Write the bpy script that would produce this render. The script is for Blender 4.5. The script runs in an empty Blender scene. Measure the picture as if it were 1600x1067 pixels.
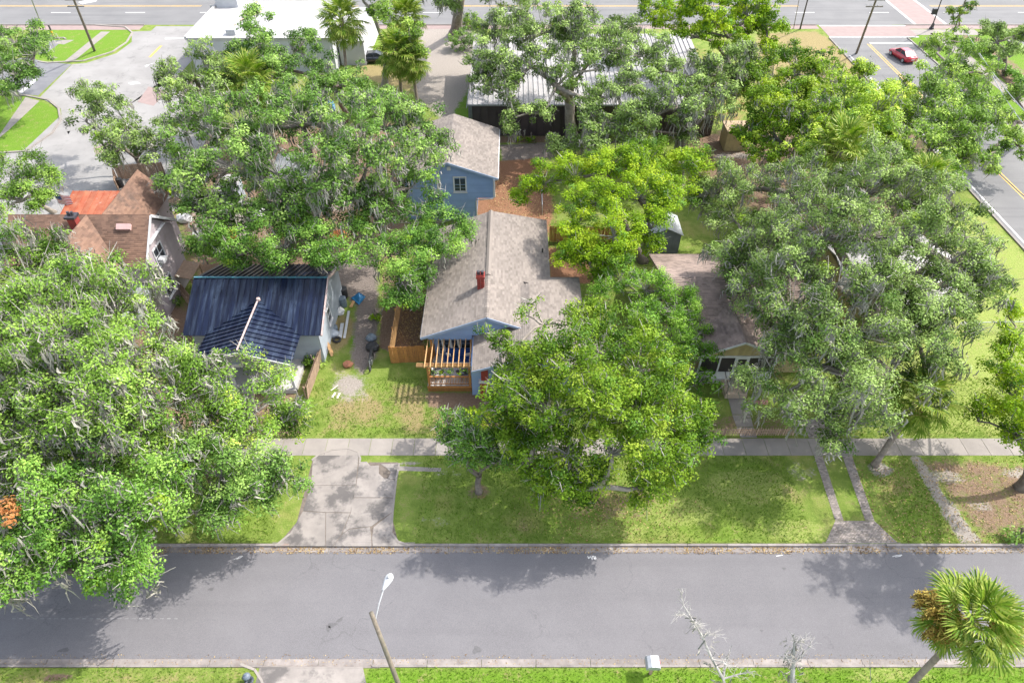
import bpy, bmesh, math, random
import numpy as np
from mathutils import Vector, Matrix

random.seed(7)
SC = bpy.context.scene
COL = SC.collection
R = math.radians

# ---------------------------------------------------------------- camera, sky, sun, exposure
CAM_H, PITCH = 38.0, R(43.5)
cam_d = bpy.data.cameras.new('camera'); cam = bpy.data.objects.new('camera', cam_d); COL.objects.link(cam)
cam_d.sensor_width = 36.0; cam_d.lens = 24.0; cam_d.clip_start = 0.5; cam_d.clip_end = 3000
cam.location = (0, 0, CAM_H); cam.rotation_euler = (math.pi/2 - PITCH, 0, 0)
SC.camera = cam

SUN_DIR = Vector((0.80, 0.32, 1.0)).normalized()          # towards the sun
world = bpy.data.worlds.new('World'); SC.world = world; world.use_nodes = True
wn = world.node_tree.nodes; bg = wn['Background']
sky = wn.new('ShaderNodeTexSky'); sky.sky_type = 'NISHITA'; sky.sun_disc = False
sky.sun_elevation = math.asin(SUN_DIR.z); sky.sun_rotation = math.atan2(SUN_DIR.x, SUN_DIR.y)
sky.air_density = 1.0; sky.dust_density = 2.5; sky.ozone_density = 1.0
hsv = wn.new('ShaderNodeHueSaturation'); hsv.inputs['Saturation'].default_value = 0.55      # broken white cloud greys the blue
world.node_tree.links.new(sky.outputs[0], hsv.inputs['Color']); world.node_tree.links.new(hsv.outputs[0], bg.inputs[0]); bg.inputs[1].default_value = 0.15
sl = bpy.data.lights.new('sun', 'SUN'); sun = bpy.data.objects.new('sun', sl); COL.objects.link(sun)
sl.energy = 2.05; sl.angle = R(0.6); sl.color = (1.0, 0.955, 0.89)
sun.location = (40, 16, 80); sun.rotation_euler = (-SUN_DIR).to_track_quat('-Z', 'Y').to_euler()
SC.view_settings.view_transform = 'Standard'; SC.view_settings.look = 'None'
SC.view_settings.gamma = 1.0; SC.view_settings.use_curve_mapping = False
SC.view_settings.exposure = 1.62

# ---------------------------------------------------------------- helpers
cT, sT = math.cos(PITCH), math.sin(PITCH)
def G(px, py, z=0.0):
    """Surveyed spot in the photograph (1600x1067 frame) -> place at height z."""
    u = (px - 800.0) / 1066.667; v = (py - 533.5) / 1066.667
    d = (u, cT - v * sT, -sT - v * cT)
    t = (CAM_H - z) / -d[2]
    return Vector((d[0] * t, d[1] * t, z))

def tag(o, label=None, cat=None, group=None, kind=None):
    if label: o['label'] = label
    if cat: o['category'] = cat
    if group: o['group'] = group
    if kind: o['kind'] = kind
    return o

def empty(name, loc, label=None, cat=None, group=None, kind=None, rz=0):
    o = bpy.data.objects.new(name, None); COL.objects.link(o)
    o.location = loc; o.rotation_euler = (0, 0, rz); o.empty_display_size = 0.3
    return tag(o, label, cat, group, kind)

def wloc(o):
    v = Vector((0, 0, 0))
    while o is not None:
        v = v + Vector(o.location); o = o.parent
    return v

def link(name, me, parent=None, loc=(0, 0, 0)):
    o = bpy.data.objects.new(name, me); COL.objects.link(o); o.location = loc
    if parent is not None: o.parent = parent
    return o

def mesh_np(name, V, quads=None, tris=None, mat=None, tint=None, smooth=False):
    me = bpy.data.meshes.new(name)
    V = np.asarray(V, dtype=np.float32)
    me.vertices.add(len(V)); me.vertices.foreach_set('co', V.ravel())
    idx, tot = [], []
    if quads is not None and len(quads):
        q = np.asarray(quads, dtype=np.int32); idx.append(q.ravel()); tot.append(np.full(len(q), 4, np.int32))
    if tris is not None and len(tris):
        t = np.asarray(tris, dtype=np.int32); idx.append(t.ravel()); tot.append(np.full(len(t), 3, np.int32))
    idx = np.concatenate(idx); tot = np.concatenate(tot)
    me.loops.add(len(idx)); me.loops.foreach_set('vertex_index', idx)
    me.polygons.add(len(tot))
    start = np.concatenate([[0], np.cumsum(tot)[:-1]]).astype(np.int32)
    me.polygons.foreach_set('loop_start', start)
    if smooth: me.polygons.foreach_set('use_smooth', np.ones(len(tot), dtype=bool))
    if tint is not None:
        a = me.attributes.new('tint', 'FLOAT', 'POINT'); a.data.foreach_set('value', np.asarray(tint, np.float32))
    me.update(calc_edges=True); me.validate()
    if mat: me.materials.append(mat)
    return me

class MB:
    """Collects shapes in world coordinates and links them as one mesh object."""
    def __init__(s): s.v, s.f, s.t, s.cur = [], [], [], 0.5
    def add(s, vs, fs):
        n = len(s.v)
        s.v += [tuple(p) for p in vs]; s.t += [s.cur] * len(vs)
        s.f += [tuple(i + n for i in f) for f in fs]
        return s
    def obox(s, c, ax, ay, az):
        c, ax, ay, az = Vector(c), Vector(ax), Vector(ay), Vector(az)
        vs = [c + ax * i + ay * j + az * k for k in (-1, 1) for j in (-1, 1) for i in (-1, 1)]
        fs = [(0, 2, 3, 1), (4, 5, 7, 6), (0, 1, 5, 4), (2, 6, 7, 3), (0, 4, 6, 2), (1, 3, 7, 5)]
        if ax.cross(ay).dot(az) < 0: fs = [f[::-1] for f in fs]
        return s.add(vs, fs)
    def box(s, x0, x1, y0, y1, z0, z1):
        return s.obox(((x0+x1)/2, (y0+y1)/2, (z0+z1)/2), ((x1-x0)/2, 0, 0), (0, (y1-y0)/2, 0), (0, 0, (z1-z0)/2))
    def bar(s, a, b, w, h, up=(0, 0, 1)):
        a, b = Vector(a), Vector(b); d = b - a
        if d.length < 1e-6: return s
        n = d.normalized(); side = n.cross(Vector(up))
        if side.length < 1e-4: side = n.cross(Vector((1, 0, 0)))
        side.normalize(); u = side.cross(n)
        return s.obox((a + b) / 2, d / 2, side * w / 2, u * h / 2)
    def tube(s, pts, rad, n=6, cap=True):
        pts = [Vector(p) for p in pts]; k = len(pts)
        if not hasattr(rad, '__len__'): rad = [rad] * k
        vs = []; ref = Vector((0.31, 0.17, 0.93))
        for i in range(k):
            d = (pts[min(i + 1, k - 1)] - pts[max(i - 1, 0)])
            if d.length < 1e-6: d = Vector((0, 0, 1))
            d.normalize(); a = d.cross(ref)
            if a.length < 0.05: a = d.cross(Vector((1, 0, 0)))
            a.normalize(); b = d.cross(a)
            for j in range(n):
                an = 2 * math.pi * j / n
                vs.append(pts[i] + (a * math.cos(an) + b * math.sin(an)) * rad[i])
        fs = []
        for i in range(k - 1):
            for j in range(n):
                j2 = (j + 1) % n
                fs.append((i*n+j, i*n+j2, (i+1)*n+j2, (i+1)*n+j))
        if cap: fs.append(tuple(range(n))[::-1]); fs.append(tuple((k-1)*n + j for j in range(n)))
        return s.add(vs, fs)
    def lathe(s, c, prof, n=14):
        c = Vector(c); vs = []; fs = []; k = len(prof)
        for r, z in prof:
            for j in range(n):
                a = 2*math.pi*j/n; vs.append(c + Vector((r*math.cos(a), r*math.sin(a), z)))
        for i in range(k - 1):
            for j in range(n):
                j2 = (j+1) % n; fs.append((i*n+j, i*n+j2, (i+1)*n+j2, (i+1)*n+j))
        fs.append(tuple(range(n))[::-1]); fs.append(tuple((k-1)*n + j for j in range(n)))
        return s.add(vs, fs)
    def prism(s, poly, z0, z1):
        """poly: plan outline (x, y), counter-clockwise."""
        n = len(poly); ar = sum(poly[i][0]*poly[(i+1) % n][1] - poly[(i+1) % n][0]*poly[i][1] for i in range(n))
        if ar < 0: poly = poly[::-1]
        vs = [(p[0], p[1], z0) for p in poly] + [(p[0], p[1], z1) for p in poly]
        fs = [tuple(range(n))[::-1], tuple(range(n, 2*n))] + [(i, (i+1) % n, n + (i+1) % n, n + i) for i in range(n)]
        return s.add(vs, fs)
    def slab(s, poly, nrm, th):
        """poly: 3-D outline of the upper face; th: thickness below it."""
        nrm = Vector(nrm).normalized(); P = [Vector(p) for p in poly]; n = len(P)
        fn = (P[1]-P[0]).cross(P[2]-P[1])
        if fn.dot(nrm) < 0: P = P[::-1]
        vs = P + [p - nrm * th for p in P]
        fs = [tuple(range(n)), tuple(range(n, 2*n))[::-1]] + [(i, n+i, n+(i+1) % n, (i+1) % n) for i in range(n)]
        return s.add(vs, fs)
    def mesh(s, name, mat, off=(0, 0, 0), smooth=False):
        me = bpy.data.meshes.new(name); off = Vector(off)
        me.from_pydata([tuple(Vector(p) - off) for p in s.v], [], s.f)
        a = me.attributes.new('tint', 'FLOAT', 'POINT'); a.data.foreach_set('value', np.array(s.t, np.float32))
        if smooth: me.polygons.foreach_set('use_smooth', np.ones(len(me.polygons), dtype=bool))
        me.update()
        if mat: me.materials.append(mat)
        return me
    def build(s, name, mat, parent=None, smooth=False, loc=None):
        if parent is not None: return link(name, s.mesh(name, mat, wloc(parent), smooth), parent)
        loc = loc if loc is not None else (0, 0, 0)
        return link(name, s.mesh(name, mat, loc, smooth), None, loc)

# ---------------------------------------------------------------- materials
def nodes_of(name):
    m = bpy.data.materials.new(name); m.use_nodes = True
    nt = m.node_tree; b = nt.nodes['Principled BSDF']
    return m, nt, b
def N(nt, t, **kw):
    n = nt.nodes.new(t)
    for k, v in kw.items(): setattr(n, k, v)
    return n
def setin(nt, sock, v):
    if isinstance(v, bpy.types.NodeSocket): nt.links.new(v, sock)
    else: sock.default_value = v
def math_(nt, op, a, b=0.0, clamp=False):
    n = N(nt, 'ShaderNodeMath', operation=op); n.use_clamp = clamp
    setin(nt, n.inputs[0], a); setin(nt, n.inputs[1], b); return n.outputs[0]
def mix(nt, fac, a, b, blend='MIX'):
    n = N(nt, 'ShaderNodeMix', data_type='RGBA', blend_type=blend)
    setin(nt, n.inputs[0], fac)
    for i, v in ((6, a), (7, b)):
        if isinstance(v, (tuple, list)): v = (*v, 1.0) if len(v) == 3 else v
        setin(nt, n.inputs[i], v)
    return n.outputs[2]
def noise(nt, scale, detail=4, rough=0.6, vec=None, dist=0.0):
    n = N(nt, 'ShaderNodeTexNoise'); n.inputs['Scale'].default_value = scale
    n.inputs['Detail'].default_value = detail; n.inputs['Roughness'].default_value = rough
    n.inputs['Distortion'].default_value = dist
    if vec is None: vec = N(nt, 'ShaderNodeNewGeometry').outputs['Position']
    nt.links.new(vec, n.inputs['Vector']); return n.outputs[0]
def sstep(nt, x, a, b):
    n = N(nt, 'ShaderNodeMapRange', interpolation_type='SMOOTHSTEP')
    setin(nt, n.inputs[0], x); n.inputs[1].default_value = a; n.inputs[2].default_value = b
    return n.outputs[0]
def scaled_pos(nt, s):
    v = N(nt, 'ShaderNodeVectorMath', operation='MULTIPLY'); v.inputs[1].default_value = s
    nt.links.new(N(nt, 'ShaderNodeNewGeometry').outputs['Position'], v.inputs[0]); return v.outputs[0]

MATS = {}
def mat(name, c1, c2=None, scale=4.0, rough=0.7, bump=0.0, bscale=None, tint=0.0, objrand=0.0, metal=0.0,
        stain=None, spec=0.5, streak=None, coat=0.0):
    if name in MATS: return MATS[name]
    m, nt, b = nodes_of(name); c2 = c2 or tuple(x * 0.72 for x in c1)
    f = sstep(nt, noise(nt, scale), 0.3, 0.7)
    col = mix(nt, f, c1, c2)
    if streak:
        f2 = sstep(nt, noise(nt, 1.0, 5, 0.6, scaled_pos(nt, streak[1])), 0.45, 0.72)
        col = mix(nt, math_(nt, 'MULTIPLY', f2, streak[2]), col, streak[0])
    if stain:
        f2 = sstep(nt, noise(nt, stain[1], 6, 0.65), stain[2], stain[2] + 0.14)
        col = mix(nt, math_(nt, 'MULTIPLY', f2, stain[3] if len(stain) > 3 else 0.8), col, stain[0])
    if tint:
        a = N(nt, 'ShaderNodeAttribute', attribute_name='tint')
        k = math_(nt, 'ADD', math_(nt, 'MULTIPLY', a.outputs['Fac'], 2 * tint), 1 - tint)
        v = N(nt, 'ShaderNodeVectorMath', operation='SCALE'); nt.links.new(col, v.inputs[0]); nt.links.new(k, v.inputs['Scale'])
        col = v.outputs[0]
    if objrand:
        o = N(nt, 'ShaderNodeObjectInfo')
        k = math_(nt, 'ADD', math_(nt, 'MULTIPLY', o.outputs['Random'], 2 * objrand), 1 - objrand)
        v = N(nt, 'ShaderNodeVectorMath', operation='SCALE'); nt.links.new(col, v.inputs[0]); nt.links.new(k, v.inputs['Scale'])
        col = v.outputs[0]
    nt.links.new(col, b.inputs['Base Color'])
    b.inputs['Roughness'].default_value = rough; b.inputs['Metallic'].default_value = metal
    b.inputs['Specular IOR Level'].default_value = spec; b.inputs['Coat Weight'].default_value = coat
    if bump:
        bp = N(nt, 'ShaderNodeBump'); bp.inputs['Strength'].default_value = min(1.0, bump); bp.inputs['Distance'].default_value = 0.03
        nt.links.new(noise(nt, bscale or scale * 5, 5), bp.inputs['Height']); nt.links.new(bp.outputs[0], b.inputs['Normal'])
    MATS[name] = m
    return m

def leaf_mat(name, dark, mid, light, trans=0.26, rough=0.55):
    if name in MATS: return MATS[name]
    m, nt, b = nodes_of(name)
    a = N(nt, 'ShaderNodeAttribute', attribute_name='tint')
    cr = N(nt, 'ShaderNodeValToRGB'); e = cr.color_ramp.elements
    e[0].position = 0.12; e[0].color = (*dark, 1); e[1].position = 0.92; e[1].color = (*light, 1)
    x = e.new(0.5); x.color = (*mid, 1)
    nt.links.new(a.outputs['Fac'], cr.inputs[0])
    nt.links.new(cr.outputs[0], b.inputs['Base Color'])
    b.inputs['Roughness'].default_value = rough; b.inputs['Specular IOR Level'].default_value = 0.12
    tr = N(nt, 'ShaderNodeBsdfTranslucent')
    hs = N(nt, 'ShaderNodeHueSaturation'); hs.inputs['Saturation'].default_value = 1.1; hs.inputs['Value'].default_value = 1.25
    nt.links.new(cr.outputs[0], hs.inputs['Color']); nt.links.new(hs.outputs[0], tr.inputs[0])
    ms = N(nt, 'ShaderNodeMixShader'); ms.inputs[0].default_value = trans
    out = nt.nodes['Material Output']
    nt.links.new(b.outputs[0], ms.inputs[1]); nt.links.new(tr.outputs[0], ms.inputs[2]); nt.links.new(ms.outputs[0], out.inputs[0])
    MATS[name] = m
    return m

asphalt = mat('asphalt', (0.138, 0.132, 0.138), (0.165, 0.158, 0.164), 0.35, 0.88, 0.5, 40, stain=((0.075, 0.073, 0.075), 1.3, 0.69, 0.55),
              streak=((0.105, 0.102, 0.106), (0.035, 0.75, 1.0), 0.5))
def add_cracks(m, scale=0.22, col=(0.05, 0.049, 0.05)):
    nt = m.node_tree; b = nt.nodes['Principled BSDF']; src = b.inputs['Base Color'].links[0].from_socket
    pos = N(nt, 'ShaderNodeNewGeometry').outputs['Position']
    nz = N(nt, 'ShaderNodeTexNoise'); nz.inputs['Scale'].default_value = 0.5; nz.inputs['Detail'].default_value = 5; nt.links.new(pos, nz.inputs['Vector'])
    v = N(nt, 'ShaderNodeVectorMath', operation='SCALE'); nt.links.new(nz.outputs['Color'], v.inputs[0]); v.inputs['Scale'].default_value = 3.5
    w = N(nt, 'ShaderNodeVectorMath', operation='ADD'); nt.links.new(pos, w.inputs[0]); nt.links.new(v.outputs[0], w.inputs[1])
    vo = N(nt, 'ShaderNodeTexVoronoi', feature='DISTANCE_TO_EDGE'); vo.inputs['Scale'].default_value = scale; nt.links.new(w.outputs[0], vo.inputs['Vector'])
    f = math_(nt, 'SUBTRACT', 1.0, sstep(nt, vo.outputs['Distance'], 0.001, 0.014))
    f = math_(nt, 'MULTIPLY', f, sstep(nt, noise(nt, 0.16, 2), 0.47, 0.60))
    c = mix(nt, math_(nt, 'MULTIPLY', f, 0.5), src, col)
    g = sstep(nt, noise(nt, 55.0, 2), 0.30, 0.75)
    c = mix(nt, 0.5, c, mix(nt, g, (0.07, 0.068, 0.07), (0.24, 0.23, 0.24)))if scale < 0.25 else c
    nt.links.new(c, b.inputs['Base Color'])
add_cracks(asphalt)
far_asphalt = mat('worn_asphalt', (0.140, 0.138, 0.138), (0.168, 0.165, 0.163), 0.2, 0.9, 0.3, 20, streak=((0.105, 0.104, 0.105), (0.04, 0.9, 1.0), 0.6))
street_conc = mat('old_street_concrete', (0.265, 0.255, 0.245), (0.215, 0.206, 0.198), 0.25, 0.9, 0.3, 12, stain=((0.15, 0.145, 0.14), 0.45, 0.55, 0.6))
add_cracks(street_conc, 0.3, (0.12, 0.115, 0.11))
dark_asphalt = mat('dark_asphalt', (0.13, 0.13, 0.14), (0.17, 0.17, 0.178), 0.5, 0.9, 0.3, 20)
conc = mat('pavement_concrete', (0.265, 0.238, 0.212), (0.225, 0.202, 0.182), 0.9, 0.9, 0.25, 30, objrand=0.10, stain=((0.16, 0.148, 0.136), 1.7, 0.60, 0.5))
gutter_c = mat('gutter_concrete', (0.275, 0.245, 0.226), (0.185, 0.163, 0.152), 1.6, 0.9, 0.3, 25, objrand=0.16, stain=((0.21, 0.115, 0.07), 0.9, 0.60, 0.55))
apron_c = mat('driveway_concrete', (0.275, 0.247, 0.224), (0.205, 0.184, 0.168), 0.9, 0.9, 0.3, 22, objrand=0.06, stain=((0.062, 0.058, 0.058), 0.5, 0.47, 0.75))
brickpave = mat('brick_pavers', (0.29, 0.248, 0.226), (0.23, 0.195, 0.178), 2.0, 0.9, 0.3, 30, tint=0.3, stain=((0.28, 0.25, 0.235), 0.8, 0.55, 0.6))
pinkpave = mat('pink_paving', (0.27, 0.20, 0.185), (0.235, 0.176, 0.163), 1.0, 0.9)
faint_paint = mat('worn_centre_paint', (0.25, 0.245, 0.248), (0.17, 0.165, 0.17), 3.0, 0.85)
white_paint = mat('road_paint_white', (0.6, 0.59, 0.58), (0.42, 0.41, 0.40), 3.0, 0.8)
yellow_paint = mat('road_paint_yellow', (0.62, 0.38, 0.07), (0.45, 0.30, 0.10), 3.0, 0.8)
wood_new = mat('cedar_wood', (0.48, 0.215, 0.06), (0.37, 0.16, 0.045), 6, 0.75, 0.3, 30, tint=0.2, objrand=0.18, streak=((0.22, 0.10, 0.035), (9, 9, 0.6), 0.5))
wood_pale = mat('pine_timber', (0.50, 0.30, 0.13), (0.42, 0.24, 0.10), 5, 0.7, 0.2, 30, objrand=0.12)
wood_old = mat('weathered_wood', (0.38, 0.26, 0.18), (0.27, 0.185, 0.135), 5, 0.9, 0.4, 30, objrand=0.25)
white_trim = mat('white_trim', (0.60, 0.60, 0.61), (0.50, 0.50, 0.51), 2.0, 0.55)
blue_siding = mat('blue_siding', (0.245, 0.345, 0.55), (0.22, 0.31, 0.50), 0.8, 0.6, tint=0.08)
pale_siding = mat('pale_blue_siding', (0.34, 0.375, 0.41), (0.29, 0.325, 0.355), 0.8, 0.65, tint=0.06, stain=((0.34, 0.36, 0.36), 0.8, 0.6, 0.5))
pink_siding = mat('pale_mauve_siding', (0.40, 0.345, 0.36), (0.34, 0.292, 0.305), 0.6, 0.75, tint=0.05, stain=((0.25, 0.215, 0.21), 0.5, 0.58, 0.6), streak=((0.27, 0.23, 0.225), (2.5, 2.5, 0.25), 0.4))
tan_shingle = mat('tan_shingles', (0.212, 0.182, 0.158), (0.178, 0.153, 0.133), 0.5, 0.92, tint=0.26, bump=0.25, bscale=60, stain=((0.155, 0.134, 0.125), 0.25, 0.60, 0.5))
brown_shingle = mat('brown_shingles', (0.19, 0.110, 0.074), (0.142, 0.085, 0.06), 0.5, 0.92, tint=0.3, bump=0.25, bscale=60, stain=((0.07, 0.052, 0.045), 0.35, 0.56, 0.65))
dark_shingle = mat('weathered_shingles', (0.275, 0.21, 0.178), (0.185, 0.142, 0.122), 0.6, 0.93, tint=0.28, bump=0.25, bscale=60, stain=((0.09, 0.07, 0.065), 0.5, 0.55, 0.65))
black_metal = mat('navy_black_roof_metal', (0.004, 0.008, 0.026), (0.006, 0.011, 0.032), 1.2, 0.30, metal=0.0, spec=0.38, objrand=0.25, streak=((0.06, 0.085, 0.13), (4.0, 0.35, 0.35), 0.55))
white_metal = mat('white_roof_metal', (0.36, 0.345, 0.34), (0.295, 0.283, 0.277), 0.7, 0.6, objrand=0.07, stain=((0.38, 0.33, 0.29), 0.6, 0.6, 0.5))
white_roof = mat('white_flat_roofing', (0.42, 0.41, 0.40), (0.345, 0.335, 0.325), 0.4, 0.85, stain=((0.27, 0.19, 0.155), 0.22, 0.58, 0.6))
white_wall = mat('white_stucco', (0.46, 0.465, 0.48), (0.40, 0.405, 0.42), 0.8, 0.85)
dark_wall = mat('dark_brown_sheet_wall', (0.062, 0.046, 0.046), (0.048, 0.036, 0.037), 0.8, 0.6, objrand=0.12)
rust_roof = mat('rusty_red_metal', (0.29, 0.07, 0.033), (0.35, 0.125, 0.066), 1.5, 0.75, objrand=0.15, stain=((0.42, 0.33, 0.27), 1.1, 0.58, 0.8))
red_brick = mat('red_brick', (0.30, 0.045, 0.032), (0.22, 0.035, 0.028), 3.0, 0.85, objrand=0.2, tint=0.2)
red_floor = mat('red_painted_brick', (0.40, 0.075, 0.04), (0.33, 0.06, 0.035), 2.0, 0.8)
mortar = mat('mortar', (0.42, 0.36, 0.32), (0.34, 0.29, 0.26), 4.0, 0.95)
glass = mat('window_glass', (0.012, 0.02, 0.028), (0.03, 0.04, 0.05), 0.8, 0.12, spec=0.45)
screen = mat('dark_screen', (0.022, 0.02, 0.022), (0.035, 0.03, 0.03), 1.0, 0.5)
gable_tan = mat('tan_boards', (0.42, 0.335, 0.17), (0.34, 0.27, 0.14), 2.0, 0.8, objrand=0.1, streak=((0.24, 0.20, 0.11), (5, 5, 0.5), 0.4))
deck_grey = mat('deck_boards', (0.44, 0.42, 0.40), (0.36, 0.345, 0.33), 3.0, 0.8, objrand=0.1)
blue_cloth = mat('blue_cushion', (0.010, 0.055, 0.22), (0.008, 0.042, 0.17), 4.0, 0.9, bump=0.2)
white_cloth = mat('white_fabric', (0.70, 0.69, 0.68), (0.6, 0.59, 0.58), 6.0, 0.9, bump=0.2)
black_stuff = mat('black_rubber', (0.018, 0.018, 0.02), (0.03, 0.03, 0.032), 6.0, 0.6)
grey_metal = mat('grey_metal', (0.32, 0.33, 0.34), (0.26, 0.27, 0.28), 3.0, 0.45, metal=0.4)
silver = mat('galvanised_steel', (0.40, 0.415, 0.43), (0.33, 0.345, 0.36), 3.0, 0.45, metal=0.3)
lamp_white = mat('pale_lamp_housing', (0.42, 0.425, 0.44), (0.36, 0.365, 0.38), 5.0, 0.45)
dark_iron = mat('dark_iron', (0.035, 0.032, 0.04), (0.05, 0.046, 0.052), 4.0, 0.5)
pole_wood = mat('pole_timber', (0.20, 0.165, 0.125), (0.13, 0.108, 0.085), 4.0, 0.9, 0.4, 20, streak=((0.10, 0.105, 0.07), (4, 4, 0.7), 0.6))
bark = mat('oak_bark', (0.215, 0.18, 0.15), (0.12, 0.098, 0.082), 2.5, 0.95, 0.8, 14)
bark_pale = mat('pale_bark', (0.36, 0.315, 0.265), (0.21, 0.18, 0.15), 2.0, 0.95, 0.8, 12)
bark_palm = mat('palm_trunk', (0.30, 0.245, 0.20), (0.19, 0.15, 0.125), 3.0, 0.95, 0.8, 10)
twig_m = mat('grey_twigs', (0.36, 0.345, 0.305), (0.22, 0.205, 0.18), 2.0, 0.95)
moss_m = mat('spanish_moss', (0.33, 0.315, 0.27), (0.22, 0.21, 0.178), 1.5, 0.95, tint=0.35)
blue_plastic = mat('blue_plastic', (0.02, 0.20, 0.42), (0.02, 0.16, 0.34), 3.0, 0.4)
grey_plastic = mat('grey_plastic', (0.16, 0.20, 0.24), (0.12, 0.15, 0.18), 3.0, 0.5)
yellow_plastic = mat('yellow_plastic', (0.62, 0.36, 0.02), (0.55, 0.31, 0.02), 3.0, 0.4)
# ================================================================ THE SETTING
Y_NK, Y_NG, Y_SG, Y_SK = 21.95, 21.44, 15.07, 14.60      # north kerb back, gutter edge, south gutter edge, south kerb back
ROAD_Z = -0.12

def ground_material():
    m, nt, b = nodes_of('lawn_and_soil')
    A = lambda k: N(nt, 'ShaderNodeAttribute', attribute_name=k).outputs['Fac']
    n_f = noise(nt, 7.0, 8, 0.7); n_m = noise(nt, 1.1, 6, 0.65); n_l = noise(nt, 0.33, 4, 0.6); n_s = noise(nt, 26.0, 4, 0.7)
    col = mix(nt, sstep(nt, n_m, 0.32, 0.68), (0.129, 0.190, 0.032), (0.193, 0.264, 0.052))
    col = mix(nt, math_(nt, 'MULTIPLY', sstep(nt, n_l, 0.5, 0.68), 0.6), col, (0.290, 0.277, 0.092))
    def layer(col, key, c1, c2, k=0.75, nz=None):
        nz = n_m if nz is None else nz
        w = math_(nt, 'ADD', A(key), math_(nt, 'MULTIPLY', math_(nt, 'SUBTRACT', nz, 0.5), k))
        w2 = math_(nt, 'ADD', w, math_(nt, 'MULTIPLY', math_(nt, 'SUBTRACT', n_f, 0.5), 0.7))
        f = sstep(nt, w2, 0.36, 0.64)
        return mix(nt, f, col, mix(nt, sstep(nt, n_f, 0.3, 0.7), c1, c2))
    col = layer(col, 'w_lush', (0.103, 0.198, 0.016), (0.147, 0.257, 0.025))
    col = layer(col, 'w_gold', (0.184, 0.262, 0.044), (0.302, 0.334, 0.102))
    col = layer(col, 'w_dry', (0.240, 0.188, 0.080), (0.304, 0.248, 0.124))
    col = layer(col, 'w_dirt', (0.168, 0.108, 0.072), (0.259, 0.182, 0.130))
    col = layer(col, 'w_mulch', (0.225, 0.105, 0.058), (0.315, 0.175, 0.105))
    col = layer(col, 'w_sand', (0.250, 0.215, 0.18), (0.360, 0.325, 0.295))
    col = layer(col, 'w_grey', (0.147, 0.122, 0.109), (0.266, 0.224, 0.198))  # darker grey-brown ground tone
    # blade-scale flecks
    col = mix(nt, math_(nt, 'MULTIPLY', sstep(nt, n_s, 0.42, 0.62), 0.35), col, mix(nt, 0.55, col, (0.016, 0.018, 0.005)))
    nt.links.new(col, b.inputs['Base Color']); b.inputs['Roughness'].default_value = 0.95
    b.inputs['Specular IOR Level'].default_value = 0.15
    bp = N(nt, 'ShaderNodeBump'); bp.inputs['Strength'].default_value = 0.9; bp.inputs['Distance'].default_value = 0.08
    nt.links.new(noise(nt, 9.0, 6, 0.75), bp.inputs['Height']); nt.links.new(bp.outputs[0], b.inputs['Normal'])
    return m
ground_m = ground_material()

def axis(fine0, fine1, step, far, extra=()):
    a = list(np.arange(fine0, fine1 + step/2, step))
    g = step
    lo, hi = fine0, fine1
    left, right = [], []
    while hi < far:
        g *= 1.5; hi += g; lo -= g; right.append(hi); left.append(lo)
    return np.array(sorted(set([round(float(x), 4) for x in left + a + right + list(extra)])))

GX = axis(-62, 64, 0.45, 900)
GY = axis(10, 112, 0.45, 900, extra=(Y_NK+0.0, Y_NK+0.02, Y_SK-0.02, Y_SK+0.0))
gx, gy = np.meshgrid(GX, GY)
W = {k: np.zeros_like(gx) for k in ('w_lush', 'w_gold', 'w_dry', 'w_dirt', 'w_mulch', 'w_sand', 'w_grey')}
def paint(key, poly, soft=0.8, s=1.0, px=True, z=0.0):
    """Where a kind of ground cover lies: an outline, fading over `soft` metres."""
    P = np.array([(G(*p)[:2] if px else p) for p in poly], float)
    n = len(P); d = np.full(gx.shape, 1e9); inside = np.zeros(gx.shape, bool)
    for i in range(n):
        a, b = P[i], P[(i+1) % n]; ab = b - a; L = ab @ ab + 1e-9
        t = np.clip(((gx-a[0])*ab[0] + (gy-a[1])*ab[1]) / L, 0, 1)
        d = np.minimum(d, np.hypot(gx - a[0] - t*ab[0], gy - a[1] - t*ab[1]))
        c = ((a[1] > gy) != (b[1] > gy)) & (gx < (b[0]-a[0])*(gy-a[1])/((b[1]-a[1]) if abs(b[1]-a[1]) > 1e-9 else 1e-9) + a[0])
        inside ^= c
    sd = np.where(inside, d, -d)
    w = np.clip(0.5 + sd/(2*soft), 0, 1) * s
    W[key] = np.maximum(W[key], w)
def spot(key, px, py, rx, ry=None, s=1.0, soft=0.6):
    c = G(px, py); ry = ry or rx
    r = np.hypot((gx-c[0])/rx, (gy-c[1])/ry)
    W[key] = np.maximum(W[key], np.clip(1.0 - (r-1+soft/2)/soft, 0, 1) * s)

# --- yards, worn tracks, mulch beds
paint('w_grey', [(500,395),(590,395),(592,470),(588,560),(560,590),(548,560),(556,480),(505,420)], 0.7, 0.95)
paint('w_sand', [(525,570),(580,585),(585,625),(560,640),(515,630),(510,595)], 1.5, 0.62)
spot('w_sand', 545, 600, 1.2, 0.9, 0.75)
spot('w_dry', 560, 640, 2.5, 1.5, 0.6)
spot('w_dry', 530, 520, 1.3, 2.5, 0.7); spot('w_lush', 552, 520, 0.5, 1.6, 0.8)
paint('w_dirt', [(600,420),(668,420),(660,560),(592,545)], 0.4, 1.0)
paint('w_dry', [(604,490),(630,480),(640,540),(606,545)], 0.7, 0.75)
paint('w_dirt', [(664,612),(800,612),(800,642),(668,640)], 0.5, 0.85)
paint('w_dry', [(600,590),(668,600),(680,685),(620,685)], 1.0, 0.62)
paint('w_dry', [(668,630),(800,640),(800,684),(668,684)], 0.8, 0.72)
paint('w_lush', [(585,590),(640,590),(634,684),(560,684)], 0.8, 0.55)
paint('w_dry', [(505,590),(668,600),(668,684),(490,684)], 1.2, 0.46)
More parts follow.
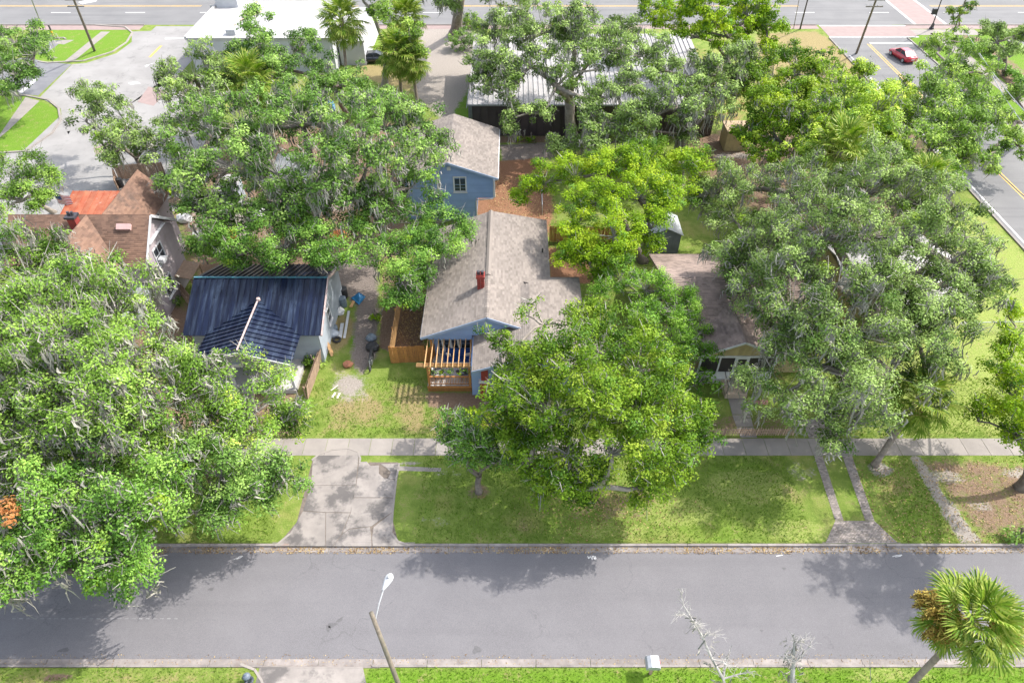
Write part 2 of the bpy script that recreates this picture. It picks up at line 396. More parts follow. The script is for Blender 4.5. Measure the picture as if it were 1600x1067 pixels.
spot('w_dry', 1010, 775, 2.2, 1.2, 0.5, soft=1.4); spot('w_dry', 1240, 770, 2.0, 1.4, 0.48, soft=1.4); spot('w_dry', 660, 770, 1.6, 1.0, 0.46, soft=1.4); spot('w_dry', 820, 820, 2.2, 0.8, 0.48, soft=1.4)
paint('w_dry', [(500,655),(560,650),(560,684),(490,684)], 0.8, 0.5)
paint('w_dirt', [(800,600),(860,600),(870,684),(800,684)], 0.6, 0.6)
paint('w_mulch', [(752,255),(850,240),(868,330),(858,372),(740,336)], 0.8, 0.85)
paint('w_mulch', [(855,385),(920,395),(930,445),(858,440)], 0.5, 0.9)
paint('w_grey', [(780,226),(860,222),(866,246),(784,252)], 0.5, 0.9)
paint('w_dirt', [(780,212),(900,212),(900,224),(780,224)], 0.5, 0.8)
# behind and between the houses
paint('w_dirt', [(255,195),(640,190),(640,400),(520,440),(300,440),(265,330)], 2.0, 0.85)
paint('w_sand', [(290,320),(420,320),(400,400),(300,410)], 1.5, 0.6)
paint('w_grey', [(380,260),(560,250),(560,330),(420,350)], 2.0, 0.7)
paint('w_dirt', [(-200,470),(300,470),(480,560),(470,684),(-200,684)], 1.5, 0.72)
paint('w_dirt', [(-200,712),(200,712),(320,770),(120,850),(-200,850)], 1.5, 0.6)
spot('w_lush', 350, 800, 4.0, 3.0, 0.45)
spot('w_lush', 560, 132/1 + 140, 0.1)
spot('w_lush', 155, 285, 4.0, 1.2, 0.7)
# gravel lot at the top of the block
paint('w_sand', [(628,44),(738,44),(742,120),(726,150),(700,190),(690,186),(650,150),(640,90)], 1.2, 1.0)
paint('w_lush', [(700,132),(735,130),(735,188),(694,190)], 0.6, 1.0)
paint('w_dry', [(545,95),(660,105),(650,150),(600,135),(555,125)], 1.5, 0.7)
paint('w_lush', [(560,50),(640,50),(640,100),(555,100)], 1.5, 0.5)
paint('w_dry', [(1180,52),(1275,48),(1340,85),(1350,120),(1180,140)], 1.5, 0.85)
paint('w_mulch', [(1040,40),(1200,120),(1180,200),(1060,200)], 2.0, 0.45)
paint('w_dirt', [(1040,200),(1450,200),(1500,330),(1300,400),(1100,300)], 2.5, 0.7)
paint('w_sand', [(1110,238),(1190,236),(1190,250),(1110,250)], 0.6, 0.6)
# right-hand lots
paint('w_gold', [(1370,330),(1540,330),(1640,420),(1640,684),(1330,684),(1340,560)], 2.0, 0.75)
paint('w_lush', [(1530,370),(1600,400),(1600,480),(1560,440)], 1.0, 0.7)
paint('w_sand', [(1330,565),(1400,565),(1410,660),(1330,660)], 1.2, 0.6)
paint('w_dry', [(1400,470),(1500,480),(1500,540),(1420,540)], 1.5, 0.6)
paint('w_dirt', [(1100,640),(1240,640),(1240,684),(1090,684)], 0.8, 0.5)
paint('w_dirt', [(1090,480),(1230,480),(1240,640),(1100,640)], 1.0, 0.4)
# verge between pavement and road
paint('w_lush', [(614,714),(1290,714),(1300,848),(618,848)], 1.0, 0.42)
spot('w_dirt', 748, 768, 1.1, 0.7, 0.62, soft=1.2); spot('w_mulch', 754, 776, 0.5, 0.35, 0.5, soft=1.0)
paint('w_dirt', [(880,735),(1010,742),(1060,790),(1000,838),(880,830),(850,780)], 2.0, 0.5)
spot('w_sand', 700, 740, 1.2, 0.5, 0.45); spot('w_sand', 680, 815, 1.3, 0.6, 0.42); spot('w_sand', 640, 722, 1.0, 0.3, 0.6)
spot('w_gold', 1170, 760, 3.2, 1.5, 0.7); spot('w_gold', 1060, 800, 3.0, 1.2, 0.6); spot('w_gold', 1250, 830, 2.5, 1.0, 0.6); spot('w_gold', 950, 830, 3.0, 0.8, 0.6)
spot('w_sand', 1250, 735, 1.4, 0.9, 0.45); spot('w_sand', 1375, 733, 0.9, 0.6, 0.8); spot('w_dry', 1400, 760, 1.5, 0.9, 0.5)
spot('w_lush', 1345, 770, 1.1, 1.4, 0.50); spot('w_lush', 1440, 815, 2.0, 1.2, 0.50); spot('w_lush', 1110, 830, 3.0, 1.0, 0.50); spot('w_lush', 1150, 730, 2.6, 0.8, 0.50)
paint('w_dirt', [(1425,712),(1490,712),(1620,725),(1620,848),(1530,848)], 0.9, 0.60)
paint('w_sand', [(1418,711),(1436,711),(1470,765),(1536,848),(1500,848)], 0.3, 0.9)
spot('w_sand', 1480, 745, 1.4, 0.7, 0.6); spot('w_lush', 1520, 745, 0.9, 0.7, 0.7); spot('w_lush', 1570, 800, 1.5, 0.9, 0.6); spot('w_lush', 1500, 735, 1.6, 0.8, 0.6); spot('w_sand', 1530, 790, 1.2, 0.5, 0.5); spot('w_sand', 1590, 740, 1.5, 0.5, 0.6)
# south verge
paint('w_dry', [(-300,1042),(385,1042),(420,1090),(-300,1090)], 0.5, 0.42)
spot('w_dirt', 90, 1056, 0.9, 0.25, 0.8)
paint('w_lush', [(566,1042),(1800,1042),(1800,1200),(566,1200)], 0.4, 0.8)
spot('w_gold', 1390, 1056, 3.0, 0.5, 0.6)
# far left islands, far right verges
paint('w_lush', [(-60,150),(40,150),(92,170),(92,200),(60,235),(-60,238)], 0.6, 1.0)
paint('w_lush', [(60,44),(205,44),(205,70),(130,95),(60,95)], 0.6, 1.0)
paint('w_lush', [(1420,50),(1600,50),(1640,260),(1560,260),(1520,200),(1440,110)], 1.0, 0.9)
paint('w_dirt', [(1505,55),(1545,60),(1600,120),(1600,160)], 0.6, 0.9)
paint('w_sand', [(1590,190),(1640,190),(1680,330),(1640,330)], 1.0, 0.9)
# patchy field so nothing outside the frame is one flat tone
W['w_dry'] = np.maximum(W['w_dry'], 0.36)
gz = np.where((gy > Y_SK-0.01) & (gy < Y_NK+0.01), ROAD_Z - 0.03, 0.0)
nx, ny = len(GX), len(GY)
ii = (np.arange(ny-1)[:, None]*nx + np.arange(nx-1)[None, :]).ravel()
gq = np.stack([ii, ii+1, ii+nx+1, ii+nx], 1)
gme = mesh_np('ground', np.stack([gx.ravel(), gy.ravel(), gz.ravel()], 1), quads=gq, mat=ground_m)
for k, a in W.items():
    at = gme.attributes.new(k, 'FLOAT', 'POINT'); at.data.foreach_set('value', a.ravel().astype(np.float32))
tag(link('ground', gme), kind='structure')

def sheet(name, polys, m, z, kind='structure', parent=None, px=True):
    mb = MB()
    for p in polys:
        P = [(G(*q)[:2] if px else q) for q in p]
        P = [(q[0], q[1], z) for q in P]
        if sum(P[i][0]*P[(i+1) % len(P)][1] - P[(i+1) % len(P)][0]*P[i][1] for i in range(len(P))) < 0: P = P[::-1]
        mb.add(P, [tuple(range(len(P)))])
    return tag(mb.build(name, m, parent), kind=kind if parent is None else None)
def rect(x0, x1, y0, y1): return [(x0, y0), (x1, y0), (x1, y1), (x0, y1)]

# --- the near road with its gutters and kerbs
mb = MB(); xs = np.linspace(-200, 200, 41)
for a, b_ in zip(xs[:-1], xs[1:]):
    mb.add([(a, Y_SG-0.02, ROAD_Z), (b_, Y_SG-0.02, ROAD_Z), (b_, Y_NG+0.02, ROAD_Z), (a, Y_NG+0.02, ROAD_Z)], [(0, 1, 2, 3)])
road = tag(mb.build('road', asphalt), kind='structure')
def run_slabs(rootname, piece, x0, x1, y0, y1, z0, z1, step, m, gap=0.012, loc=None, skip=None, jit=0.0):
    root = empty(rootname, ((x0+x1)/2, (y0+y1)/2, 0), kind='structure')
    mb = MB(); mb.box(-step/2+gap, step/2-gap, -(y1-y0)/2, (y1-y0)/2, z0, z1); me = mb.mesh(piece, m)
    n = int((x1-x0)/step); rl = wloc(root)
    for i in range(n):
        x = x0 + (i+0.5)*step
        if skip and skip(x): continue
        link(piece, me, root, (x-rl[0], 0, random.uniform(-jit, jit)))
    return root
run_slabs('gutter', 'gutter_slab', -48, 42, Y_NG, Y_NK-0.15, ROAD_Z-0.05, ROAD_Z+0.012, 2.45, gutter_c, jit=0.004)
run_slabs('gutter', 'gutter_slab', -40, 40, Y_SK+0.13, Y_SG, ROAD_Z-0.05, ROAD_Z+0.012, 2.95, gutter_c, jit=0.004)
drv = (G(432, 853)[0], G(640, 853)[0]); pv = (G(1290, 848)[0], G(1402, 848)[0])
run_slabs('kerb', 'kerb_stone', -48, 42, Y_NK-0.148, Y_NK, ROAD_Z-0.05, 0.03, 2.45, gutter_c,
          skip=lambda x: drv[0]+0.6 < x < drv[1]-0.6 or pv[0]+0.6 < x < pv[1]-0.6)
dv2 = (G(408, 1043)[0], G(568, 1043)[0])
run_slabs('kerb', 'kerb_stone', -40, 40, Y_SK, Y_SK+0.128, ROAD_Z-0.05, 0.03, 2.95, gutter_c, skip=lambda x: dv2[0]+0.8 < x < dv2[1]-0.8)
# sloping aprons where the drives meet the gutter
mb = MB(); mb.add([(dv2[0]-0.9, Y_SK-0.05, 0.02), (dv2[1]+0.9, Y_SK-0.05, 0.02), (dv2[1]+0.9, Y_SK+0.13, ROAD_Z+0.008), (dv2[0]-0.9, Y_SK+0.13, ROAD_Z+0.008)], [(0, 1, 2, 3)]); tag(mb.build('ramp', gutter_c), kind='structure')
for k, (a, b_) in enumerate(((drv[0]-0.3, drv[1]+0.3), (pv[0]-0.2, pv[1]+0.2))):
    mb = MB(); mb.add([(a, Y_NK-0.15, ROAD_Z+0.008), (b_, Y_NK-0.15, ROAD_Z+0.008), (b_, Y_NK+0.08, 0.024), (a, Y_NK+0.08, 0.024)], [(0, 1, 2, 3)])
    tag(mb.build('ramp', apron_c if k == 0 else gutter_c), kind='structure')
# paint on the near road: faint centre dashes and the survey squiggles
mb = MB(); mb.cur = 0.5
for i in range(24):
    p = G(22 + i*11.0, 966, ROAD_Z); mb.add([(p[0]-0.12, p[1]-0.03, ROAD_Z+0.004), (p[0]+0.10, p[1]-0.03, ROAD_Z+0.004), (p[0]+0.10, p[1]+0.03, ROAD_Z+0.004), (p[0]-0.12, p[1]+0.03, ROAD_Z+0.004)], [(0, 1, 2, 3)])
tag(mb.build('road_marking', faint_paint), kind='structure')
def stroke(mb, pts, w, z):
    for a, b_ in zip(pts[:-1], pts[1:]):
        a, b_ = Vector(a), Vector(b_); d = (b_-a).normalized(); s = Vector((-d.y, d.x))*w/2; a2, b2 = a-d*w*0.3, b_+d*w*0.3
        mb.add([(*(a2-s), z), (*(b2-s), z), (*(b2+s), z), (*(a2+s), z)], [(0, 1, 2, 3)]); z += 0.0006
for cx, cy, sh in ((373, 871, [(-0.25,-0.1),(-0.05,-0.02),(0,0.06),(0.2,0.1),(0.1,0),(-0.1,-0.08)]), (1402, 868, [(-0.3,-0.05),(0,0.04),(0.3,0.06),(0.15,-0.03),(-0.15,-0.07)]), (925, 871, [(-0.25,0.1),(-0.2,-0.05),(-0.1,0.08),(0.0,-0.1),(0.02,0.08),(0.12,0.1),(0.14,-0.08),(0.24,-0.06),(0.2,0.1)]), (1218, 868, [(-0.2,-0.02),(0.2,0.05)])):
    mb = MB(); p = G(cx, cy, ROAD_Z); stroke(mb, [(p[0]+x, p[1]+y) for x, y in sh], 0.05, ROAD_Z+0.005)
    tag(mb.build('survey_paint_mark', white_paint), kind='structure')

# small flat dark ovals laid on the asphalt
oval_m = mat('dark_oval', (0.085, 0.082, 0.084), (0.115, 0.11, 0.114), 9, 0.7)
for i, (q, a_, b_, an) in enumerate((((531,968),0.22,0.10,0.7), ((519,976),0.26,0.14,0.2), ((513,981),0.12,0.2,0.4), ((745,1015),0.25,0.2,0.3), ((100,1015),0.3,0.12,0.1), ((330,920),0.16,0.1,0.2), ((668,890),0.14,0.1,0.9), ((1225,888),0.12,0.1,0.1), ((1190,985),0.1,0.08,0.5))):
    c = G(*q, ROAD_Z); mb = MB(); P = []
    for k in range(14):
        t = 2*math.pi*k/14; rr = 1 + 0.22*math.sin(3*t+i) + 0.12*math.sin(5*t+2*i); x, y = a_*rr*math.cos(t), b_*rr*math.sin(t)
        P.append((c.x + x*math.cos(an) - y*math.sin(an), c.y + x*math.sin(an) + y*math.cos(an), ROAD_Z+0.004))
    mb.add(P, [tuple(range(14))]); tag(mb.build('dark_oval', oval_m), kind='structure')
# --- pavement of concrete slabs along the lots
Y_P0, Y_P1 = G(800, 711.5)[1], G(800, 685)[1]
run_slabs('pavement', 'paving_slab', -42, 40, Y_P0, Y_P1, -0.06, 0.02, 1.53, conc, gap=0.014, jit=0.006)

def slab_px(mb, poly, z0, z1, px=True):
    mb.prism([tuple(G(*p)[:2]) if px else p for p in poly], z0, z1); return mb
# --- the old concrete drive stub
dr = empty('driveway', G(550, 790), kind='structure')
sheet('drive_bed', [[(489,716),(500,708),(545,701),(560,712),(562,723),(622,724),(613,810),(622,846),(640,853),(432,853),(464,815)]], mat('drive_soil', (0.17, 0.14, 0.115), (0.11, 0.09, 0.075), 3, 0.95, 0.5), 0.004)
DS = [[(489,717),(500,709),(520,703.5),(545,701.5),(557,706),(560,714),(556,758),(486,758)],
      [(485.5,758.6),(556,758.6),(547.5,800.5),(509,800),(474,797.5)],
      [(473.5,798.5),(508.5,801),(508,853),(432,853),(452,835),(464,815)],
      [(509.5,801),(547,801.5),(533,835),(520,853),(509,853)],
      [(561,722),(573,721),(579,728),(592,727),(592,740),(600,747),(617,750),(616.5,777),(551.5,777),(557,758)],
      [(551.2,778),(616.3,778),(612.5,800),(580,822),(545,826),(534.5,834.5),(548.5,800.5)],
      [(534,835.5),(545,827),(578,823),(580,840),(580.5,853),(521,853)],
      [(582.5,853),(581.5,840),(584,823.5),(612.5,801),(610.5,832),(622,846),(640,853)],
      [(595,725),(622.5,724),(618,749),(606,748),(611,738),(604,731)]]
for i, p in enumerate(DS): slab_px(MB(), p, -0.05, 0.016 + 0.004*(i % 3)).build('driveway_slab', apron_c, dr)
sheet('dirt_patch', [[(576,722),(622,722),(618,752),(582,748)], [(576,822),(588,822),(583,846),(578,846)]], MATS['drive_soil'], 0.008)
def kerb_line(pts, w=0.13, h=0.035, m=None, name='driveway_kerb', parent=None):
    mb = MB(); P = [G(*p) for p in pts]
    for a, b_ in zip(P[:-1], P[1:]): mb.bar(a + Vector((0, 0, h/2-0.02)), b_ + Vector((0, 0, h/2-0.02)), w, h+0.04)
    o = mb.build(name, m or conc, parent)
    return o if parent else tag(o, kind='structure')
kerb_line([(487,719),(499,709.5),(519,702.5),(545,700.5),(559,705.5),(563,716),(562,724)])
kerb_line([(624,723.5),(619,750),(613.5,800),(611.5,832),(622,846),(641,852)])
kerb_line([(430,853),(453,834)])
sheet('broken_path', [[(624,728),(690,731),(688,737),(622,735)]], conc, 0.006)
slab_px(MB(), [(406,1041.5),(567,1041.5),(577,1090),(393,1090)], -0.05, 0.012).build('driveway', apron_c)['kind'] = 'structure'
kerb_line([(376,1037),(398,1046),(409,1063),(414,1085)])

# --- brick strips and brick apron of the second drive (every brick is geometry, joined)
def brick_field(name, poly, bw=0.2, bh=0.1, ang=0.0, z=0.018, m=brickpave, off=0.0):
    P = [Vector(G(*p)[:2]) for p in poly]; mb = MB(); rng = random.Random(len(poly) * 7 + int(P[0].x*10))
    ca, sa = math.cos(ang), math.sin(ang)
    Q = [(p.x*ca + p.y*sa, -p.x*sa + p.y*ca) for p in P]
    u0, u1 = min(q[0] for q in Q), max(q[0] for q in Q); v0, v1 = min(q[1] for q in Q), max(q[1] for q in Q)
    g = 0.008; r = 0; v = v0
    while v < v1:
        u = u0 - (bw/2 if r % 2 else 0)
        while u < u1:
            c = clip2([(u+g, v+g), (u+bw-g, v+g), (u+bw-g, v+bh-g), (u+g, v+bh-g)], Q)
            if len(c) >= 3:
                mb.cur = rng.random(); mb.prism([(a*ca - b_*sa, a*sa + b_*ca) for a, b_ in c], -0.02, z + rng.uniform(-0.004, 0.004))
            u += bw
        v += bh; r += 1
    return mb
def clip2(sub, cl):
    ar = sum(cl[i][0]*cl[(i+1) % len(cl)][1] - cl[(i+1) % len(cl)][0]*cl[i][1] for i in range(len(cl)))
    C = cl if ar > 0 else cl[::-1]
    out = list(sub)
    for i in range(len(C)):
        ax, ay = C[i][0], C[i][1]; bx, by = C[(i+1) % len(C)][0], C[(i+1) % len(C)][1]
        inp, out = out, []
        if not inp: break
        def side(p): return (bx-ax)*(p[1]-ay) - (by-ay)*(p[0]-ax)
        for j in range(len(inp)):
            p, q = inp[j], inp[(j+1) % len(inp)]; sp, sq = side(p), side(q)
            if sp >= 0: out.append(p)
            if (sp >= 0) != (sq >= 0):
                t = sp/(sp-sq); out.append((p[0]+(q[0]-p[0])*t, p[1]+(q[1]-p[1])*t))
    return out
pd = empty('paver_driveway', G(1345, 820), kind='structure')
for poly in ([(1272,712),(1285,712),(1318,813),(1305,813)], [(1316,712),(1331,712),(1366,813),(1352,813)],
             [(1305,813.5),(1366,813.5),(1402,847.5),(1290,847.5)], [(1252,576),(1262,576),(1294,642),(1282,642)], [(1253,655),(1300,655),(1312,684),(1264,684)]):
    o = brick_field('pavers', poly).build('pavers', brickpave, pd); o['kind'] = 'stuff'
rb = empty('brick_path', G(1186, 628), kind='structure')
o = brick_field('pavers', [(1168,626),(1200,625),(1200,632),(1168,632)]).build('pavers', mat('red_pavers', (0.40, 0.20, 0.18), (0.33, 0.16, 0.15), 3, 0.9, tint=0.2), rb); o['kind'] = 'stuff'

# --- garden paths
def path_slabs(pts_l, pts_r, m=conc):
    root = empty('path', G(*pts_l[0]), kind='structure')
    for i in range(len(pts_l)-1):
        e = 0.5
        slab_px(MB(), [(pts_l[i][0], pts_l[i][1]+e), (pts_r[i][0], pts_r[i][1]+e), (pts_r[i+1][0], pts_r[i+1][1]-e), (pts_l[i+1][0], pts_l[i+1][1]-e)], -0.05, 0.022).build('paving_slab', m, root)
    return root
path_slabs([(1136,615),(1144,648),(1151,667),(1157,684)], [(1164,615),(1172,648),(1177,667),(1183,684)])
path_slabs([(806,632),(812,650),(817,667),(822,684)], [(850,632),(857,650),(863,667),(868,684)])
path_slabs([(382,612),(366,684)], [(396,616),(381,684)])

# --- the side street of old concrete, with islands, kerbs, drive and markings
sheet('side_street', [rect(-56, -46.3, Y_NK, 112)], street_conc, 0.006, px=False)
sheet('side_street', [[(262,50),(262,46),(345,46),(330,62),(250,150),(230,150)]], street_conc, 0.011)
sheet('street_corner', [[(113,101),(135,99),(182,84),(206,66),(206,50),(262,48),(262,130),(200,165),(110,215),(98,195),(95,170),(62,153)], [(262,120),(345,120),(345,262),(150,262),(200,165)], [(10,240),(60,237),(92,208),(110,205),(60,300),(-40,300)]], street_conc, 0.013)
sheet('parking_entry', [[(20,146),(60,150),(112,101),(70,97),(40,90),(-20,100),(-60,140)]], dark_asphalt, 0.018)
sheet('road_marking', [[(30,144),(35,146),(60,124),(53,124)], [(258,60),(293,59),(293,61),(258,62)], [(226,103),(248,98),(236,100),(228,106)], [(200,130),(214,128),(220,131),(204,133)]], white_paint, 0.024)
sheet('crosswalk_patch', [[(232,136),(262,143),(240,166),(215,160)], [(146,232),(190,214),(188,226),(150,243)]], pinkpave, 0.024)
sheet('road_marking', [[(232,90),(250,72),(254,72),(236,90)]], yellow_paint, 0.024)
kerb_line([(60,97),(75,99),(130,96),(176,82),(198,67),(207,52),(196,43),(150,40)], 0.25, 0.12)
kerb_line([(-30,148),(40,150),(76,157),(92,170),(95,188),(82,208),(40,237),(-30,242)], 0.25, 0.12)
kerb_line([(60,62),(100,60),(103,62)], 0.25, 0.12)
sheet('parking_entry', [[(78,64),(100,63),(72,84),(60,86)]], dark_asphalt, 0.006)
sheet('path', [[(100,97),(118,94),(172,50),(158,50)], [(-40,240),(0,210),(40,152),(62,158),(12,205),(-30,240)], [(83,68),(100,63),(116,63),(100,70)]], conc, 0.010)
sheet('lot_concrete', [[(10,318),(60,296),(120,250),(160,236),(240,256),(262,240),(330,250),(280,330),(90,345),(0,380)]], street_conc, 0.009)

# --- the main road across the top
sheet('main_road', [rect(-300, 300, 112.6, 133)], far_asphalt, 0.006, px=False)
sheet('main_pavement', [rect(-90, -58, 110.4, 112.4), rect(-22, 48, 110.8, 112.4), rect(62, 140, 110.8, 112.4)], pinkpave, 0.012, px=False)
mk = [rect(x, x+3.2, 118.2, 118.45) for x in np.arange(-100, 120, 12.2)]
sheet('road_marking', mk, white_paint, 0.012, px=False)
sheet('road_marking', [rect(-200, -52, 121.3, 121.45), rect(-200, -52, 121.75, 121.9)] + [rect(x, x+5.5, 121.4, 121.6) for x in np.arange(-50, -10, 9.4)] + [rect(-10, 48, 121.3, 121.45), rect(-10, 48, 121.75, 121.9), rect(70, 200, 121.3, 121.45), rect(70, 200, 121.75, 121.9)], yellow_paint, 0.012, px=False)
sheet('road_marking', [[(122,4),(136,1),(152,0),(150,3),(128,7)]], white_paint, 0.013)
sheet('far_lawn', [rect(-300, 300, 134, 210)], mat('far_grass', (0.11, 0.17, 0.03), (0.17, 0.2, 0.05), 0.2, 0.95), 0.008, px=False)
for a, b_ in ((-90, -58), (-22, 48), (62, 140)):
    mb = MB(); mb.box(a, b_, 112.4, 112.62, -0.02, 0.13); tag(mb.build('kerb', conc), kind='structure')
mb = MB(); mb.box(-300, 300, 133.0, 133.25, -0.02, 0.13); tag(mb.build('kerb', conc), kind='structure')

# --- the avenue on the other side, running back to the main road
sheet('avenue', [rect(48.4, 60.0, Y_NK, 112.7)], far_asphalt, 0.007, px=False)
sheet('road_marking', [rect(48.75, 48.95, Y_NK, 100)], white_paint, 0.013, px=False)
sheet('road_marking', [rect(53.0, 53.13, Y_NK, 104.5), rect(53.35, 53.48, Y_NK, 104.5)], yellow_paint, 0.013, px=False)
sheet('road_marking', [rect(53.6, 60, 104.6, 105.1)], white_paint, 0.013, px=False)
sheet('crosswalk_patch', [rect(64, 68.5, 112.7, 131), rect(48.4, 62, 107.6, 112.0)], pinkpave, 0.011, px=False)
sheet('road_marking', [rect(63.6, 64, 112.7, 131), rect(68.5, 68.9, 112.7, 131), rect(48.4, 62, 107.2, 107.55), rect(48.4, 62, 112.05, 112.4)], white_paint, 0.014, px=False)
sheet('path', [rect(64.4, 66.2, 60, 109), rect(60.3, 72, 108.2, 110.6)], conc, 0.010, px=False)
sheet('parking_lot', [rect(75, 110, 60, 106)], far_asphalt, 0.008, px=False)
for x in (48.2, 60.1):
    mb = MB(); mb.box(x-0.1, x+0.1, Y_NK, 107, -0.02, 0.12); tag(mb.build('kerb', conc), kind='structure')
mb = MB(); mb.box(74.6, 74.9, 60, 106, -0.02, 0.13); tag(mb.build('kerb', conc), kind='structure')
# ================================================================ BUILDINGS
def tiles(mb, poly, u, course, tab, lift, rng, jit=0.4, upz=True, base=0.004):
    """Overlapping courses (shingles, lap boards) cut to a flat 3-D outline; u runs along the courses."""
    P = [Vector(p) for p in poly]; u = Vector(u).normalized()
    nrm = (P[1]-P[0]).cross(P[2]-P[0]).normalized()
    v = nrm.cross(u).normalized()
    if v.z < 0: v = -v
    nrm = u.cross(v).normalized()
    out = nrm
    if upz and out.z < 0: out = -out
    o = P[0]; Q = [((p-o).dot(u), (p-o).dot(v)) for p in P]
    u0, u1 = min(q[0] for q in Q), max(q[0] for q in Q); v0, v1 = min(q[1] for q in Q), max(q[1] for q in Q)
    k = 0; vv = v0
    flip = out.dot(nrm) < 0
    while vv < v1 - 1e-4:
        uu = u0 - (rng.random() * tab if tab < 50 else 0)
        while uu < u1:
            w = tab
            c = clip2([(uu, vv), (uu+w, vv), (uu+w, vv+course), (uu, vv+course)], Q)
            if len(c) >= 3:
                mb.cur = min(1, max(0, 0.5 + rng.uniform(-jit, jit)))
                lj = lift * rng.uniform(0.75, 1.15)
                top = [o + u*a + v*b + out*(base + lj*(1-(b-vv)/course)) for a, b in c]
                n = len(top); f = [tuple(range(n)) if not flip else tuple(range(n))[::-1]]
                vs = list(top)
                for i in range(n):
                    j = (i+1) % n
                    if abs(c[i][1]-vv) < 1e-5 and abs(c[j][1]-vv) < 1e-5:
                        m_ = len(vs); vs += [o + u*c[i][0] + v*c[i][1] + out*base, o + u*c[j][0] + v*c[j][1] + out*base]
                        f.append((i, m_, m_+1, j) if not flip else (j, m_+1, m_, i))
                mb.add(vs, f)
            uu += w
        vv += course
    return mb

def roof_plane(house, poly, u, m, th=0.14, course=0.16, tab=0.34, lift=0.026, rng=None, deck=None, parent=None):
    """A roof deck with real shingle courses on it."""
    P = [Vector(p) for p in poly]; n = (P[1]-P[0]).cross(P[2]-P[0]).normalized()
    if n.z < 0: n = -n
    mb = MB(); mb.slab(poly, n, th); d = mb.build('roof', deck or m, parent or house)
    mb = MB(); tiles(mb, poly, u, course, tab, lift, rng or random.Random(3))
    s = mb.build('shingles', m, d); s['kind'] = 'stuff'
    return d

def siding(parent, poly, u, m, course=0.16, out=None, name='siding'):
    """Lap boards on a wall outline; out: which way the wall faces."""
    P = [Vector(p) for p in poly]; n = (P[1]-P[0]).cross(P[2]-P[0])
    if n.dot(Vector(out)) < 0: P = P[::-1]
    u = Vector(u).normalized(); nn = (P[1]-P[0]).cross(P[2]-P[0]).normalized()
    v = nn.cross(u)
    if v.z < 0: u = -u
    mb = MB(); tiles(mb, P, u, course, 99, 0.022, random.Random(5), upz=False, jit=0.3)
    o = mb.build(name, m, parent); o['kind'] = 'stuff'
    return o

def window(parent, c, u, out, w, h, panes=(2, 1), fw=0.09, m=white_trim, gm=glass, sill=True, name='window'):
    c, u, out = Vector(c), Vector(u).normalized(), Vector(out).normalized(); z = Vector((0, 0, 1))
    mb = MB()
    for s in (-1, 1):
        mb.obox(c + u*s*(w/2) + out*0.035, u*fw/2, out*0.05, z*(h/2+fw/2))
        mb.obox(c + z*s*(h/2) + out*0.034, u*(w/2-fw/2), out*0.05, z*fw/2)
    for i in range(1, panes[0]): mb.obox(c + u*(-w/2 + w*i/panes[0]) + out*0.03, u*0.025, out*0.035, z*(h/2-fw/2))
    for i in range(1, panes[1]): mb.obox(c + z*(-h/2 + h*i/panes[1]) + out*0.028, u*(w/2-fw/2), out*0.034, z*0.025)
    o = mb.build(name, m, parent)
    for i in range(panes[0]):
        for j in range(panes[1]):
            g = MB(); g.obox(c + u*(-w/2 + w*(i+0.5)/panes[0]) + z*(-h/2 + h*(j+0.5)/panes[1]) + out*0.012, u*(w/panes[0]/2-0.03), out*0.01, z*(h/panes[1]/2-0.03))
            g.build('pane', gm, o)
    if sill:
        s_ = MB(); s_.obox(c - z*(h/2+fw*0.8) + out*0.07, u*(w/2+0.1), out*0.08, z*0.03); s_.build('sill', m, o)
    return o

def gutter_pipe(parent, pts, r=0.06, name='downpipe', m=white_trim):
    mb = MB(); mb.tube(pts, r, 6); return mb.build(name, m, parent)

rngS = random.Random(11)
# ------------------------------------------------ the grey-blue cottage in the middle
H = empty('cottage', (-1.8, 44, 0), 'grey-blue cottage with tan shingle roof and red brick chimney behind the pergola', 'house')
EZ, RZ, XL, XR, YF, YB = 3.4, 5.4, -6.78, 3.12, 36.85, 50.8
wl, wr = XL+0.45, XR-0.45
mb = MB(); mb.box(wl, wr, 38.05, 50.4, 0.0, EZ-0.06); mb.box(wl, -3.0, 37.25, 38.05, 2.85, EZ-0.06); mb.box(-2.95, 5.05, 34.25, 44.0, 0.0, 3.08); mb.build('wall', blue_siding, H)
mb = MB(); mb.add([(wl, 37.3, EZ-0.1), (-1.83, 37.3, RZ-0.2), (wr, 37.3, EZ-0.1), (wl, 50.4, EZ-0.1), (-1.83, 50.4, RZ-0.2), (wr, 50.4, EZ-0.1)], [(0, 2, 1), (3, 4, 5), (0, 1, 4, 3), (1, 2, 5, 4)])
mb.build('gable_wall', blue_siding, H)
siding(H, [(wl, 37.28, EZ-0.1), (wr, 37.28, EZ-0.1), (-1.83, 37.28, RZ-0.22)], (1, 0, 0), blue_siding, out=(0, -1, 0))
siding(H, [(wl, 38.03, 0.6), (-3.0, 38.03, 0.6), (-3.0, 38.03, 2.84), (wl, 38.03, 2.84)], (1, 0, 0), blue_siding, out=(0, -1, 0))
roof_plane(H, [(XL, YF, EZ), (-1.83, YF, RZ), (-1.83, YB, RZ), (XL, YB, EZ)], (0, 1, 0), tan_shingle, rng=rngS)
roof_plane(H, [(XR, YF, EZ), (XR, YB+1.6, EZ), (-1.83, YB, RZ), (-1.83, YF, RZ)], (0, 1, 0), tan_shingle, rng=rngS)
mb = MB()
for sx, x1 in ((-1, XL), (1, XR)):
    a = Vector((x1, YF-0.02, EZ-0.10)); b_ = Vector((-1.83, YF-0.02, RZ-0.10)); mb.bar(a, b_, 0.05, 0.2, up=(0, 0, 1))
mb.build('bargeboard', mat('slate_trim', (0.30, 0.37, 0.50), (0.265, 0.33, 0.45), 2, 0.6), H)
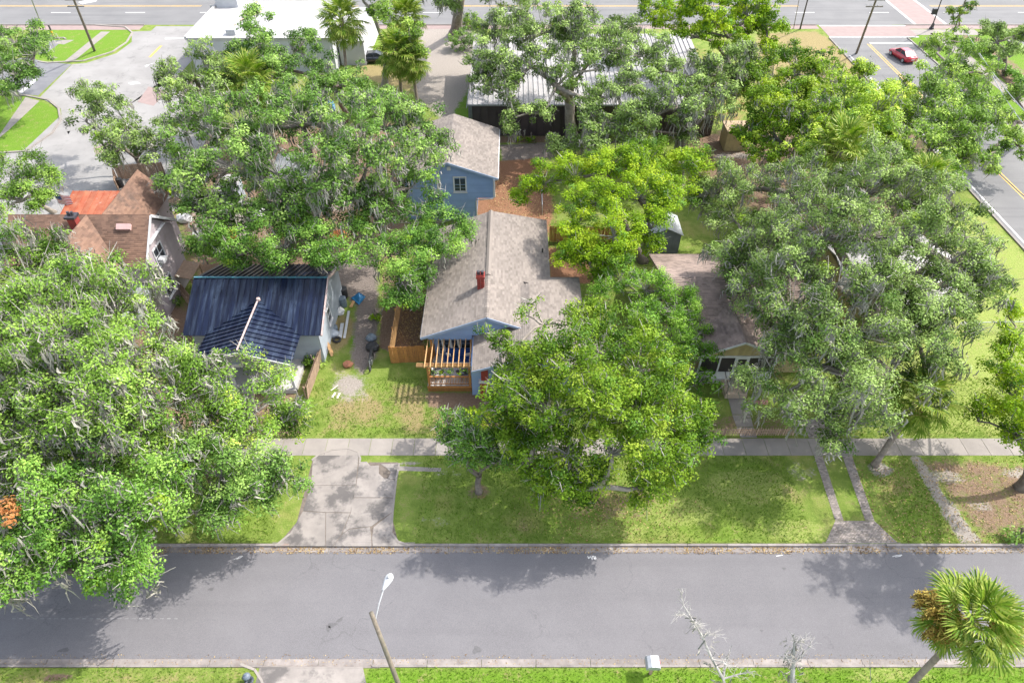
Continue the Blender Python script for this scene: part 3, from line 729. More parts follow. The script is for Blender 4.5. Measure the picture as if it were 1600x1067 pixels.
mb = MB(); mb.box(XL-0.05, XL+0.03, YF+0.1, YB-0.1, EZ-0.16, EZ-0.03); mb.build('eaves_gutter', white_trim, H)
mb = MB(); mb.slab([(-2.03, 41.8, RZ+0.02), (-1.83, 41.8, RZ+0.13), (-1.83, YB, RZ+0.13), (-2.03, YB, RZ+0.02)], (-0.4, 0, 1), 0.05)
mb.slab([(-1.63, 41.8, RZ+0.02), (-1.63, YB, RZ+0.02), (-1.83, YB, RZ+0.13), (-1.83, 41.8, RZ+0.13)], (0.4, 0, 1), 0.05); mb.build('ridge_vent', tan_shingle, H)
mb = MB(); y = YF+0.02
while y < 41.7:
    mb.cur = rngS.random()
    for s in (-1, 1): mb.slab([(-1.83, y, RZ+0.045), (-1.83, y+0.3, RZ+0.03), (-1.83+s*0.16, y+0.3, RZ-0.035), (-1.83+s*0.16, y, RZ-0.02)], (s*0.4, 0, 1), 0.02)
    y += 0.28
mb.build('ridge_cap', tan_shingle, H)
# front wing: low gable with hipped back
WL, WR, WX, WE, WZ = -2.85, 5.5, 1.33, 3.2, 4.62
roof_plane(H, [(WL, 33.6, WE), (WX, 33.6, WZ), (WX, 41.8, WZ), (WL, 41.8, WE)], (0, 1, 0), tan_shingle, rng=rngS)
roof_plane(H, [(WR, 33.6, WE), (WR, 44.3, WE), (WX, 41.8, WZ), (WX, 33.6, WZ)], (0, 1, 0), tan_shingle, rng=rngS)
roof_plane(H, [(WR, 44.3, WE), (WL+2.2, 44.3, WE), (WX, 41.8, WZ)], (1, 0, 0), tan_shingle, rng=rngS)
mb = MB()
for x1 in (WL, WR): mb.bar((x1, 33.58, WE-0.09), (WX, 33.58, WZ-0.09), 0.05, 0.19)
mb.build('bargeboard', MATS['slate_trim'], H)
mb = MB(); mb.add([(WL+0.3, 34.2, WE-0.1), (WR-0.3, 34.2, WE-0.1), (WX, 34.2, WZ-0.16), (WL+0.3, 34.3, WE-0.1), (WR-0.3, 34.3, WE-0.1), (WX, 34.3, WZ-0.16)], [(0, 1, 2), (5, 4, 3)]); mb.build('gable_wall', blue_siding, H)
ws = mat('pale_slate_siding', (0.28, 0.37, 0.53), (0.25, 0.33, 0.475), 0.8, 0.6, tint=0.08)
siding(H, [(-1.5, 34.22, 0.1), (5.0, 34.22, 0.1), (5.0, 34.22, 3.05), (-1.5, 34.22, 3.05)], (1, 0, 0), ws, out=(0, -1, 0))
siding(H, [(WL+0.4, 34.19, WE-0.08), (WR-0.4, 34.19, WE-0.08), (WX, 34.19, WZ-0.2)], (1, 0, 0), ws, out=(0, -1, 0))
window(H, (-0.75, 34.2, 1.95), (1, 0, 0), (0, -1, 0), 1.2, 1.3, (2, 1)); window(H, (2.6, 34.2, 1.95), (1, 0, 0), (0, -1, 0), 1.2, 1.3, (2, 1))
p = MB(); p.box(-2.35, -1.62, 33.95, 34.55, 0, 1.62); p.build('brick_pier', red_brick, H)
p = MB(); p.box(-2.42, -1.55, 33.88, 34.62, 1.62, 1.76); p.build('pier_cap', white_trim, H)
p = MB(); p.box(-2.24, -1.74, 34.05, 34.5, 1.76, 3.05); p.build('brick_column', red_brick, H)
st = MB()
for i in range(3): st.box(-0.45, 0.35, 33.2+i*0.33, 34.2, 0.0, 0.18*(i+1))
st.build('steps', red_floor, H)
p = MB(); p.box(0.25, 0.5, 33.5, 33.75, 0, 2.9); p.build('column', white_trim, H)
# chimney of red brick courses, two flue pots
ch = MB(); ch.box(-2.62, -2.12, 40.38, 40.92, 4.6, 6.18); cho = ch.build('chimney', mortar, H)
bm_ = MB(); bm_.box(-0.118, 0.118, -0.012, 0.012, -0.036, 0.036); bme = bm_.mesh('brick', red_brick)
bm_ = MB(); bm_.box(-0.012, 0.012, -0.118, 0.118, -0.036, 0.036); bme2 = bm_.mesh('brick', red_brick)
hl = wloc(H)
for r in range(19):
    zc = 4.92 + r*0.085
    for k in range(2):
        x = -2.62 + 0.125 + k*0.25
        for yy in (40.37, 40.93): link('brick', bme, cho, Vector((x, yy, zc)) - hl)
        y = 40.38 + 0.135 + k*0.27
        for xx in (-2.63, -2.11): link('brick', bme2, cho, Vector((xx, y, zc)) - hl)
p = MB(); p.box(-2.70, -2.04, 40.30, 41.0, 6.18, 6.36); p.build('chimney_cap', red_brick, H)
for x in (-2.52, -2.22): p = MB(); p.lathe((x, 40.65, 6.36), [(0.13, 0), (0.11, 0.3), (0.13, 0.32), (0.09, 0.33)], 10); p.build('flue_pot', dark_iron, H)
for q in ((847.6, 392), (710, 398)):
    c = G(*q, 4.0); zz = RZ - abs(c.x+1.83)*0.403
    c = G(*q, zz+0.15); p = MB(); p.tube([(c.x, c.y, zz-0.1), (c.x, c.y, zz+0.4)], 0.055, 8); p.build('vent_pipe', black_stuff, H)
# sliding door with curtains behind the pergola
window(H, (-4.35, 38.03, 1.62), (1, 0, 0), (0, -1, 0), 2.6, 2.0, (3, 1), name='patio_door', sill=False)
for x in (-5.35, -4.75, -4.15): p = MB(); p.tube([(x, 37.92, 2.62), (x+0.05, 37.9, 1.8), (x+0.22, 37.92, 0.75)], [0.10, 0.09, 0.12], 8); p.build('curtain', white_cloth, H)

# ------------------------------------------------ deck and pergola
D = empty('pergola_deck', (-4.3, 36.2, 0), 'timber deck with slatted pergola, railing and lattice skirt against the blue cottage', 'pergola')
dm = MB(); dm.box(-6.3, -2.98, 34.62, 38.0, 0.30, 0.50); dm.build('deck_frame', wood_new, D)
b1 = MB(); b1.box(-1.655, 1.655, -0.068, 0.068, 0, 0.035); bme = b1.mesh('deck_board', deck_grey); dl = wloc(D)
for i in range(23): link('deck_board', bme, D, Vector((-4.64, 34.70+i*0.145, 0.502)) - dl)
for x, y in ((-6.15, 34.72), (-3.12, 34.72), (-6.15, 37.6), (-3.12, 37.6)):
    p = MB(); p.box(x-0.075, x+0.075, y-0.075, y+0.075, 0, 2.62); p.build('post', wood_new, D)
for y in (34.62, 34.82): p = MB(); p.bar((-6.95, y, 2.66), (-2.87, y, 2.66), 0.05, 0.2); p.build('beam', wood_pale, D)
p = MB(); p.bar((-6.5, 37.66, 2.70), (-2.90, 37.66, 2.70), 0.06, 0.2); p.build('beam', wood_new, D)
r1 = MB(); r1.bar((0, 34.3, 2.86), (0, 37.75, 2.86), 0.055, 0.16); rme = r1.mesh('rafter', wood_pale, (0, dl.y, dl.z))
for i in range(9): link('rafter', rme, D, (-6.3 + i*0.405 - dl.x, 0, 0))
for zz, w_ in ((1.50, 0.12), (0.72, 0.07)):
    p = MB(); p.bar((-6.08, 34.70, zz), (-3.2, 34.70, zz), w_, 0.05); p.bar((-3.04, 34.70, zz), (-2.45, 34.70, zz), w_, 0.05); p.build('rail', wood_new, D)
    p = MB(); p.bar((-6.15, 34.8, zz), (-6.15, 37.5, zz), w_, 0.05); p.build('rail', wood_new, D)
b1 = MB(); b1.box(-0.02, 0.02, -0.02, 0.02, 0.72, 1.48); bme = b1.mesh('baluster', wood_new)
for i in range(30): link('baluster', bme, D, Vector((-5.98 + i*0.118, 34.70, 0)) - dl)
for i in range(20): link('baluster', bme, D, Vector((-6.15, 34.9 + i*0.135, 0)) - dl)
p = MB(); p.box(-6.32, -2.36, 34.57, 34.61, 0.44, 0.60); p.build('fascia', wood_new, D)
p = MB()
for i in range(-6, 44):
    x = -6.3 + i*0.1
    for s in (1, -1):
        xa, xb = (x, x+0.42) if s > 0 else (x+0.42, x)
        t0, t1 = 0.0, 1.0
        lo, hi = -6.3, -2.38
        def cl(t): return xa + (xb-xa)*t
        pts = [t for t in np.linspace(0, 1, 12) if lo <= cl(t) <= hi]
        if len(pts) > 1: p.bar((cl(pts[0]), 34.60 + 0.008*s, 0.02+0.42*pts[0]), (cl(pts[-1]), 34.60 + 0.008*s, 0.02+0.42*pts[-1]), 0.03, 0.008, up=(0, 1, 0))
o = p.build('lattice', wood_new, D); o['kind'] = 'stuff'
# things on the deck
S = empty('sofa', (-4.15, 37.35, 0.54), 'blue outdoor sofa with three seat cushions under the pergola', 'sofa')
sx = -4.15
p = MB(); p.box(sx-1.0, sx+1.0, 36.95, 37.75, 0.54, 0.78); p.build('base', white_trim, S)
for i in range(3):
    p = MB(); p.box(sx-0.93+i*0.62+0.01, sx-0.93+(i+1)*0.62-0.01, 36.93, 37.5, 0.785, 0.97); p.build('seat_cushion', blue_cloth, S)
    p = MB(); p.obox((sx-0.62+i*0.62, 37.60, 1.20), (0.30, 0, 0), (0, 0.09, 0.02), (0, 0.06, 0.24)); p.build('back_cushion', blue_cloth, S)
for s in (-1, 1): p = MB(); p.box(sx+s*0.99-0.06, sx+s*0.99+0.06, 36.95, 37.7, 0.79, 1.12); p.build('armrest', blue_cloth, S)
for s, nm in ((-1, 'white cushion propped on the armrest end of the blue sofa near the fence'), (1, 'white cushion propped on the blue sofa end near the brick pier')):
    p = MB(); p.obox((sx+s*0.74, 37.38, 1.13), (0.2, 0.06*s, 0), (0, 0.05, 0.02), (0, -0.06, 0.17)); tag(p.build('cushion', white_cloth, None, loc=(sx+s*0.74, 37.38, 0.97)), nm, 'cushion', 'white sofa cushions')
def patio_chair(x, y, rz, label, m):
    C_ = empty('patio_chair', (x, y, 0.54), label, 'chair', 'chairs on the deck', rz=rz)
    def part(nm, mb_, mm): return link(nm, mb_.mesh(nm, mm), C_)
    p = MB(); p.box(-0.3, 0.3, -0.3, 0.3, 0.36, 0.46); part('seat', p, m)
    p = MB(); p.obox((0, 0.32, 0.72), (0.3, 0, 0), (0, 0.04, 0.01), (0, 0.08, 0.28)); part('backrest', p, m)
    for sx_ in (-0.27, 0.27):
        for sy in (-0.27, 0.27): p = MB(); p.box(sx_-0.025, sx_+0.025, sy-0.025, sy+0.025, 0, 0.36); part('leg', p, black_stuff)
        p = MB(); p.box(sx_-0.035, sx_+0.035, -0.3, 0.3, 0.58, 0.63); part('armrest', p, black_stuff)
patio_chair(-5.55, 35.6, R(100), 'white cushioned chair at the fence end of the deck', white_cloth)
patio_chair(-3.55, 35.55, R(-80), 'dark frame chair with grey cushion beside the pergola post', mat('grey_cushion', (0.25, 0.26, 0.32), (0.2, 0.21, 0.27), 4, 0.9))
patio_chair(-2.75, 35.6, R(-90), 'pale blue seat squeezed between pergola post and brick pier', mat('sky_cushion', (0.42, 0.52, 0.60), (0.36, 0.45, 0.53), 4, 0.9))

# ------------------------------------------------ the two-storey blue garage behind
Gh = empty('garage', (-5.9, 62, 0), 'two-storey bright blue garage with tan shingle roof and one white window', 'garage')
gx0, gx1, gy0, gy1 = -10.2, -1.75, 57.5, 66.6
mb = MB(); mb.box(gx0, gx1, gy0, gy1, 2.6, 4.92); mb.box(gx0, gx1-1.75, gy0+0.02, gy1, 0, 2.6)
mb.add([(gx0, gy0, 4.92), (gx1, gy0, 4.92), (-5.98, gy0, 6.42), (gx0, gy1, 4.92), (gx1, gy1, 4.92), (-5.98, gy1, 6.42)], [(0, 1, 2), (5, 4, 3), (1, 4, 5, 2), (0, 2, 5, 3)]); mb.build('wall', blue_siding, Gh)
siding(Gh, [(gx0, gy0-0.02, 2.6), (gx1, gy0-0.02, 2.6), (gx1, gy0-0.02, 4.92), (-5.98, gy0-0.02, 6.4), (gx0, gy0-0.02, 4.92)], (1, 0, 0), blue_siding, out=(0, -1, 0))
siding(Gh, [(gx0, gy0-0.0, 0.1), (gx1-1.75, gy0, 0.1), (gx1-1.75, gy0, 2.6), (gx0, gy0, 2.6)], (1, 0, 0), blue_siding, out=(0, -1, 0))
roof_plane(Gh, [(gx0-0.42, 57.0, 5.0), (-5.98, 57.0, 6.62), (-5.98, 67.1, 6.62), (gx0-0.42, 67.1, 5.0)], (0, 1, 0), tan_shingle, rng=rngS)
roof_plane(Gh, [(gx1+0.42, 57.0, 5.0), (gx1+0.42, 67.1, 5.0), (-5.98, 67.1, 6.62), (-5.98, 57.0, 6.62)], (0, 1, 0), tan_shingle, rng=rngS)
mb = MB()
for x1 in (gx0-0.42, gx1+0.42): mb.bar((x1, 56.97, 4.9), (-5.98, 56.97, 6.52), 0.05, 0.2)
mb.build('bargeboard', MATS['slate_trim'], Gh)
mb = MB(); mb.box(gx1+0.36, gx1+0.50, 57.05, 67.0, 4.82, 4.95); mb.build('eaves_gutter', white_trim, Gh)
mb = MB(); mb.box(gx1-0.06, gx1+0.03, gy0-0.05, gy0+0.05, 2.6, 4.85); mb.build('corner_board', white_trim, Gh)
gutter_pipe(Gh, [(gx1+0.42, 57.1, 4.85), (gx1+0.08, 57.36, 4.5), (gx1+0.08, 57.36, 2.75), (gx1-0.1, 57.36, 2.6), (gx1-1.6, 57.36, 2.45), (gx1-1.72, 57.36, 2.3), (gx1-1.72, 57.36, 0.1)])
window(Gh, (-4.95, gy0-0.02, 4.1), (1, 0, 0), (0, -1, 0), 1.15, 1.55, (2, 1), fw=0.13)
p = MB(); p.box(-6.1, -5.75, gy0-0.06, gy0-0.0, 5.55, 5.95); p.build('gable_vent', white_trim, Gh)

# ------------------------------------------------ pale mauve two-storey house on the west corner
P_ = empty('two_storey_house', (-33.5, 46, 0), 'pale mauve two-storey house with steep brown shingle roofs and cross gable', 'house')
x0, x1, yf, yb, ez, rz, yr = -39.2, -28.8, 42.9, 48.6, 5.7, 8.3, 45.75
mb = MB(); mb.box(x0+0.2, x1, yf, yb, 0, ez-0.05)
mb.add([(x0+0.2, yf, ez-0.05), (x1, yf, ez-0.05), (x0+0.2, yb, ez-0.05), (x1, yb, ez-0.05), (x0+0.2, yr, rz-0.25), (x1, yr, rz-0.25)], [(0, 4, 2), (1, 3, 5), (0, 1, 5, 4), (2, 4, 5, 3)]); mb.build('wall', pink_siding, P_)
siding(P_, [(x1+0.02, yf, 0.3), (x1+0.02, yb, 0.3), (x1+0.02, yb, ez-0.1), (x1+0.02, yr, rz-0.3), (x1+0.02, yf, ez-0.1)], (0, 1, 0), pink_siding, 0.2, out=(1, 0, 0))
e = 0.35; k_ = (rz-ez)/(yr-42.5)
roof_plane(P_, [(x0-e, 42.45, ez-0.02), (x1+e, 42.45, ez-0.02), (x1+e, yr, rz), (x0-e, yr, rz)], (1, 0, 0), brown_shingle, rng=rngS)
roof_plane(P_, [(x0-e, 49.05, ez-0.02), (x0-e, yr, rz), (x1+e, yr, rz), (x1+e, 49.05, ez-0.02)], (1, 0, 0), brown_shingle, rng=rngS)
mb = MB(); mb.bar((x1+e+0.02, 42.4, ez-0.12), (x1+e+0.02, yr, rz-0.1), 0.05, 0.22); mb.bar((x1+e+0.02, 49.1, ez-0.12), (x1+e+0.02, yr, rz-0.1), 0.05, 0.22); mb.build('bargeboard', white_trim, P_)
mb = MB(); mb.box(x1+0.02, x1+0.30, yf+1.4, yb-1.2, 6.45, 6.5); mb.build('soffit_board', white_trim, P_)
cx, hw, cf = -33.45, 3.0, 39.9
roof_plane(P_, [(cx+hw, cf, ez+0.0), (cx+hw, 42.6, ez+0.0), (cx, yr, rz+0.02), (cx, cf, rz+0.02)], (0, 1, 0), brown_shingle, rng=rngS)
roof_plane(P_, [(cx-hw, cf, ez+0.0), (cx, cf, rz+0.02), (cx, yr, rz+0.02), (cx-hw, 42.6, ez+0.0)], (0, 1, 0), brown_shingle, rng=rngS)
mb = MB(); mb.box(cx-hw+0.4, cx+hw-0.4, cf+0.4, yf, 0, ez); mb.add([(cx-hw+0.4, cf+0.4, ez), (cx+hw-0.4, cf+0.4, ez), (cx, cf+0.4, rz-0.35), (cx-hw+0.4, yf, ez), (cx+hw-0.4, yf, ez), (cx, yf, rz-0.35)], [(0, 1, 2), (5, 4, 3), (1, 4, 5, 2), (0, 2, 5, 3)]); mb.build('bay_wall', pink_siding, P_)
rx, rh = -32.5, 2.05
roof_plane(P_, [(rx+rh, 53.2, ez), (rx, 53.2, rz-0.25), (rx, yr, rz-0.25), (rx+rh, yr, ez)], (0, 1, 0), brown_shingle, rng=rngS)
roof_plane(P_, [(rx-rh, 53.2, ez), (rx-rh, yr, ez), (rx, yr, rz-0.25), (rx, 53.2, rz-0.25)], (0, 1, 0), brown_shingle, rng=rngS)
mb = MB(); mb.box(rx-rh+0.3, rx+rh-0.3, yb, 52.9, 0, ez); mb.build('wing_wall', pink_siding, P_)
window(P_, (rx+rh-0.3, 50.2, 4.7), (0, 1, 0), (1, 0, 0), 0.9, 1.3, (1, 2))
window(P_, (x1+0.03, 45.25, 4.9), (0, 1, 0), (1, 0, 0), 1.5, 1.5, (2, 2)); window(P_, (x1+0.03, 44.75, 2.0), (0, 1, 0), (1, 0, 0), 1.5, 1.6, (2, 2))
p = MB(); p.box(x1+0.05, x1+0.5, 44.7, 45.3, 4.3, 4.7); p.build('air_conditioner', white_trim, P_)
p = MB(); p.obox((-30.35, 44.85, 7.75), (0.55, 0, 0), (0, 0.18, 0.14), (0, -0.05, 0.10)); p.build('roof_vent', mat('dusty_pink_metal', (0.50, 0.33, 0.31), (0.44, 0.29, 0.27), 3, 0.6), P_)
ch = MB(); ch.box(-34.45, -33.85, 44.75, 45.35, 7.0, 8.55); cho = ch.build('chimney', red_brick, P_)
p = MB(); p.box(-34.55, -33.75, 44.65, 45.45, 8.55, 8.72); p.build('chimney_cap', dark_iron, cho)
for x in (-34.3, -34.0): p = MB(); p.lathe((x, 45.05, 8.72), [(0.12, 0), (0.1, 0.28), (0.12, 0.3)], 8); p.build('flue_pot', dark_iron, cho)
pm_ = MB(); zz = 3.9
mb = MB(); mb.slab([(-30.6, 39.6, 3.0), (-28.6, 39.6, 3.0), (-28.6, 42.8, 3.7), (-30.6, 42.8, 3.7)], (0, -0.2, 1), 0.1); mb.build('porch_roof', silver, P_)
for x in (-30.5, -28.7): mb = MB(); mb.box(x-0.08, x+0.08, 39.7, 39.86, 0, 3.0); mb.build('porch_post', white_trim, P_)
mb = MB(); mb.slab([(-28.75, 46.0, 2.0), (-27.4, 46.0, 1.7), (-27.4, 48.3, 1.7), (-28.75, 48.3, 2.0)], (0.2, 0, 1), 0.08); mb.build('lean_to_roof', wood_old, P_)
for y in (46.1, 48.2): mb = MB(); mb.box(-27.55, -27.45, y-0.05, y+0.05, 0, 1.66); mb.build('lean_to_post', wood_old, P_)
# rusty lean-to roof of separate sheets
rl = wloc(P_); mb = MB(); mb.slab([(-0.29, 52.6, 3.1), (0.29, 52.6, 3.1), (0.29, 56.6, 3.9), (-0.29, 56.6, 3.9)], (0, -0.2, 1), 0.03); mb.bar((-0.27, 52.6, 3.13), (-0.27, 56.6, 3.93), 0.05, 0.05)
rme = mb.mesh('roof_sheet', rust_roof, (0, rl.y, 0))
for i in range(11): link('roof_sheet', rme, P_, (-41.2 + i*0.6 - rl.x, 0, 0))
for x in (-41.2, -38.2, -35.3):
    mb = MB(); mb.box(x-0.07, x+0.07, 52.7, 52.84, 0, 3.06); mb.build('porch_post', white_trim, P_)

# ------------------------------------------------ small house with a navy-black standing-seam roof
K = empty('metal_roof_house', (-19.3, 41.5, 0), 'pale house under a navy-black standing-seam metal roof with front gable', 'house')
kx0, kx1, kyf, kyb, kyr, kez, krz = -24.6, -14.25, 37.3, 46.1, 41.7, 3.2, 5.2
mb = MB(); mb.box(kx0+0.4, kx1-0.4, kyf+0.4, kyb-0.4, 0, kez-0.05)
mb.add([(kx0+0.4, kyf+0.4, kez-0.05), (kx1-0.4, kyf+0.4, kez-0.05), (kx0+0.4, kyb-0.4, kez-0.05), (kx1-0.4, kyb-0.4, kez-0.05), (kx0+0.4, kyr, krz-0.2), (kx1-0.4, kyr, krz-0.2)], [(0, 4, 2), (1, 3, 5), (0, 1, 5, 4), (2, 4, 5, 3)]); mb.build('wall', pale_siding, K)
siding(K, [(kx1-0.38, kyf+0.4, 0.2), (kx1-0.38, kyb-0.4, 0.2), (kx1-0.38, kyb-0.4, kez-0.1), (kx1-0.38, kyr, krz-0.25), (kx1-0.38, kyf+0.4, kez-0.1)], (0, 1, 0), pale_siding, 0.18, out=(1, 0, 0))
siding(K, [(-16.4, kyf+0.38, 0.2), (kx1-0.4, kyf+0.38, 0.2), (kx1-0.4, kyf+0.38, kez-0.1), (-16.4, kyf+0.38, kez-0.1)], (1, 0, 0), pale_siding, 0.18, out=(0, -1, 0))
def seam_roof(house, poly, run, m, width=0.45, th=0.05, rib=0.075):
    """Standing-seam sheets, each its own part; run = direction of the seams (up the slope)."""
    P = [Vector(p) for p in poly]; n = (P[1]-P[0]).cross(P[2]-P[0]).normalized()
    if n.z < 0: n = -n
    v = Vector(run); v = (v - n*v.dot(n)).normalized(); u = v.cross(n).normalized(); o = P[0]
    Q = [((p-o).dot(u), (p-o).dot(v)) for p in P]
    a, b_ = min(q[0] for q in Q), max(q[0] for q in Q); lo, hi = min(q[1] for q in Q)-1, max(q[1] for q in Q)+1
    N_ = max(1, round((b_-a)/width)); w = (b_-a)/N_
    for i in range(N_):
        c = clip2([(a+i*w+0.004, lo), (a+(i+1)*w-0.004, lo), (a+(i+1)*w-0.004, hi), (a+i*w+0.004, hi)], Q)
        if len(c) < 3: continue
        mb = MB(); mb.slab([o + u*s + v*t for s, t in c], n, th)
        e_ = [t for s, t in c if abs(s-(a+i*w+0.004)) < 1e-3]
        if len(e_) >= 2 and max(e_)-min(e_) > 0.1:
            s = a+i*w+0.02; mb.bar(o + u*s + v*min(e_) + n*rib/2, o + u*s + v*max(e_) + n*rib/2, 0.04, rib, up=n)
        mb.build('roof_sheet', m, house)
seam_roof(K, [(kx0, kyf, kez), (kx1, kyf, kez), (kx1, kyr, krz), (kx0, kyr, krz)], (0, 1, 0.47), black_metal)
seam_roof(K, [(kx0, kyb, kez), (kx0, kyr, krz), (kx1, kyr, krz), (kx1, kyb, kez)], (0, -1, 0.47), black_metal)
fx, fh, ff, fz = -19.35, 3.55, 34.2, 4.42; ya = kyf + (fz-kez)/((krz-kez)/(kyr-kyf))
seam_roof(K, [(fx+fh, ff, kez+0.03), (fx+fh, kyf, kez+0.03), (fx, ya, fz+0.03), (fx, ff, fz+0.03)], (-1, 0, 0.35), black_metal)
seam_roof(K, [(fx-fh, ff, kez+0.03), (fx, ff, fz+0.03), (fx, ya, fz+0.03), (fx-fh, kyf, kez+0.03)], (1, 0, 0.35), black_metal)
under = mat('bare_roof_edge', (0.40, 0.27, 0.25), (0.50, 0.42, 0.40), 5, 0.8); teal = mat('teal_underlay', (0.05, 0.20, 0.24), (0.08, 0.15, 0.2), 4, 0.6)
mb = MB(); mb.bar((fx, ff+0.2, fz+0.10), (fx, ya-0.15, fz+0.10), 0.12, 0.05); mb.build('ridge_strip', under, K)
mb = MB(); mb.bar((kx0, kyr, krz+0.07), (kx1, kyr, krz+0.07), 0.16, 0.05); mb.build('ridge_strip', teal, K)
mb = MB(); mb.bar((kx1+0.02, kyf, kez-0.0), (kx1+0.02, kyr, krz-0.0), 0.08, 0.2); mb.bar((kx1+0.02, kyb, kez), (kx1+0.02, kyr, krz), 0.08, 0.2); mb.build('bargeboard', under, K)
mb = MB(); mb.bar((fx+fh, ff-0.03, kez-0.03), (fx, ff-0.03, fz-0.03), 0.07, 0.2); mb.bar((fx-fh, ff-0.03, kez-0.03), (fx, ff-0.03, fz-0.03), 0.07, 0.2); mb.box(fx-fh+0.1, fx+fh-0.1, ff+0.15, ff+0.3, kez-0.35, kez-0.1); mb.build('porch_fascia', white_trim, K)
mb = MB(); mb.add([(fx-fh+0.4, ff+0.25, kez-0.1), (fx+fh-0.4, ff+0.25, kez-0.1), (fx, ff+0.25, fz-0.15)], [(0, 1, 2)]); mb.build('gable_wall', pale_siding, K)
for x in (-22.4, -20.6, -18.2, -16.2): mb = MB(); mb.box(x-0.1, x+0.1, ff+0.3, ff+0.5, 0, kez-0.1); mb.build('porch_post', white_trim, K)
mb = MB(); mb.box(fx-fh+0.3, fx+fh-0.3, ff+0.2, kyf+0.4, 0, 0.35); mb.build('porch_floor', deck_grey, K)
window(K, (kx1-0.37, 40.9, 2.1), (0, 1, 0), (1, 0, 0), 0.9, 1.4, (1, 2)); window(K, (-18.7, kyf+0.37, 1.7), (1, 0, 0), (0, -1, 0), 1.0, 1.5, (1, 2))
p = MB(); p.lathe((G(403,468,4.6).x, ya-0.1, fz+0.05), [(0.16, 0), (0.16, 0.18), (0.12, 0.22)], 8); p.build('roof_vent', under, K)

# ------------------------------------------------ brown-shingled bungalow on the east side
B = empty('bungalow', (16.5, 41, 0), 'bungalow with weathered brown shingle roof, tan board gable and white screened porch', 'house')
bx0, bx1, byf, byb, byr, bez, brz = 11.7, 22.5, 36.3, 47.5, 41.8, 3.2, 5.2
mb = MB(); mb.box(bx0+0.4, bx1-0.4, byf+0.3, byb-0.4, 0, bez-0.05)
mb.add([(bx0+0.4, byf+0.3, bez-0.05), (bx1-0.4, byf+0.3, bez-0.05), (bx0+0.4, byb-0.4, bez-0.05), (bx1-0.4, byb-0.4, bez-0.05), (bx0+0.4, byr, brz-0.2), (bx1-0.4, byr, brz-0.2)], [(0, 4, 2), (1, 3, 5), (0, 1, 5, 4), (2, 4, 5, 3)]); mb.build('wall', gable_tan, B)
roof_plane(B, [(bx0, byf, bez), (bx1, byf, bez), (bx1, byr, brz), (bx0, byr, brz)], (1, 0, 0), dark_shingle, rng=rngS)
roof_plane(B, [(bx0, byb, bez), (bx0, byr, brz), (bx1, byr, brz), (bx1, byb, bez)], (1, 0, 0), dark_shingle, rng=rngS)
px_, ph, pf, pz = 16.65, 2.95, 35.15, 4.55; pk = byf + (pz-bez)/((brz-bez)/(byr-byf))
roof_plane(B, [(px_-ph, pf, bez+0.02), (px_, pf, pz), (px_, pk+1.2, pz), (px_-ph, byf+0.4, bez+0.02)], (0, 1, 0), dark_shingle, rng=rngS)
roof_plane(B, [(px_+ph, pf, bez+0.02), (px_+ph, byf+0.4, bez+0.02), (px_, pk+1.2, pz), (px_, pf, pz)], (0, 1, 0), dark_shingle, rng=rngS)
mb = MB(); mb.bar((px_-ph, pf-0.02, bez-0.06), (px_, pf-0.02, pz-0.08), 0.05, 0.16); mb.bar((px_+ph, pf-0.02, bez-0.06), (px_, pf-0.02, pz-0.08), 0.05, 0.16); mb.build('bargeboard', white_trim, B)
for i in range(17):
    xa = px_-2.75 + i*5.5/17; xb = xa + 5.5/17 - 0.012
    f = lambda x: bez-0.05 + (pz-bez-0.1)*(1-abs(x-px_)/2.75)
    mb = MB(); mb.add([(xa, pf+0.28, bez-0.25), (xb, pf+0.28, bez-0.25), (xb, pf+0.28, f(xb)), (xa, pf+0.28, f(xa)), (xa, pf+0.32, bez-0.25), (xb, pf+0.32, bez-0.25), (xb, pf+0.32, f(xb)), (xa, pf+0.32, f(xa))], [(0, 1, 2, 3), (7, 6, 5, 4), (0, 3, 7, 4), (1, 5, 6, 2)]); mb.build('gable_board', gable_tan, B)
mb = MB(); mb.box(px_-2.85, px_+2.85, pf+0.22, pf+0.4, bez-0.42, bez-0.25); mb.build('porch_beam', white_trim, B)
mb = MB(); mb.box(px_-2.8, px_+2.8, pf+0.25, byf+0.3, 0.05, 0.5); mb.build('porch_floor', deck_grey, B)
for x in (-2.75, -1.35, -0.2, 0.75, 2.0, 2.75): mb = MB(); mb.box(px_+x-0.06, px_+x+0.06, pf+0.27, pf+0.39, 0.5, bez-0.42); mb.build('porch_post', white_trim, B)
for a, b_ in ((-2.69, -1.41), (-1.29, -0.26), (0.81, 1.94), (2.06, 2.69)):
    mb = MB(); mb.box(px_+a, px_+b_, pf+0.32, pf+0.34, 1.25, bez-0.42); mb.build('insect_screen', screen, B)
    n = int((b_-a)/0.16)
    for i in range(n):
        mb = MB(); x = px_+a + (b_-a)*i/n; mb.box(x+0.004, x+(b_-a)/n-0.004, pf+0.29, pf+0.33, 0.5, 1.24); mb.build('panel_board', white_trim, B)
dd = MB()
for z0, z1 in ((0.52, 0.66), (1.25, 1.37), (2.6, 2.74)): dd.box(px_-0.14, px_+0.69, pf+0.25, pf+0.29, z0, z1)
for x in (-0.14, 0.60): dd.box(px_+x, px_+x+0.10, pf+0.249, pf+0.291, 0.52, 2.74)
do = dd.build('screen_door', white_trim, B); dd = MB(); dd.box(px_-0.04, px_+0.6, pf+0.262, pf+0.275, 0.6, 2.7); dd.build('insect_screen', screen, do)
mb = MB(); mb.box(px_-0.85, px_+0.75, 33.9, pf+0.26, 0, 0.44); mb.build('step', mat('tan_step', (0.42, 0.33, 0.25), (0.36, 0.28, 0.21), 3, 0.85), B)
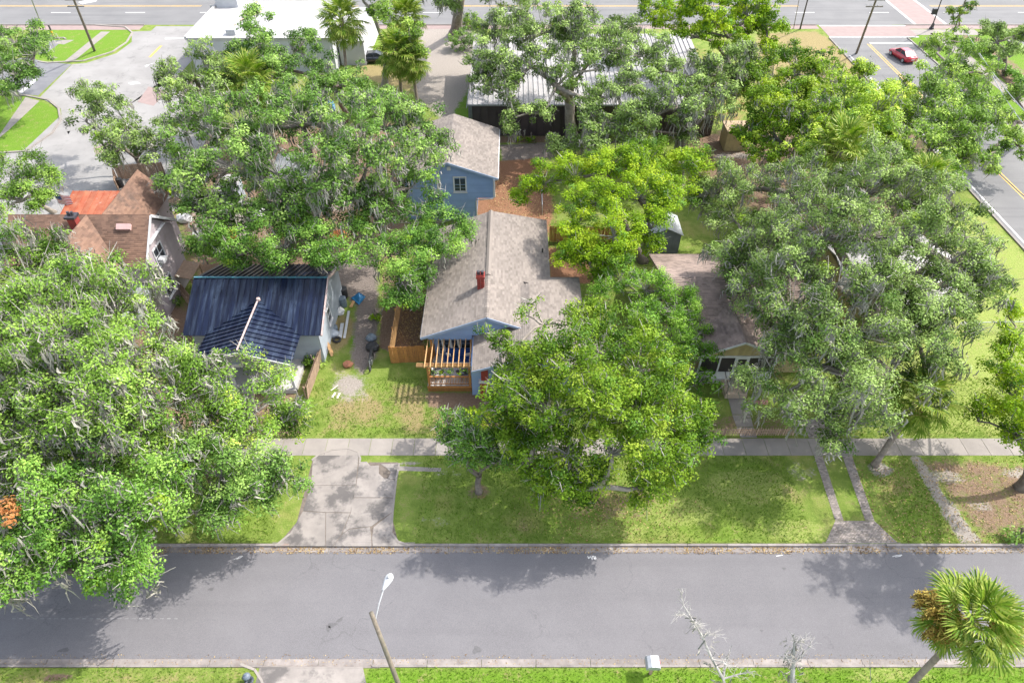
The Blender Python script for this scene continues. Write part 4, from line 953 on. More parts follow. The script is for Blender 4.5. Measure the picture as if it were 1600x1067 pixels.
for x in (-0.82, 0.7): mb = MB(); mb.tube([(px_+x, 33.95, 0), (px_+x, 33.95, 1.25), (px_+x, pf+0.2, 1.5)], 0.025, 6); mb.build('handrail', white_trim if x > 0 else dark_iron, B)

# ------------------------------------------------ grey shed with a pale roof beside the camphor tree
Sh = empty('garden_shed', (14.1, 53.3, 0), 'small grey garden shed with pale metal roof beyond the bungalow', 'shed')
mb = MB(); mb.box(12.75, 15.5, 52.0, 55.0, 0, 2.1); mb.add([(12.75, 52, 2.1), (15.5, 52, 2.1), (14.12, 52, 2.75), (12.75, 55, 2.1), (15.5, 55, 2.1), (14.12, 55, 2.75)], [(0, 1, 2), (5, 4, 3), (1, 4, 5, 2), (0, 2, 5, 3)]); mb.build('wall', mat('grey_boards', (0.24, 0.25, 0.27), (0.19, 0.2, 0.215), 1.5, 0.8, streak=((0.14, 0.145, 0.16), (6, 6, 0.4), 0.5)), Sh)
for s in (-1, 1): mb = MB(); mb.slab([(14.12, 51.85, 2.83), (14.12+s*1.55, 51.85, 2.1), (14.12+s*1.55, 55.15, 2.1), (14.12, 55.15, 2.83)], (s*0.45, 0, 1), 0.05); mb.build('roof', silver, Sh)
window(Sh, (14.0, 51.99, 1.2), (1, 0, 0), (0, -1, 0), 0.7, 0.5, (1, 1), fw=0.05, m=grey_metal, sill=False)

# ------------------------------------------------ long building with white ribbed roof at the top of the block
L_ = empty('metal_roof_building', (8, 84, 0), 'long dark brown building with white ribbed metal roof behind the blue garage', 'building')
mb = MB(); mb.box(-4.6, 23.5, 75.4, 94.0, 0, 3.85); mb.build('wall', dark_wall, L_)
w1 = MB(); w1.box(-0.43, 0.43, 75.28, 75.398, 0.05, 3.85); w1.box(-0.47, -0.43, 75.22, 75.398, 0.05, 3.85); ll = wloc(L_); wme = w1.mesh('wall_sheet', dark_wall, (0, ll.y, 0))
for i in range(30): link('wall_sheet', wme, L_, (-4.1 + i*0.93 - ll.x, 0, 0))
r1 = MB(); r1.slab([(-0.29, 75.0, 4.0), (0.29, 75.0, 4.0), (0.29, 94.4, 5.0), (-0.29, 94.4, 5.0)], (0, -0.05, 1), 0.06); r1.bar((-0.28, 75.0, 4.05), (-0.28, 94.4, 5.05), 0.06, 0.1)
rme = r1.mesh('roof_sheet', white_metal, (0, ll.y, 0))
for i in range(49): link('roof_sheet', rme, L_, (-4.75 + i*0.585 - ll.x, 0, 0))
mb = MB(); mb.box(-5.1, 23.8, 74.9, 75.0, 3.85, 4.05); mb.build('eaves_gutter', grey_metal, L_)
mb = MB(); mb.tube([(-5.2, 75.0, 3.6), (-5.2, 80, 3.6)], 0.05); mb.build('pipe', grey_metal, L_)
mb = MB(); mb.box(-5.35, -4.65, 80, 81.2, 0, 2.2); mb.build('utility_cabinet', grey_metal, L_)

# ------------------------------------------------ white flat-roofed shop at the street corner
F = empty('flat_roof_shop', (-34, 101, 0), 'white flat-roofed shop on the street corner with stained parapet roof', 'building')
mb = MB(); mb.box(-43.6, -24.2, 94.2, 110.0, 0, 4.3); mb.build('wall', white_wall, F)
mb = MB(); mb.box(-43.75, -24.05, 94.05, 110.1, 4.3, 4.5); mb.build('roof', white_roof, F)
mb = MB(); mb.box(-43.8, -43.5, 94.0, 110.15, 4.5, 4.8); mb.box(-43.5, -24.0, 94.0, 94.3, 4.5, 4.62); mb.box(-43.5, -24.0, 109.85, 110.15, 4.5, 4.85); mb.build('parapet', white_roof, F)
mb = MB(); mb.box(-43.4, -40.2, 106.5, 109.7, 4.5, 6.2); mb.build('roof_tower', white_wall, F)
mb = MB(); mb.box(-38.5, -37.3, 95.2, 96.2, 4.5, 5.2); mb.build('roof_unit', silver, F)
for x in (-41.5, -38.2, -33): window(F, (x, 94.19, 1.6), (1, 0, 0), (0, -1, 0), 1.8, 1.6, (2, 1), m=grey_metal)
for a, b_, c, d in ((-40.5, -38.8, 98.2, 99.6), (-39.8, -38.2, 100.6, 102.0), (-38.6, -36.6, 103, 105.0)):
    mb = MB(); mb.add([(a, c, 4.506), (b_, c+0.3, 4.506), (b_+0.4, d, 4.506), (a+0.4, d-0.2, 4.506)], [(0, 1, 2, 3)]); mb.build('roof_patch', mat('rust_stain', (0.40, 0.26, 0.20), (0.5, 0.38, 0.33), 2, 0.9), F)
F2 = empty('flat_roof_shop', (-18, 112, 0), 'low grey-white building edge beside the main road behind the shop roof', 'building')
mb = MB(); mb.box(-24.0, -20.5, 96.5, 110.0, 0, 3.2); mb.build('wall', white_wall, F2)
mb = MB(); mb.box(-24.04, -20.3, 96.3, 110.2, 3.2, 3.4); mb.build('roof', white_roof, F2)

# ------------------------------------------------ pale house mostly hidden under the big east oak
E = empty('pale_roof_house', (33.5, 46, 0), 'low house with pale grey-white roof hidden under the big mossy oak', 'house')
mb = MB(); mb.box(27.5, 35.9, 41.6, 50.4, 0, 3.0); mb.build('wall', gable_tan, E)
for s in (-1, 1): mb = MB(); mb.slab([(26.9, 46, 4.2), (36.5, 46, 4.2), (36.5, 46+s*4.9, 3.0), (26.9, 46+s*4.9, 3.0)], (0, s*0.23, 1), 0.12); mb.build('roof', white_metal, E)
T_ = empty('tan_shed', (26.5, 70, 0), 'tan box shed at the end of the dark wall under the trees', 'shed')
mb = MB(); c = G(1131, 236); mb.box(c.x, c.x+2.6, c.y, c.y+2.5, 0, 2.3); mb.build('wall', gable_tan, T_)
mb = MB(); mb.box(c.x-0.1, c.x+2.7, c.y-0.1, c.y+2.6, 2.3, 2.42); mb.build('roof', mat('tan_felt', (0.45, 0.33, 0.22), (0.4, 0.29, 0.19), 2, 0.9), T_)
for i, (q, sx_, sy, hz, lb) in enumerate((((300,292), 2.2, 2.4, 2.1, 'narrow grey-blue shed with dark roof behind the mauve house'), ((455,205+100), 3.0, 3.5, 2.3, 'grey lean-to roof half buried under the mossy oak'), ((360,325), 2.0, 2.2, 2.0, 'white store box under the oak beside the mauve house yard'))):
    c = G(*q); s_ = empty('yard_shed', c, lb, 'shed')
    mb = MB(); mb.box(c.x-sx_/2, c.x+sx_/2, c.y, c.y+sy, 0, hz); mb.build('wall', pale_siding, s_)
    mb = MB(); mb.slab([(c.x-sx_/2-0.15, c.y-0.15, hz+0.05), (c.x+sx_/2+0.15, c.y-0.15, hz+0.05), (c.x+sx_/2+0.15, c.y+sy+0.15, hz+0.5), (c.x-sx_/2-0.15, c.y+sy+0.15, hz+0.5)], (0, -0.1, 1), 0.06); mb.build('roof', [dark_wall, grey_metal, white_metal][i], s_)
# ================================================================ FENCES
def plank_fence(label, a, b, h, m, pw=0.14, gap=0.012, pm_=None, th=0.022, point=False, post_every=2.4, rails=True, lean=0.0, cat='fence', miss=0.0, name='fence'):
    a, b = Vector(a), Vector(b); d = b - a; L = d.length; ang = math.atan2(d.y, d.x)
    root = empty(name, a, label, cat, rz=ang)
    mb = MB(); w = pw/2 - gap/2
    if point: mb.add([(-w, -th/2, 0.05), (w, -th/2, 0.05), (w, -th/2, h-0.06), (0, -th/2, h), (-w, -th/2, h-0.06), (-w, th/2, 0.05), (w, th/2, 0.05), (w, th/2, h-0.06), (0, th/2, h), (-w, th/2, h-0.06)],
                     [(0, 1, 2, 3, 4), (9, 8, 7, 6, 5), (0, 5, 6, 1), (1, 6, 7, 2), (2, 7, 8, 3), (3, 8, 9, 4), (4, 9, 5, 0)])
    else: mb.box(-w, w, -th/2, th/2, 0.04, h)
    me = mb.mesh('plank', m); rng = random.Random(int(L*100)); n = int(L/pw)
    for i in range(n):
        if rng.random() < miss: continue
        o = link('plank', me, root, ((i+0.5)*pw, rng.uniform(-0.004, 0.004), rng.uniform(-0.025, 0.02)))
        o.rotation_euler = (lean + rng.uniform(-0.01, 0.01), rng.uniform(-0.012, 0.012), 0)
    k = max(1, round(L/post_every)); pb = MB(); pb.box(-0.045, 0.045, 0.02, 0.11, 0, h-0.04); pme = pb.mesh('post', pm_ or m)
    for i in range(k+1): link('post', pme, root, (min(L-0.05, max(0.05, L*i/k)), 0, 0))
    if rails:
        rb_ = MB()
        for zz in (0.3, h-0.3): rb_.bar((0, 0.035, zz), (L, 0.035, zz), 0.04, 0.08)
        link('rail', rb_.mesh('rail', pm_ or m), root)
    return root
g0 = Vector((-9.35, 37.55, 0))
plank_fence('new orange cedar fence between the sandy track and the pergola', g0, (-6.75, 37.75, 0), 1.75, wood_new)
plank_fence('new orange cedar gate panel standing beside the pergola corner', (-6.7, 37.2, 0), (-5.95, 37.9, 0), 1.75, wood_new, cat='gate', name='gate')
plank_fence('pale new timber fence running back beside the sandy track', g0 + Vector((-0.02, 0.05, 0)), (-9.5, 46.5, 0), 1.8, wood_pale, pm_=wood_new)
a = G(858, 378); plank_fence('orange cedar fence behind the cottage under the camphor tree', a, (a.x + 6.2, a.y - 0.3, 0), 1.8, wood_new)
a = G(1006, 678, 0)
plank_fence('low weathered picket fence along the pavement in front of the bungalow', (G(1078, 681).x, Y_P1+0.25, 0), (G(1240, 681).x, Y_P1+0.25, 0), 0.85, wood_old, pw=0.17, gap=0.075, pm_=wood_old, point=True)
plank_fence('low picket fence under the oak in front of the black roofed house', (G(300, 682).x, Y_P1+0.25, 0), (G(470, 682).x, Y_P1+0.25, 0), 0.85, wood_old, pw=0.17, gap=0.075, point=True)
plank_fence('leaning weathered plank fence beside the black roofed house porch', G(481, 626), G(512, 540), 1.5, wood_old, pw=0.15, lean=0.12, miss=0.04)
plank_fence('brown yard fence behind the mauve house facing the side street', G(186, 281), G(260, 276), 1.7, wood_old)
plank_fence('short brown return of the yard fence by the side street', G(184, 284), G(187, 304), 1.6, wood_old)
plank_fence('bare timber boards leaning along the mauve house wall', G(276, 452), G(298, 482), 1.2, wood_old, lean=-0.3)
def wire_fence(label, pts, h=1.2, m=silver, mesh_step=0.0):
    r_ = empty('chain_fence', pts[0], label, 'fence')
    off = wloc(r_)
    for p in pts: mb = MB(); mb.tube([p, Vector(p)+Vector((0, 0, h))], 0.035, 6); mb.build('post', m, r_)
    for a_, b_ in zip(pts[:-1], pts[1:]):
        mb = MB(); mb.tube([Vector(a_)+Vector((0, 0, h)), Vector(b_)+Vector((0, 0, h))], 0.028, 6); mb.build('rail', m, r_)
        mb = MB(); L = (Vector(b_)-Vector(a_)).length; n = int(L/0.28)
        for i in range(n):
            for s in (-1, 1):
                t0, t1 = i/n, min(1, max(0, i/n + s*h/L))
                p0 = Vector(a_).lerp(Vector(b_), t0); p1 = Vector(a_).lerp(Vector(b_), t1) + Vector((0, 0, h*min(1, abs(t1-t0)*L/h)))
                mb.bar(p0, p1, 0.010, 0.010)
        o = mb.build('wire_mesh', m, r_); o['kind'] = 'stuff'
wire_fence('grey chain-link fence between garage roof and metal roofed building', [Vector((-5.3, 75.2, 0)), Vector((-6.9, 75.2, 0)), Vector((-6.9, 71.5, 0))], 1.9)
wire_fence('pale wire fence across the sunny grass of the east lot', [G(1492, 520), G(1545, 519), G(1592, 518)], 1.1)
wire_fence('thin wire fence between mulch yard and camphor tree', [G(847, 336), G(846, 300), G(845, 262)], 1.2)

# ================================================================ STREET FURNITURE
# leaning timber lamp pole with the pale lamp on the near verge
bp_ = G(650, 1140); tp = G(580, 957, 8.6)
LP = empty('street_lamp', bp_, 'leaning timber pole with a long white arm and pale street lamp over the road', 'street lamp')
mb = MB(); mb.tube([bp_, bp_.lerp(tp, 0.5), tp], [0.14, 0.12, 0.10], 10); mb.build('pole', pole_wood, LP, smooth=True)
ha = bp_.lerp(tp, 0.93); hd = G(606, 906, 9.0); hb = G(600, 918, 8.98)
mb = MB(); mb.tube([ha, ha.lerp(hb, 0.5) + Vector((0, 0, 0.12)), hb], [0.035, 0.03, 0.03], 7); mb.build('arm', lamp_white, LP)
dv_ = (hd - hb).normalized(); dv_.z = 0; dv_.normalize(); sd = Vector((-dv_.y, dv_.x, 0))
mb = MB(); rings = []
prof = [(-0.12, 0.05, 0.05), (0.0, 0.09, 0.07), (0.2, 0.15, 0.10), (0.42, 0.20, 0.12), (0.58, 0.19, 0.11), (0.70, 0.10, 0.07), (0.73, 0.02, 0.02)]
vs, fs = [], []
for t, w, h_ in prof:
    for j in range(12):
        an = 2*math.pi*j/12; vs.append(hb + dv_*t + sd*w*math.cos(an) + Vector((0, 0, h_*math.sin(an))))
for i in range(len(prof)-1):
    for j in range(12): fs.append((i*12+j, (i+1)*12+j, (i+1)*12+(j+1) % 12, i*12+(j+1) % 12))
mb.add(vs, fs); mb.build('lamp_head', lamp_white, LP, smooth=True)
mb = MB(); mb.lathe(hb + dv_*0.45 + Vector((0, 0, 0.10)), [(0.06, 0), (0.06, 0.07), (0.03, 0.09)], 10); mb.build('photocell', grey_metal, LP)
mb = MB(); mb.lathe(hb + dv_*0.45 + Vector((0, 0, -0.16)), [(0.02, 0), (0.11, 0.03), (0.14, 0.08)], 12); mb.build('lens', glass, LP)
def pole(label, b, t, r=0.14, m=pole_wood, cross=True, name='utility_pole', cat='utility pole'):
    o = empty(name, b, label, cat); mb = MB(); mb.tube([b, (Vector(b)+Vector(t))/2, t], [r, r*0.85, r*0.7], 8); mb.build('pole', m, o)
    if cross:
        for zz in (0.6, 1.4):
            c_ = Vector(t) - Vector((0, 0, zz)); mb = MB(); mb.bar(c_ - Vector((1.1, 0.15, 0)), c_ + Vector((1.1, -0.15, 0)), 0.1, 0.12); mb.build('crossarm', m, o)
            for x in (-1, -0.4, 0.4, 1): mb = MB(); mb.lathe(c_ + Vector((x, -0.13*x, 0.06)), [(0.05, 0), (0.04, 0.12), (0.02, 0.14)], 6); mb.build('insulator', silver, o)
    return o
def pole_px(label, bpx, tpx, h, **k):
    b = G(*bpx); dirp = G(*tpx, h); t = Vector((dirp.x, dirp.y, h)); return pole(label, b, t, **k), b, t
pole_px('tall brown timber pole on the corner lawn island beside the old concrete street', (148, 80), (112, -8), 9.6, r=0.2)
pole_px('thin grey pole at the edge of the lawn island by the main road', (68, 47), (47, -6), 6.5, r=0.1, cross=False, m=grey_metal)
pole_px('tall grey timber pole standing by the avenue stop line', (1338, 84), (1372, -8), 10.2, r=0.17)
pole_px('dark pole on the tan grass corner near the main road', (1250, 46), (1264, -8), 6.2, r=0.13, cross=False, m=dark_iron)
pole_px('thin brown pole beside the dark pole near the main road', (1240, 45), (1250, -8), 6.0, r=0.06, cross=False, m=pole_wood)
pole_px('slim timber pole rising from the hedge beside the avenue', (1488, 55), (1512, -8), 7.0, r=0.12, cross=False)
o, b, t = pole_px('black ornamental lamp post on the avenue corner', (1455, 46), (1474, -8), 6.5, r=0.1, cross=False, m=dark_iron, name='lamp_post', cat='lamp post')
mb = MB(); mb.lathe(b, [(0.34, 0), (0.34, 0.25), (0.24, 0.35), (0.2, 0.8), (0.14, 0.9)], 10); mb.build('base', dark_iron, o)
c = b.lerp(t, 0.52); mb = MB(); mb.box(c.x-0.75, c.x-0.1, c.y-0.2, c.y+0.2, c.z-0.35, c.z+0.45); mb.build('signal_box', dark_iron, o)
# overhead wires above the east verge
for lb, a, b_ in (('pale overhead cable high above the east verge', G(1508, 48, 6.8), G(1640, 216, 7.6)), ('second pale cable lower down over the hedge', G(1544, 106, 5.2), G(1640, 240, 5.6)), ('thin dark cable crossing the avenue', G(1470, 168, 7), G(1640, 340, 7.5))):
    pts = [Vector(a).lerp(Vector(b_), i/10) - Vector((0, 0, 0.5*math.sin(math.pi*i/10))) for i in range(11)]
    mb = MB(); mb.tube(pts, 0.045 if 'pale' in lb else 0.025, 5); tag(mb.build('cable', silver if 'pale' in lb else dark_iron, None, loc=tuple(a)), lb, 'cable')
# dark posts beside the shop
for i, (q, lb) in enumerate((((254,133), 'dark bollard post nearest the crosswalk patch by the shop'), ((263,124), 'dark bollard post in the middle of the row by the shop'), ((272,112), 'dark bollard post nearest the shop wall'))):
    b = G(*q); o = empty('bollard', b, lb, 'bollard', 'bollards beside the shop')
    mb = MB(); mb.lathe(b, [(0.16, 0), (0.16, 0.1), (0.1, 0.16), (0.09, 1.5), (0.13, 1.55), (0.05, 1.7)], 8); mb.build('post', dark_iron, o)
# stop sign
b = G(304, 62); b = Vector((-46.0, 111.2, 0)); o = empty('stop_sign', b, 'red octagonal stop sign beside the white shop', 'road sign')
mb = MB(); mb.tube([b, b+Vector((0, 0, 2.9))], 0.04, 6); mb.build('post', silver, o)
ring = [(b.x + 0.42*math.cos(R(22.5+45*i)), b.y-0.06, b.z+2.5 + 0.42*math.sin(R(22.5+45*i))) for i in range(8)]
ring2 = [(x, y-0.015, z) for x, y, z in ring]
mb = MB(); mb.add(ring + ring2, [tuple(range(8))[::-1], tuple(range(8, 16))] + [(i, (i+1) % 8, 8+(i+1) % 8, 8+i) for i in range(8)])
mb.build('plate', mat('sign_red', (0.5, 0.02, 0.03), (0.45, 0.02, 0.03), 2, 0.5), o)
fc = bpy.data.curves.new('lettering', 'FONT'); fc.body = 'STOP'; fc.size = 0.3; fc.align_x = 'CENTER'; fc.align_y = 'CENTER'; fc.extrude = 0.003; fc.materials.append(white_paint)
fo0 = bpy.data.objects.new('lettering_curve', fc); lme = bpy.data.meshes.new_from_object(fo0); bpy.data.objects.remove(fo0); bpy.data.curves.remove(fc); fo = link('lettering', lme, o); fo.location = (0, -0.08, 2.5); fo.rotation_euler = (math.pi/2, 0, 0)
mb = MB(); mb.box(b.x-0.3, b.x+0.3, b.y-0.05, b.y-0.03, 2.98, 3.4); mb.build('plate', white_paint, o)
# hydrant-like post at the corner island: dark top, yellow foot
b = G(83, 56); o = empty('marker_post', b, 'short grey marker post with a yellow foot on the lawn island', 'marker post')
mb = MB(); mb.lathe(b, [(0.14, 0), (0.14, 0.7)], 8); mb.build('foot', yellow_plastic, o)
mb = MB(); mb.lathe(b, [(0.13, 0.7), (0.13, 1.5), (0.1, 1.55)], 8); mb.build('body', dark_iron, o)
# mailbox on its post, near verge
b = G(1019, 1074); b = Vector((b.x, G(0, 1052)[1], 0)); o = empty('mailbox', b, 'grey-white mailbox on a timber post at the near kerb', 'mailbox')
mb = MB(); mb.box(b.x-0.07, b.x+0.07, b.y-0.06, b.y+0.06, 0, 0.98); mb.build('post', wood_old, o)
vs, fs = [], []
for y in (-0.20, 0.42):
    vs += [(b.x-0.37, b.y+y, 0.98), (b.x+0.37, b.y+y, 0.98)] + [(b.x+0.37*math.cos(R(a)), b.y+y, 1.16+0.22*math.sin(R(a))) for a in (0, 36, 72, 108, 144, 180)]
fs = [tuple(range(8)), tuple(range(8, 16))[::-1]] + [(i, 8+i, 8+(i+1) % 8, (i+1) % 8) for i in range(8)]
mb = MB(); mb.add(vs, fs); bo = mb.build('box', silver, o)
mb = MB(); mb.box(b.x-0.35, b.x+0.35, b.y+0.421, b.y+0.435, 0.99, 1.28); mb.build('door', lamp_white, bo)
mb = MB(); mb.box(b.x+0.375, b.x+0.39, b.y+0.05, b.y+0.25, 1.12, 1.16); mb.build('flag', mat('sign_red', (0.5, 0.02, 0.03)), bo)
# fire hydrant
b = Vector((G(391, 1058)[0], G(391, 1063)[1], 0)); o = empty('fire_hydrant', b, 'dark blue-grey fire hydrant on the dry near verge beside the drive', 'fire hydrant')
hm = mat('hydrant_paint', (0.035, 0.045, 0.062), (0.06, 0.07, 0.085), 6, 0.5)
mb = MB(); mb.lathe(b, [(0.24, 0), (0.24, 0.06), (0.17, 0.08), (0.16, 0.5), (0.2, 0.52), (0.2, 0.57)], 14); mb.build('barrel', hm, o, smooth=False)
mb = MB(); mb.lathe(b + Vector((0, 0, 0.57)), [(0.21, 0), (0.2, 0.05), (0.15, 0.15), (0.07, 0.2), (0.05, 0.2), (0.05, 0.26)], 14); mb.build('bonnet', mat('hydrant_cap', (0.13, 0.16, 0.2), (0.1, 0.12, 0.15), 6, 0.5), o)
for d_ in ((1, 0), (-1, 0), (0, -1)):
    d3 = Vector((*d_, 0)); mb = MB(); mb.tube([b + d3*0.12 + Vector((0, 0, 0.38)), b + d3*0.27 + Vector((0, 0, 0.38))], [0.075, 0.075], 10); mb.build('outlet', hm, o)

# ================================================================ YARD CLUTTER
def one(mb, name, m, label, cat, loc, group=None, smooth=False): return tag(mb.build(name, m, None, smooth, loc=tuple(loc)), label, cat, group)
def barrel(q, m, label, r=0.3, h=0.85, lid=True):
    b = G(*q); o = empty('barrel', b, label, 'barrel'); mb = MB(); mb.lathe(b, [(r*0.92, 0), (r, h*0.3), (r*0.97, h*0.32), (r*1.0, h*0.65), (r*0.95, h)], 14); mb.build('drum', m, o)
    mb = MB(); mb.lathe(b, [(r*1.02, h), (r*1.02, h+0.05), (r*0.6, h+0.08)], 14); mb.build('lid', m, o)
barrel((538, 464), black_stuff, 'black barrel against the pale wall of the metal roofed house', 0.36, 0.9)
barrel((537, 478), grey_plastic, 'blue-grey barrel just in front of the black barrel', 0.33, 0.85)
barrel((190, 292), black_stuff, 'dark wheelie drum behind the brown yard fence', 0.32, 0.9)
barrel((268, 457), silver, 'pale drum between mauve house and black metal roof', 0.3, 0.8)
for q0, q1, w, lb, m in (((531,528),(535,505),0.28,'wide white board lying on the grass beside the pale wall', white_trim), ((538,528),(545,486),0.2,'long white board lying next to the wide white board', white_trim), ((511,540),(519,556),0.2,'yellow plank leaning at the end of the weathered fence', wood_pale), ((508,530),(520,552),0.14,'second yellow plank leaning behind the first', wood_pale), ((548,480),(553,470),0.25,'short tan board by the blue plastic sheet', wood_pale),
                         ((519,621),(524,613),0.14,'cream board stub on the bare sand of the front yard', mat('cream_board', (0.66,0.60,0.48), (0.6,0.54,0.42), 4, 0.8)), ((527,622),(531,614),0.14,'second cream board stub on the bare sand', MATS.get('cream_board', white_trim)), ((517,610),(528,602),0.08,'thin cream stick across the bare sand', MATS.get('cream_board', white_trim))):
    a, b_ = G(*q0, 0.05), G(*q1, 0.05)
    if 'leaning' in lb: b_.z = 0.05; a.z = 0.9
    mb = MB(); mb.bar(a, b_, w, 0.035); one(mb, 'board', m if m else white_trim, lb, 'board', a)
c = G(559, 470); mb = MB(); mb.add([(c.x-0.6, c.y+0.3, 0.1), (c.x+0.2, c.y-0.6, 0.1), (c.x+0.65, c.y+0.3, 0.25), (c.x+0.1, c.y+0.5, 0.55), (c.x-0.6, c.y+0.3, 0.02), (c.x+0.2, c.y-0.6, 0.02), (c.x+0.65, c.y+0.3, 0.17), (c.x+0.1, c.y+0.5, 0.47)], [(0, 1, 2, 3), (7, 6, 5, 4), (0, 4, 5, 1), (1, 5, 6, 2), (2, 6, 7, 3), (3, 7, 4, 0)])
one(mb, 'plastic_sheet', blue_plastic, 'folded bright blue plastic sheet on the sandy track', 'plastic sheet', c)
def bag(q, r, m, label, cat='bag'):
    c = G(*q); bm = bmesh.new(); bmesh.ops.create_icosphere(bm, subdivisions=2, radius=1)
    rr = random.Random(int(q[0]*3+q[1]))
    for v in bm.verts: v.co = Vector((v.co.x*r*1.2, v.co.y*r, max(0, v.co.z+0.6)*r*0.75)) * rr.uniform(0.85, 1.1)
    me = bpy.data.meshes.new('bag'); bm.to_mesh(me); bm.free(); me.materials.append(m)
    return tag(link('bag', me, None, c), label, cat)
bag((530, 489), 0.45, white_cloth, 'white sack slumped against the pale house wall')
bag((520, 515), 0.4, grey_plastic, 'grey tarp bundle on the ground by the pale wall', 'tarp bundle')
bag((521, 524), 0.45, mat('pale_tarp', (0.45,0.48,0.52), (0.35,0.38,0.42), 4, 0.8), 'pale tarp heap near the tyre', 'tarp heap')
bag((583, 545), 0.5, black_stuff, 'black junk bag against the pale fence corner')
bag((580, 530), 0.4, grey_plastic, 'grey-blue bundle by the pale timber fence', 'bundle')
bag((544, 571), 0.35, mat('brick_rubble', (0.4,0.17,0.09), (0.3,0.13,0.08), 6, 0.9), 'small heap of orange brick rubble on the sand', 'rubble heap')
bag((508, 175), 1.3, blue_plastic, 'blue tarp showing through the oak crown behind the garage', 'tarp')
bag((510, 182), 0.9, white_cloth, 'white sheet beside the blue tarp behind the garage', 'sheet')
bag((530, 374), 0.8, mat('orange_tarp', (0.6,0.2,0.05), (0.5,0.16,0.04), 3, 0.7), 'orange tarp in the back yard under the leaning oak', 'tarp')
bag((1002, 98), 1.2, blue_plastic, 'bright blue tarp on the ground among the upper oaks', 'tarp')
for i, (q, r_, m_, lb) in enumerate((((290,345), 0.7, white_cloth, 'white bundle in the cluttered yard by the mauve house'), ((318,372), 0.8, white_cloth, 'white sheet heap under the oak edge'), ((340,395), 0.6, silver, 'pale grey heap beside the yellow kayak'), ((275,318), 0.6, wood_old, 'brown scrap heap behind the mauve house'), ((255,282), 0.7, black_stuff, 'black scrap pile by the brown yard fence'), ((410,340), 0.8, white_cloth, 'white cover in the yard deep under the oak'))):
    bag(q, r_, m_, lb, 'heap')
a, b_ = G(352, 384, 0.4), G(370, 358, 0.6); mb = MB(); mb.tube([a, a.lerp(b_, 0.25), a.lerp(b_, 0.7), b_], [0.06, 0.38, 0.36, 0.05], 10); one(mb, 'kayak', yellow_plastic, 'yellow kayak propped under the oak beside the black roof', 'kayak', a, smooth=True)
def tyre(q, label):
    c = G(*q); n1, n2 = 16, 8; vs, fs = [], []
    for i in range(n1):
        a = 2*math.pi*i/n1
        for j in range(n2):
            t = 2*math.pi*j/n2; rr = 0.27 + 0.09*math.cos(t); vs.append((c.x+rr*math.cos(a), c.y+rr*math.sin(a), 0.1+0.09*math.sin(t)))
    for i in range(n1):
        for j in range(n2): fs.append((i*n2+j, ((i+1) % n1)*n2+j, ((i+1) % n1)*n2+(j+1) % n2, i*n2+(j+1) % n2))
    mb = MB(); mb.add(vs, fs); one(mb, 'tyre', black_stuff, label, 'tyre', c, smooth=True)
tyre((527, 532), 'black tyre lying near the end of the pale house wall')
# dirt bike by the fence
c = G(581, 570); o = empty('dirt_bike', c, 'black dirt bike parked at the corner of the cedar fence', 'motorbike')
for dy in (-0.62, 0.62):
    n1, n2 = 16, 6; vs, fs = [], []
    for i in range(n1):
        a = 2*math.pi*i/n1
        for j in range(n2):
            t = 2*math.pi*j/n2; rr = 0.29 + 0.05*math.cos(t); vs.append((c.x+0.055*math.sin(t), c.y+dy+rr*math.cos(a), 0.34+rr*math.sin(a)))
    for i in range(n1):
        for j in range(n2): fs.append((i*n2+j, i*n2+(j+1) % n2, ((i+1) % n1)*n2+(j+1) % n2, ((i+1) % n1)*n2+j))
    mb = MB(); mb.add(vs, fs); mb.build('wheel', black_stuff, o)
mb = MB(); mb.tube([(c.x, c.y-0.62, 0.34), (c.x, c.y-0.4, 1.0)], 0.035, 6); mb.build('fork', silver, o)
mb = MB(); mb.tube([(c.x-0.38, c.y-0.35, 1.08), (c.x, c.y-0.42, 1.0), (c.x+0.38, c.y-0.35, 1.08)], 0.025, 6); mb.build('handlebar', black_stuff, o)
mb = MB(); mb.tube([(c.x, c.y-0.35, 0.88), (c.x, c.y-0.05, 0.86), (c.x, c.y+0.6, 0.9), (c.x, c.y+0.9, 0.95)], [0.09, 0.13, 0.11, 0.05], 8); mb.build('seat', black_stuff, o)
mb = MB(); mb.box(c.x-0.12, c.x+0.12, c.y-0.3, c.y+0.2, 0.3, 0.7); mb.build('engine', grey_metal, o)
mb = MB(); mb.tube([(c.x, c.y+0.62, 0.34), (c.x, c.y, 0.4), (c.x, c.y-0.4, 0.9)], 0.04, 6); mb.build('frame', dark_iron, o)
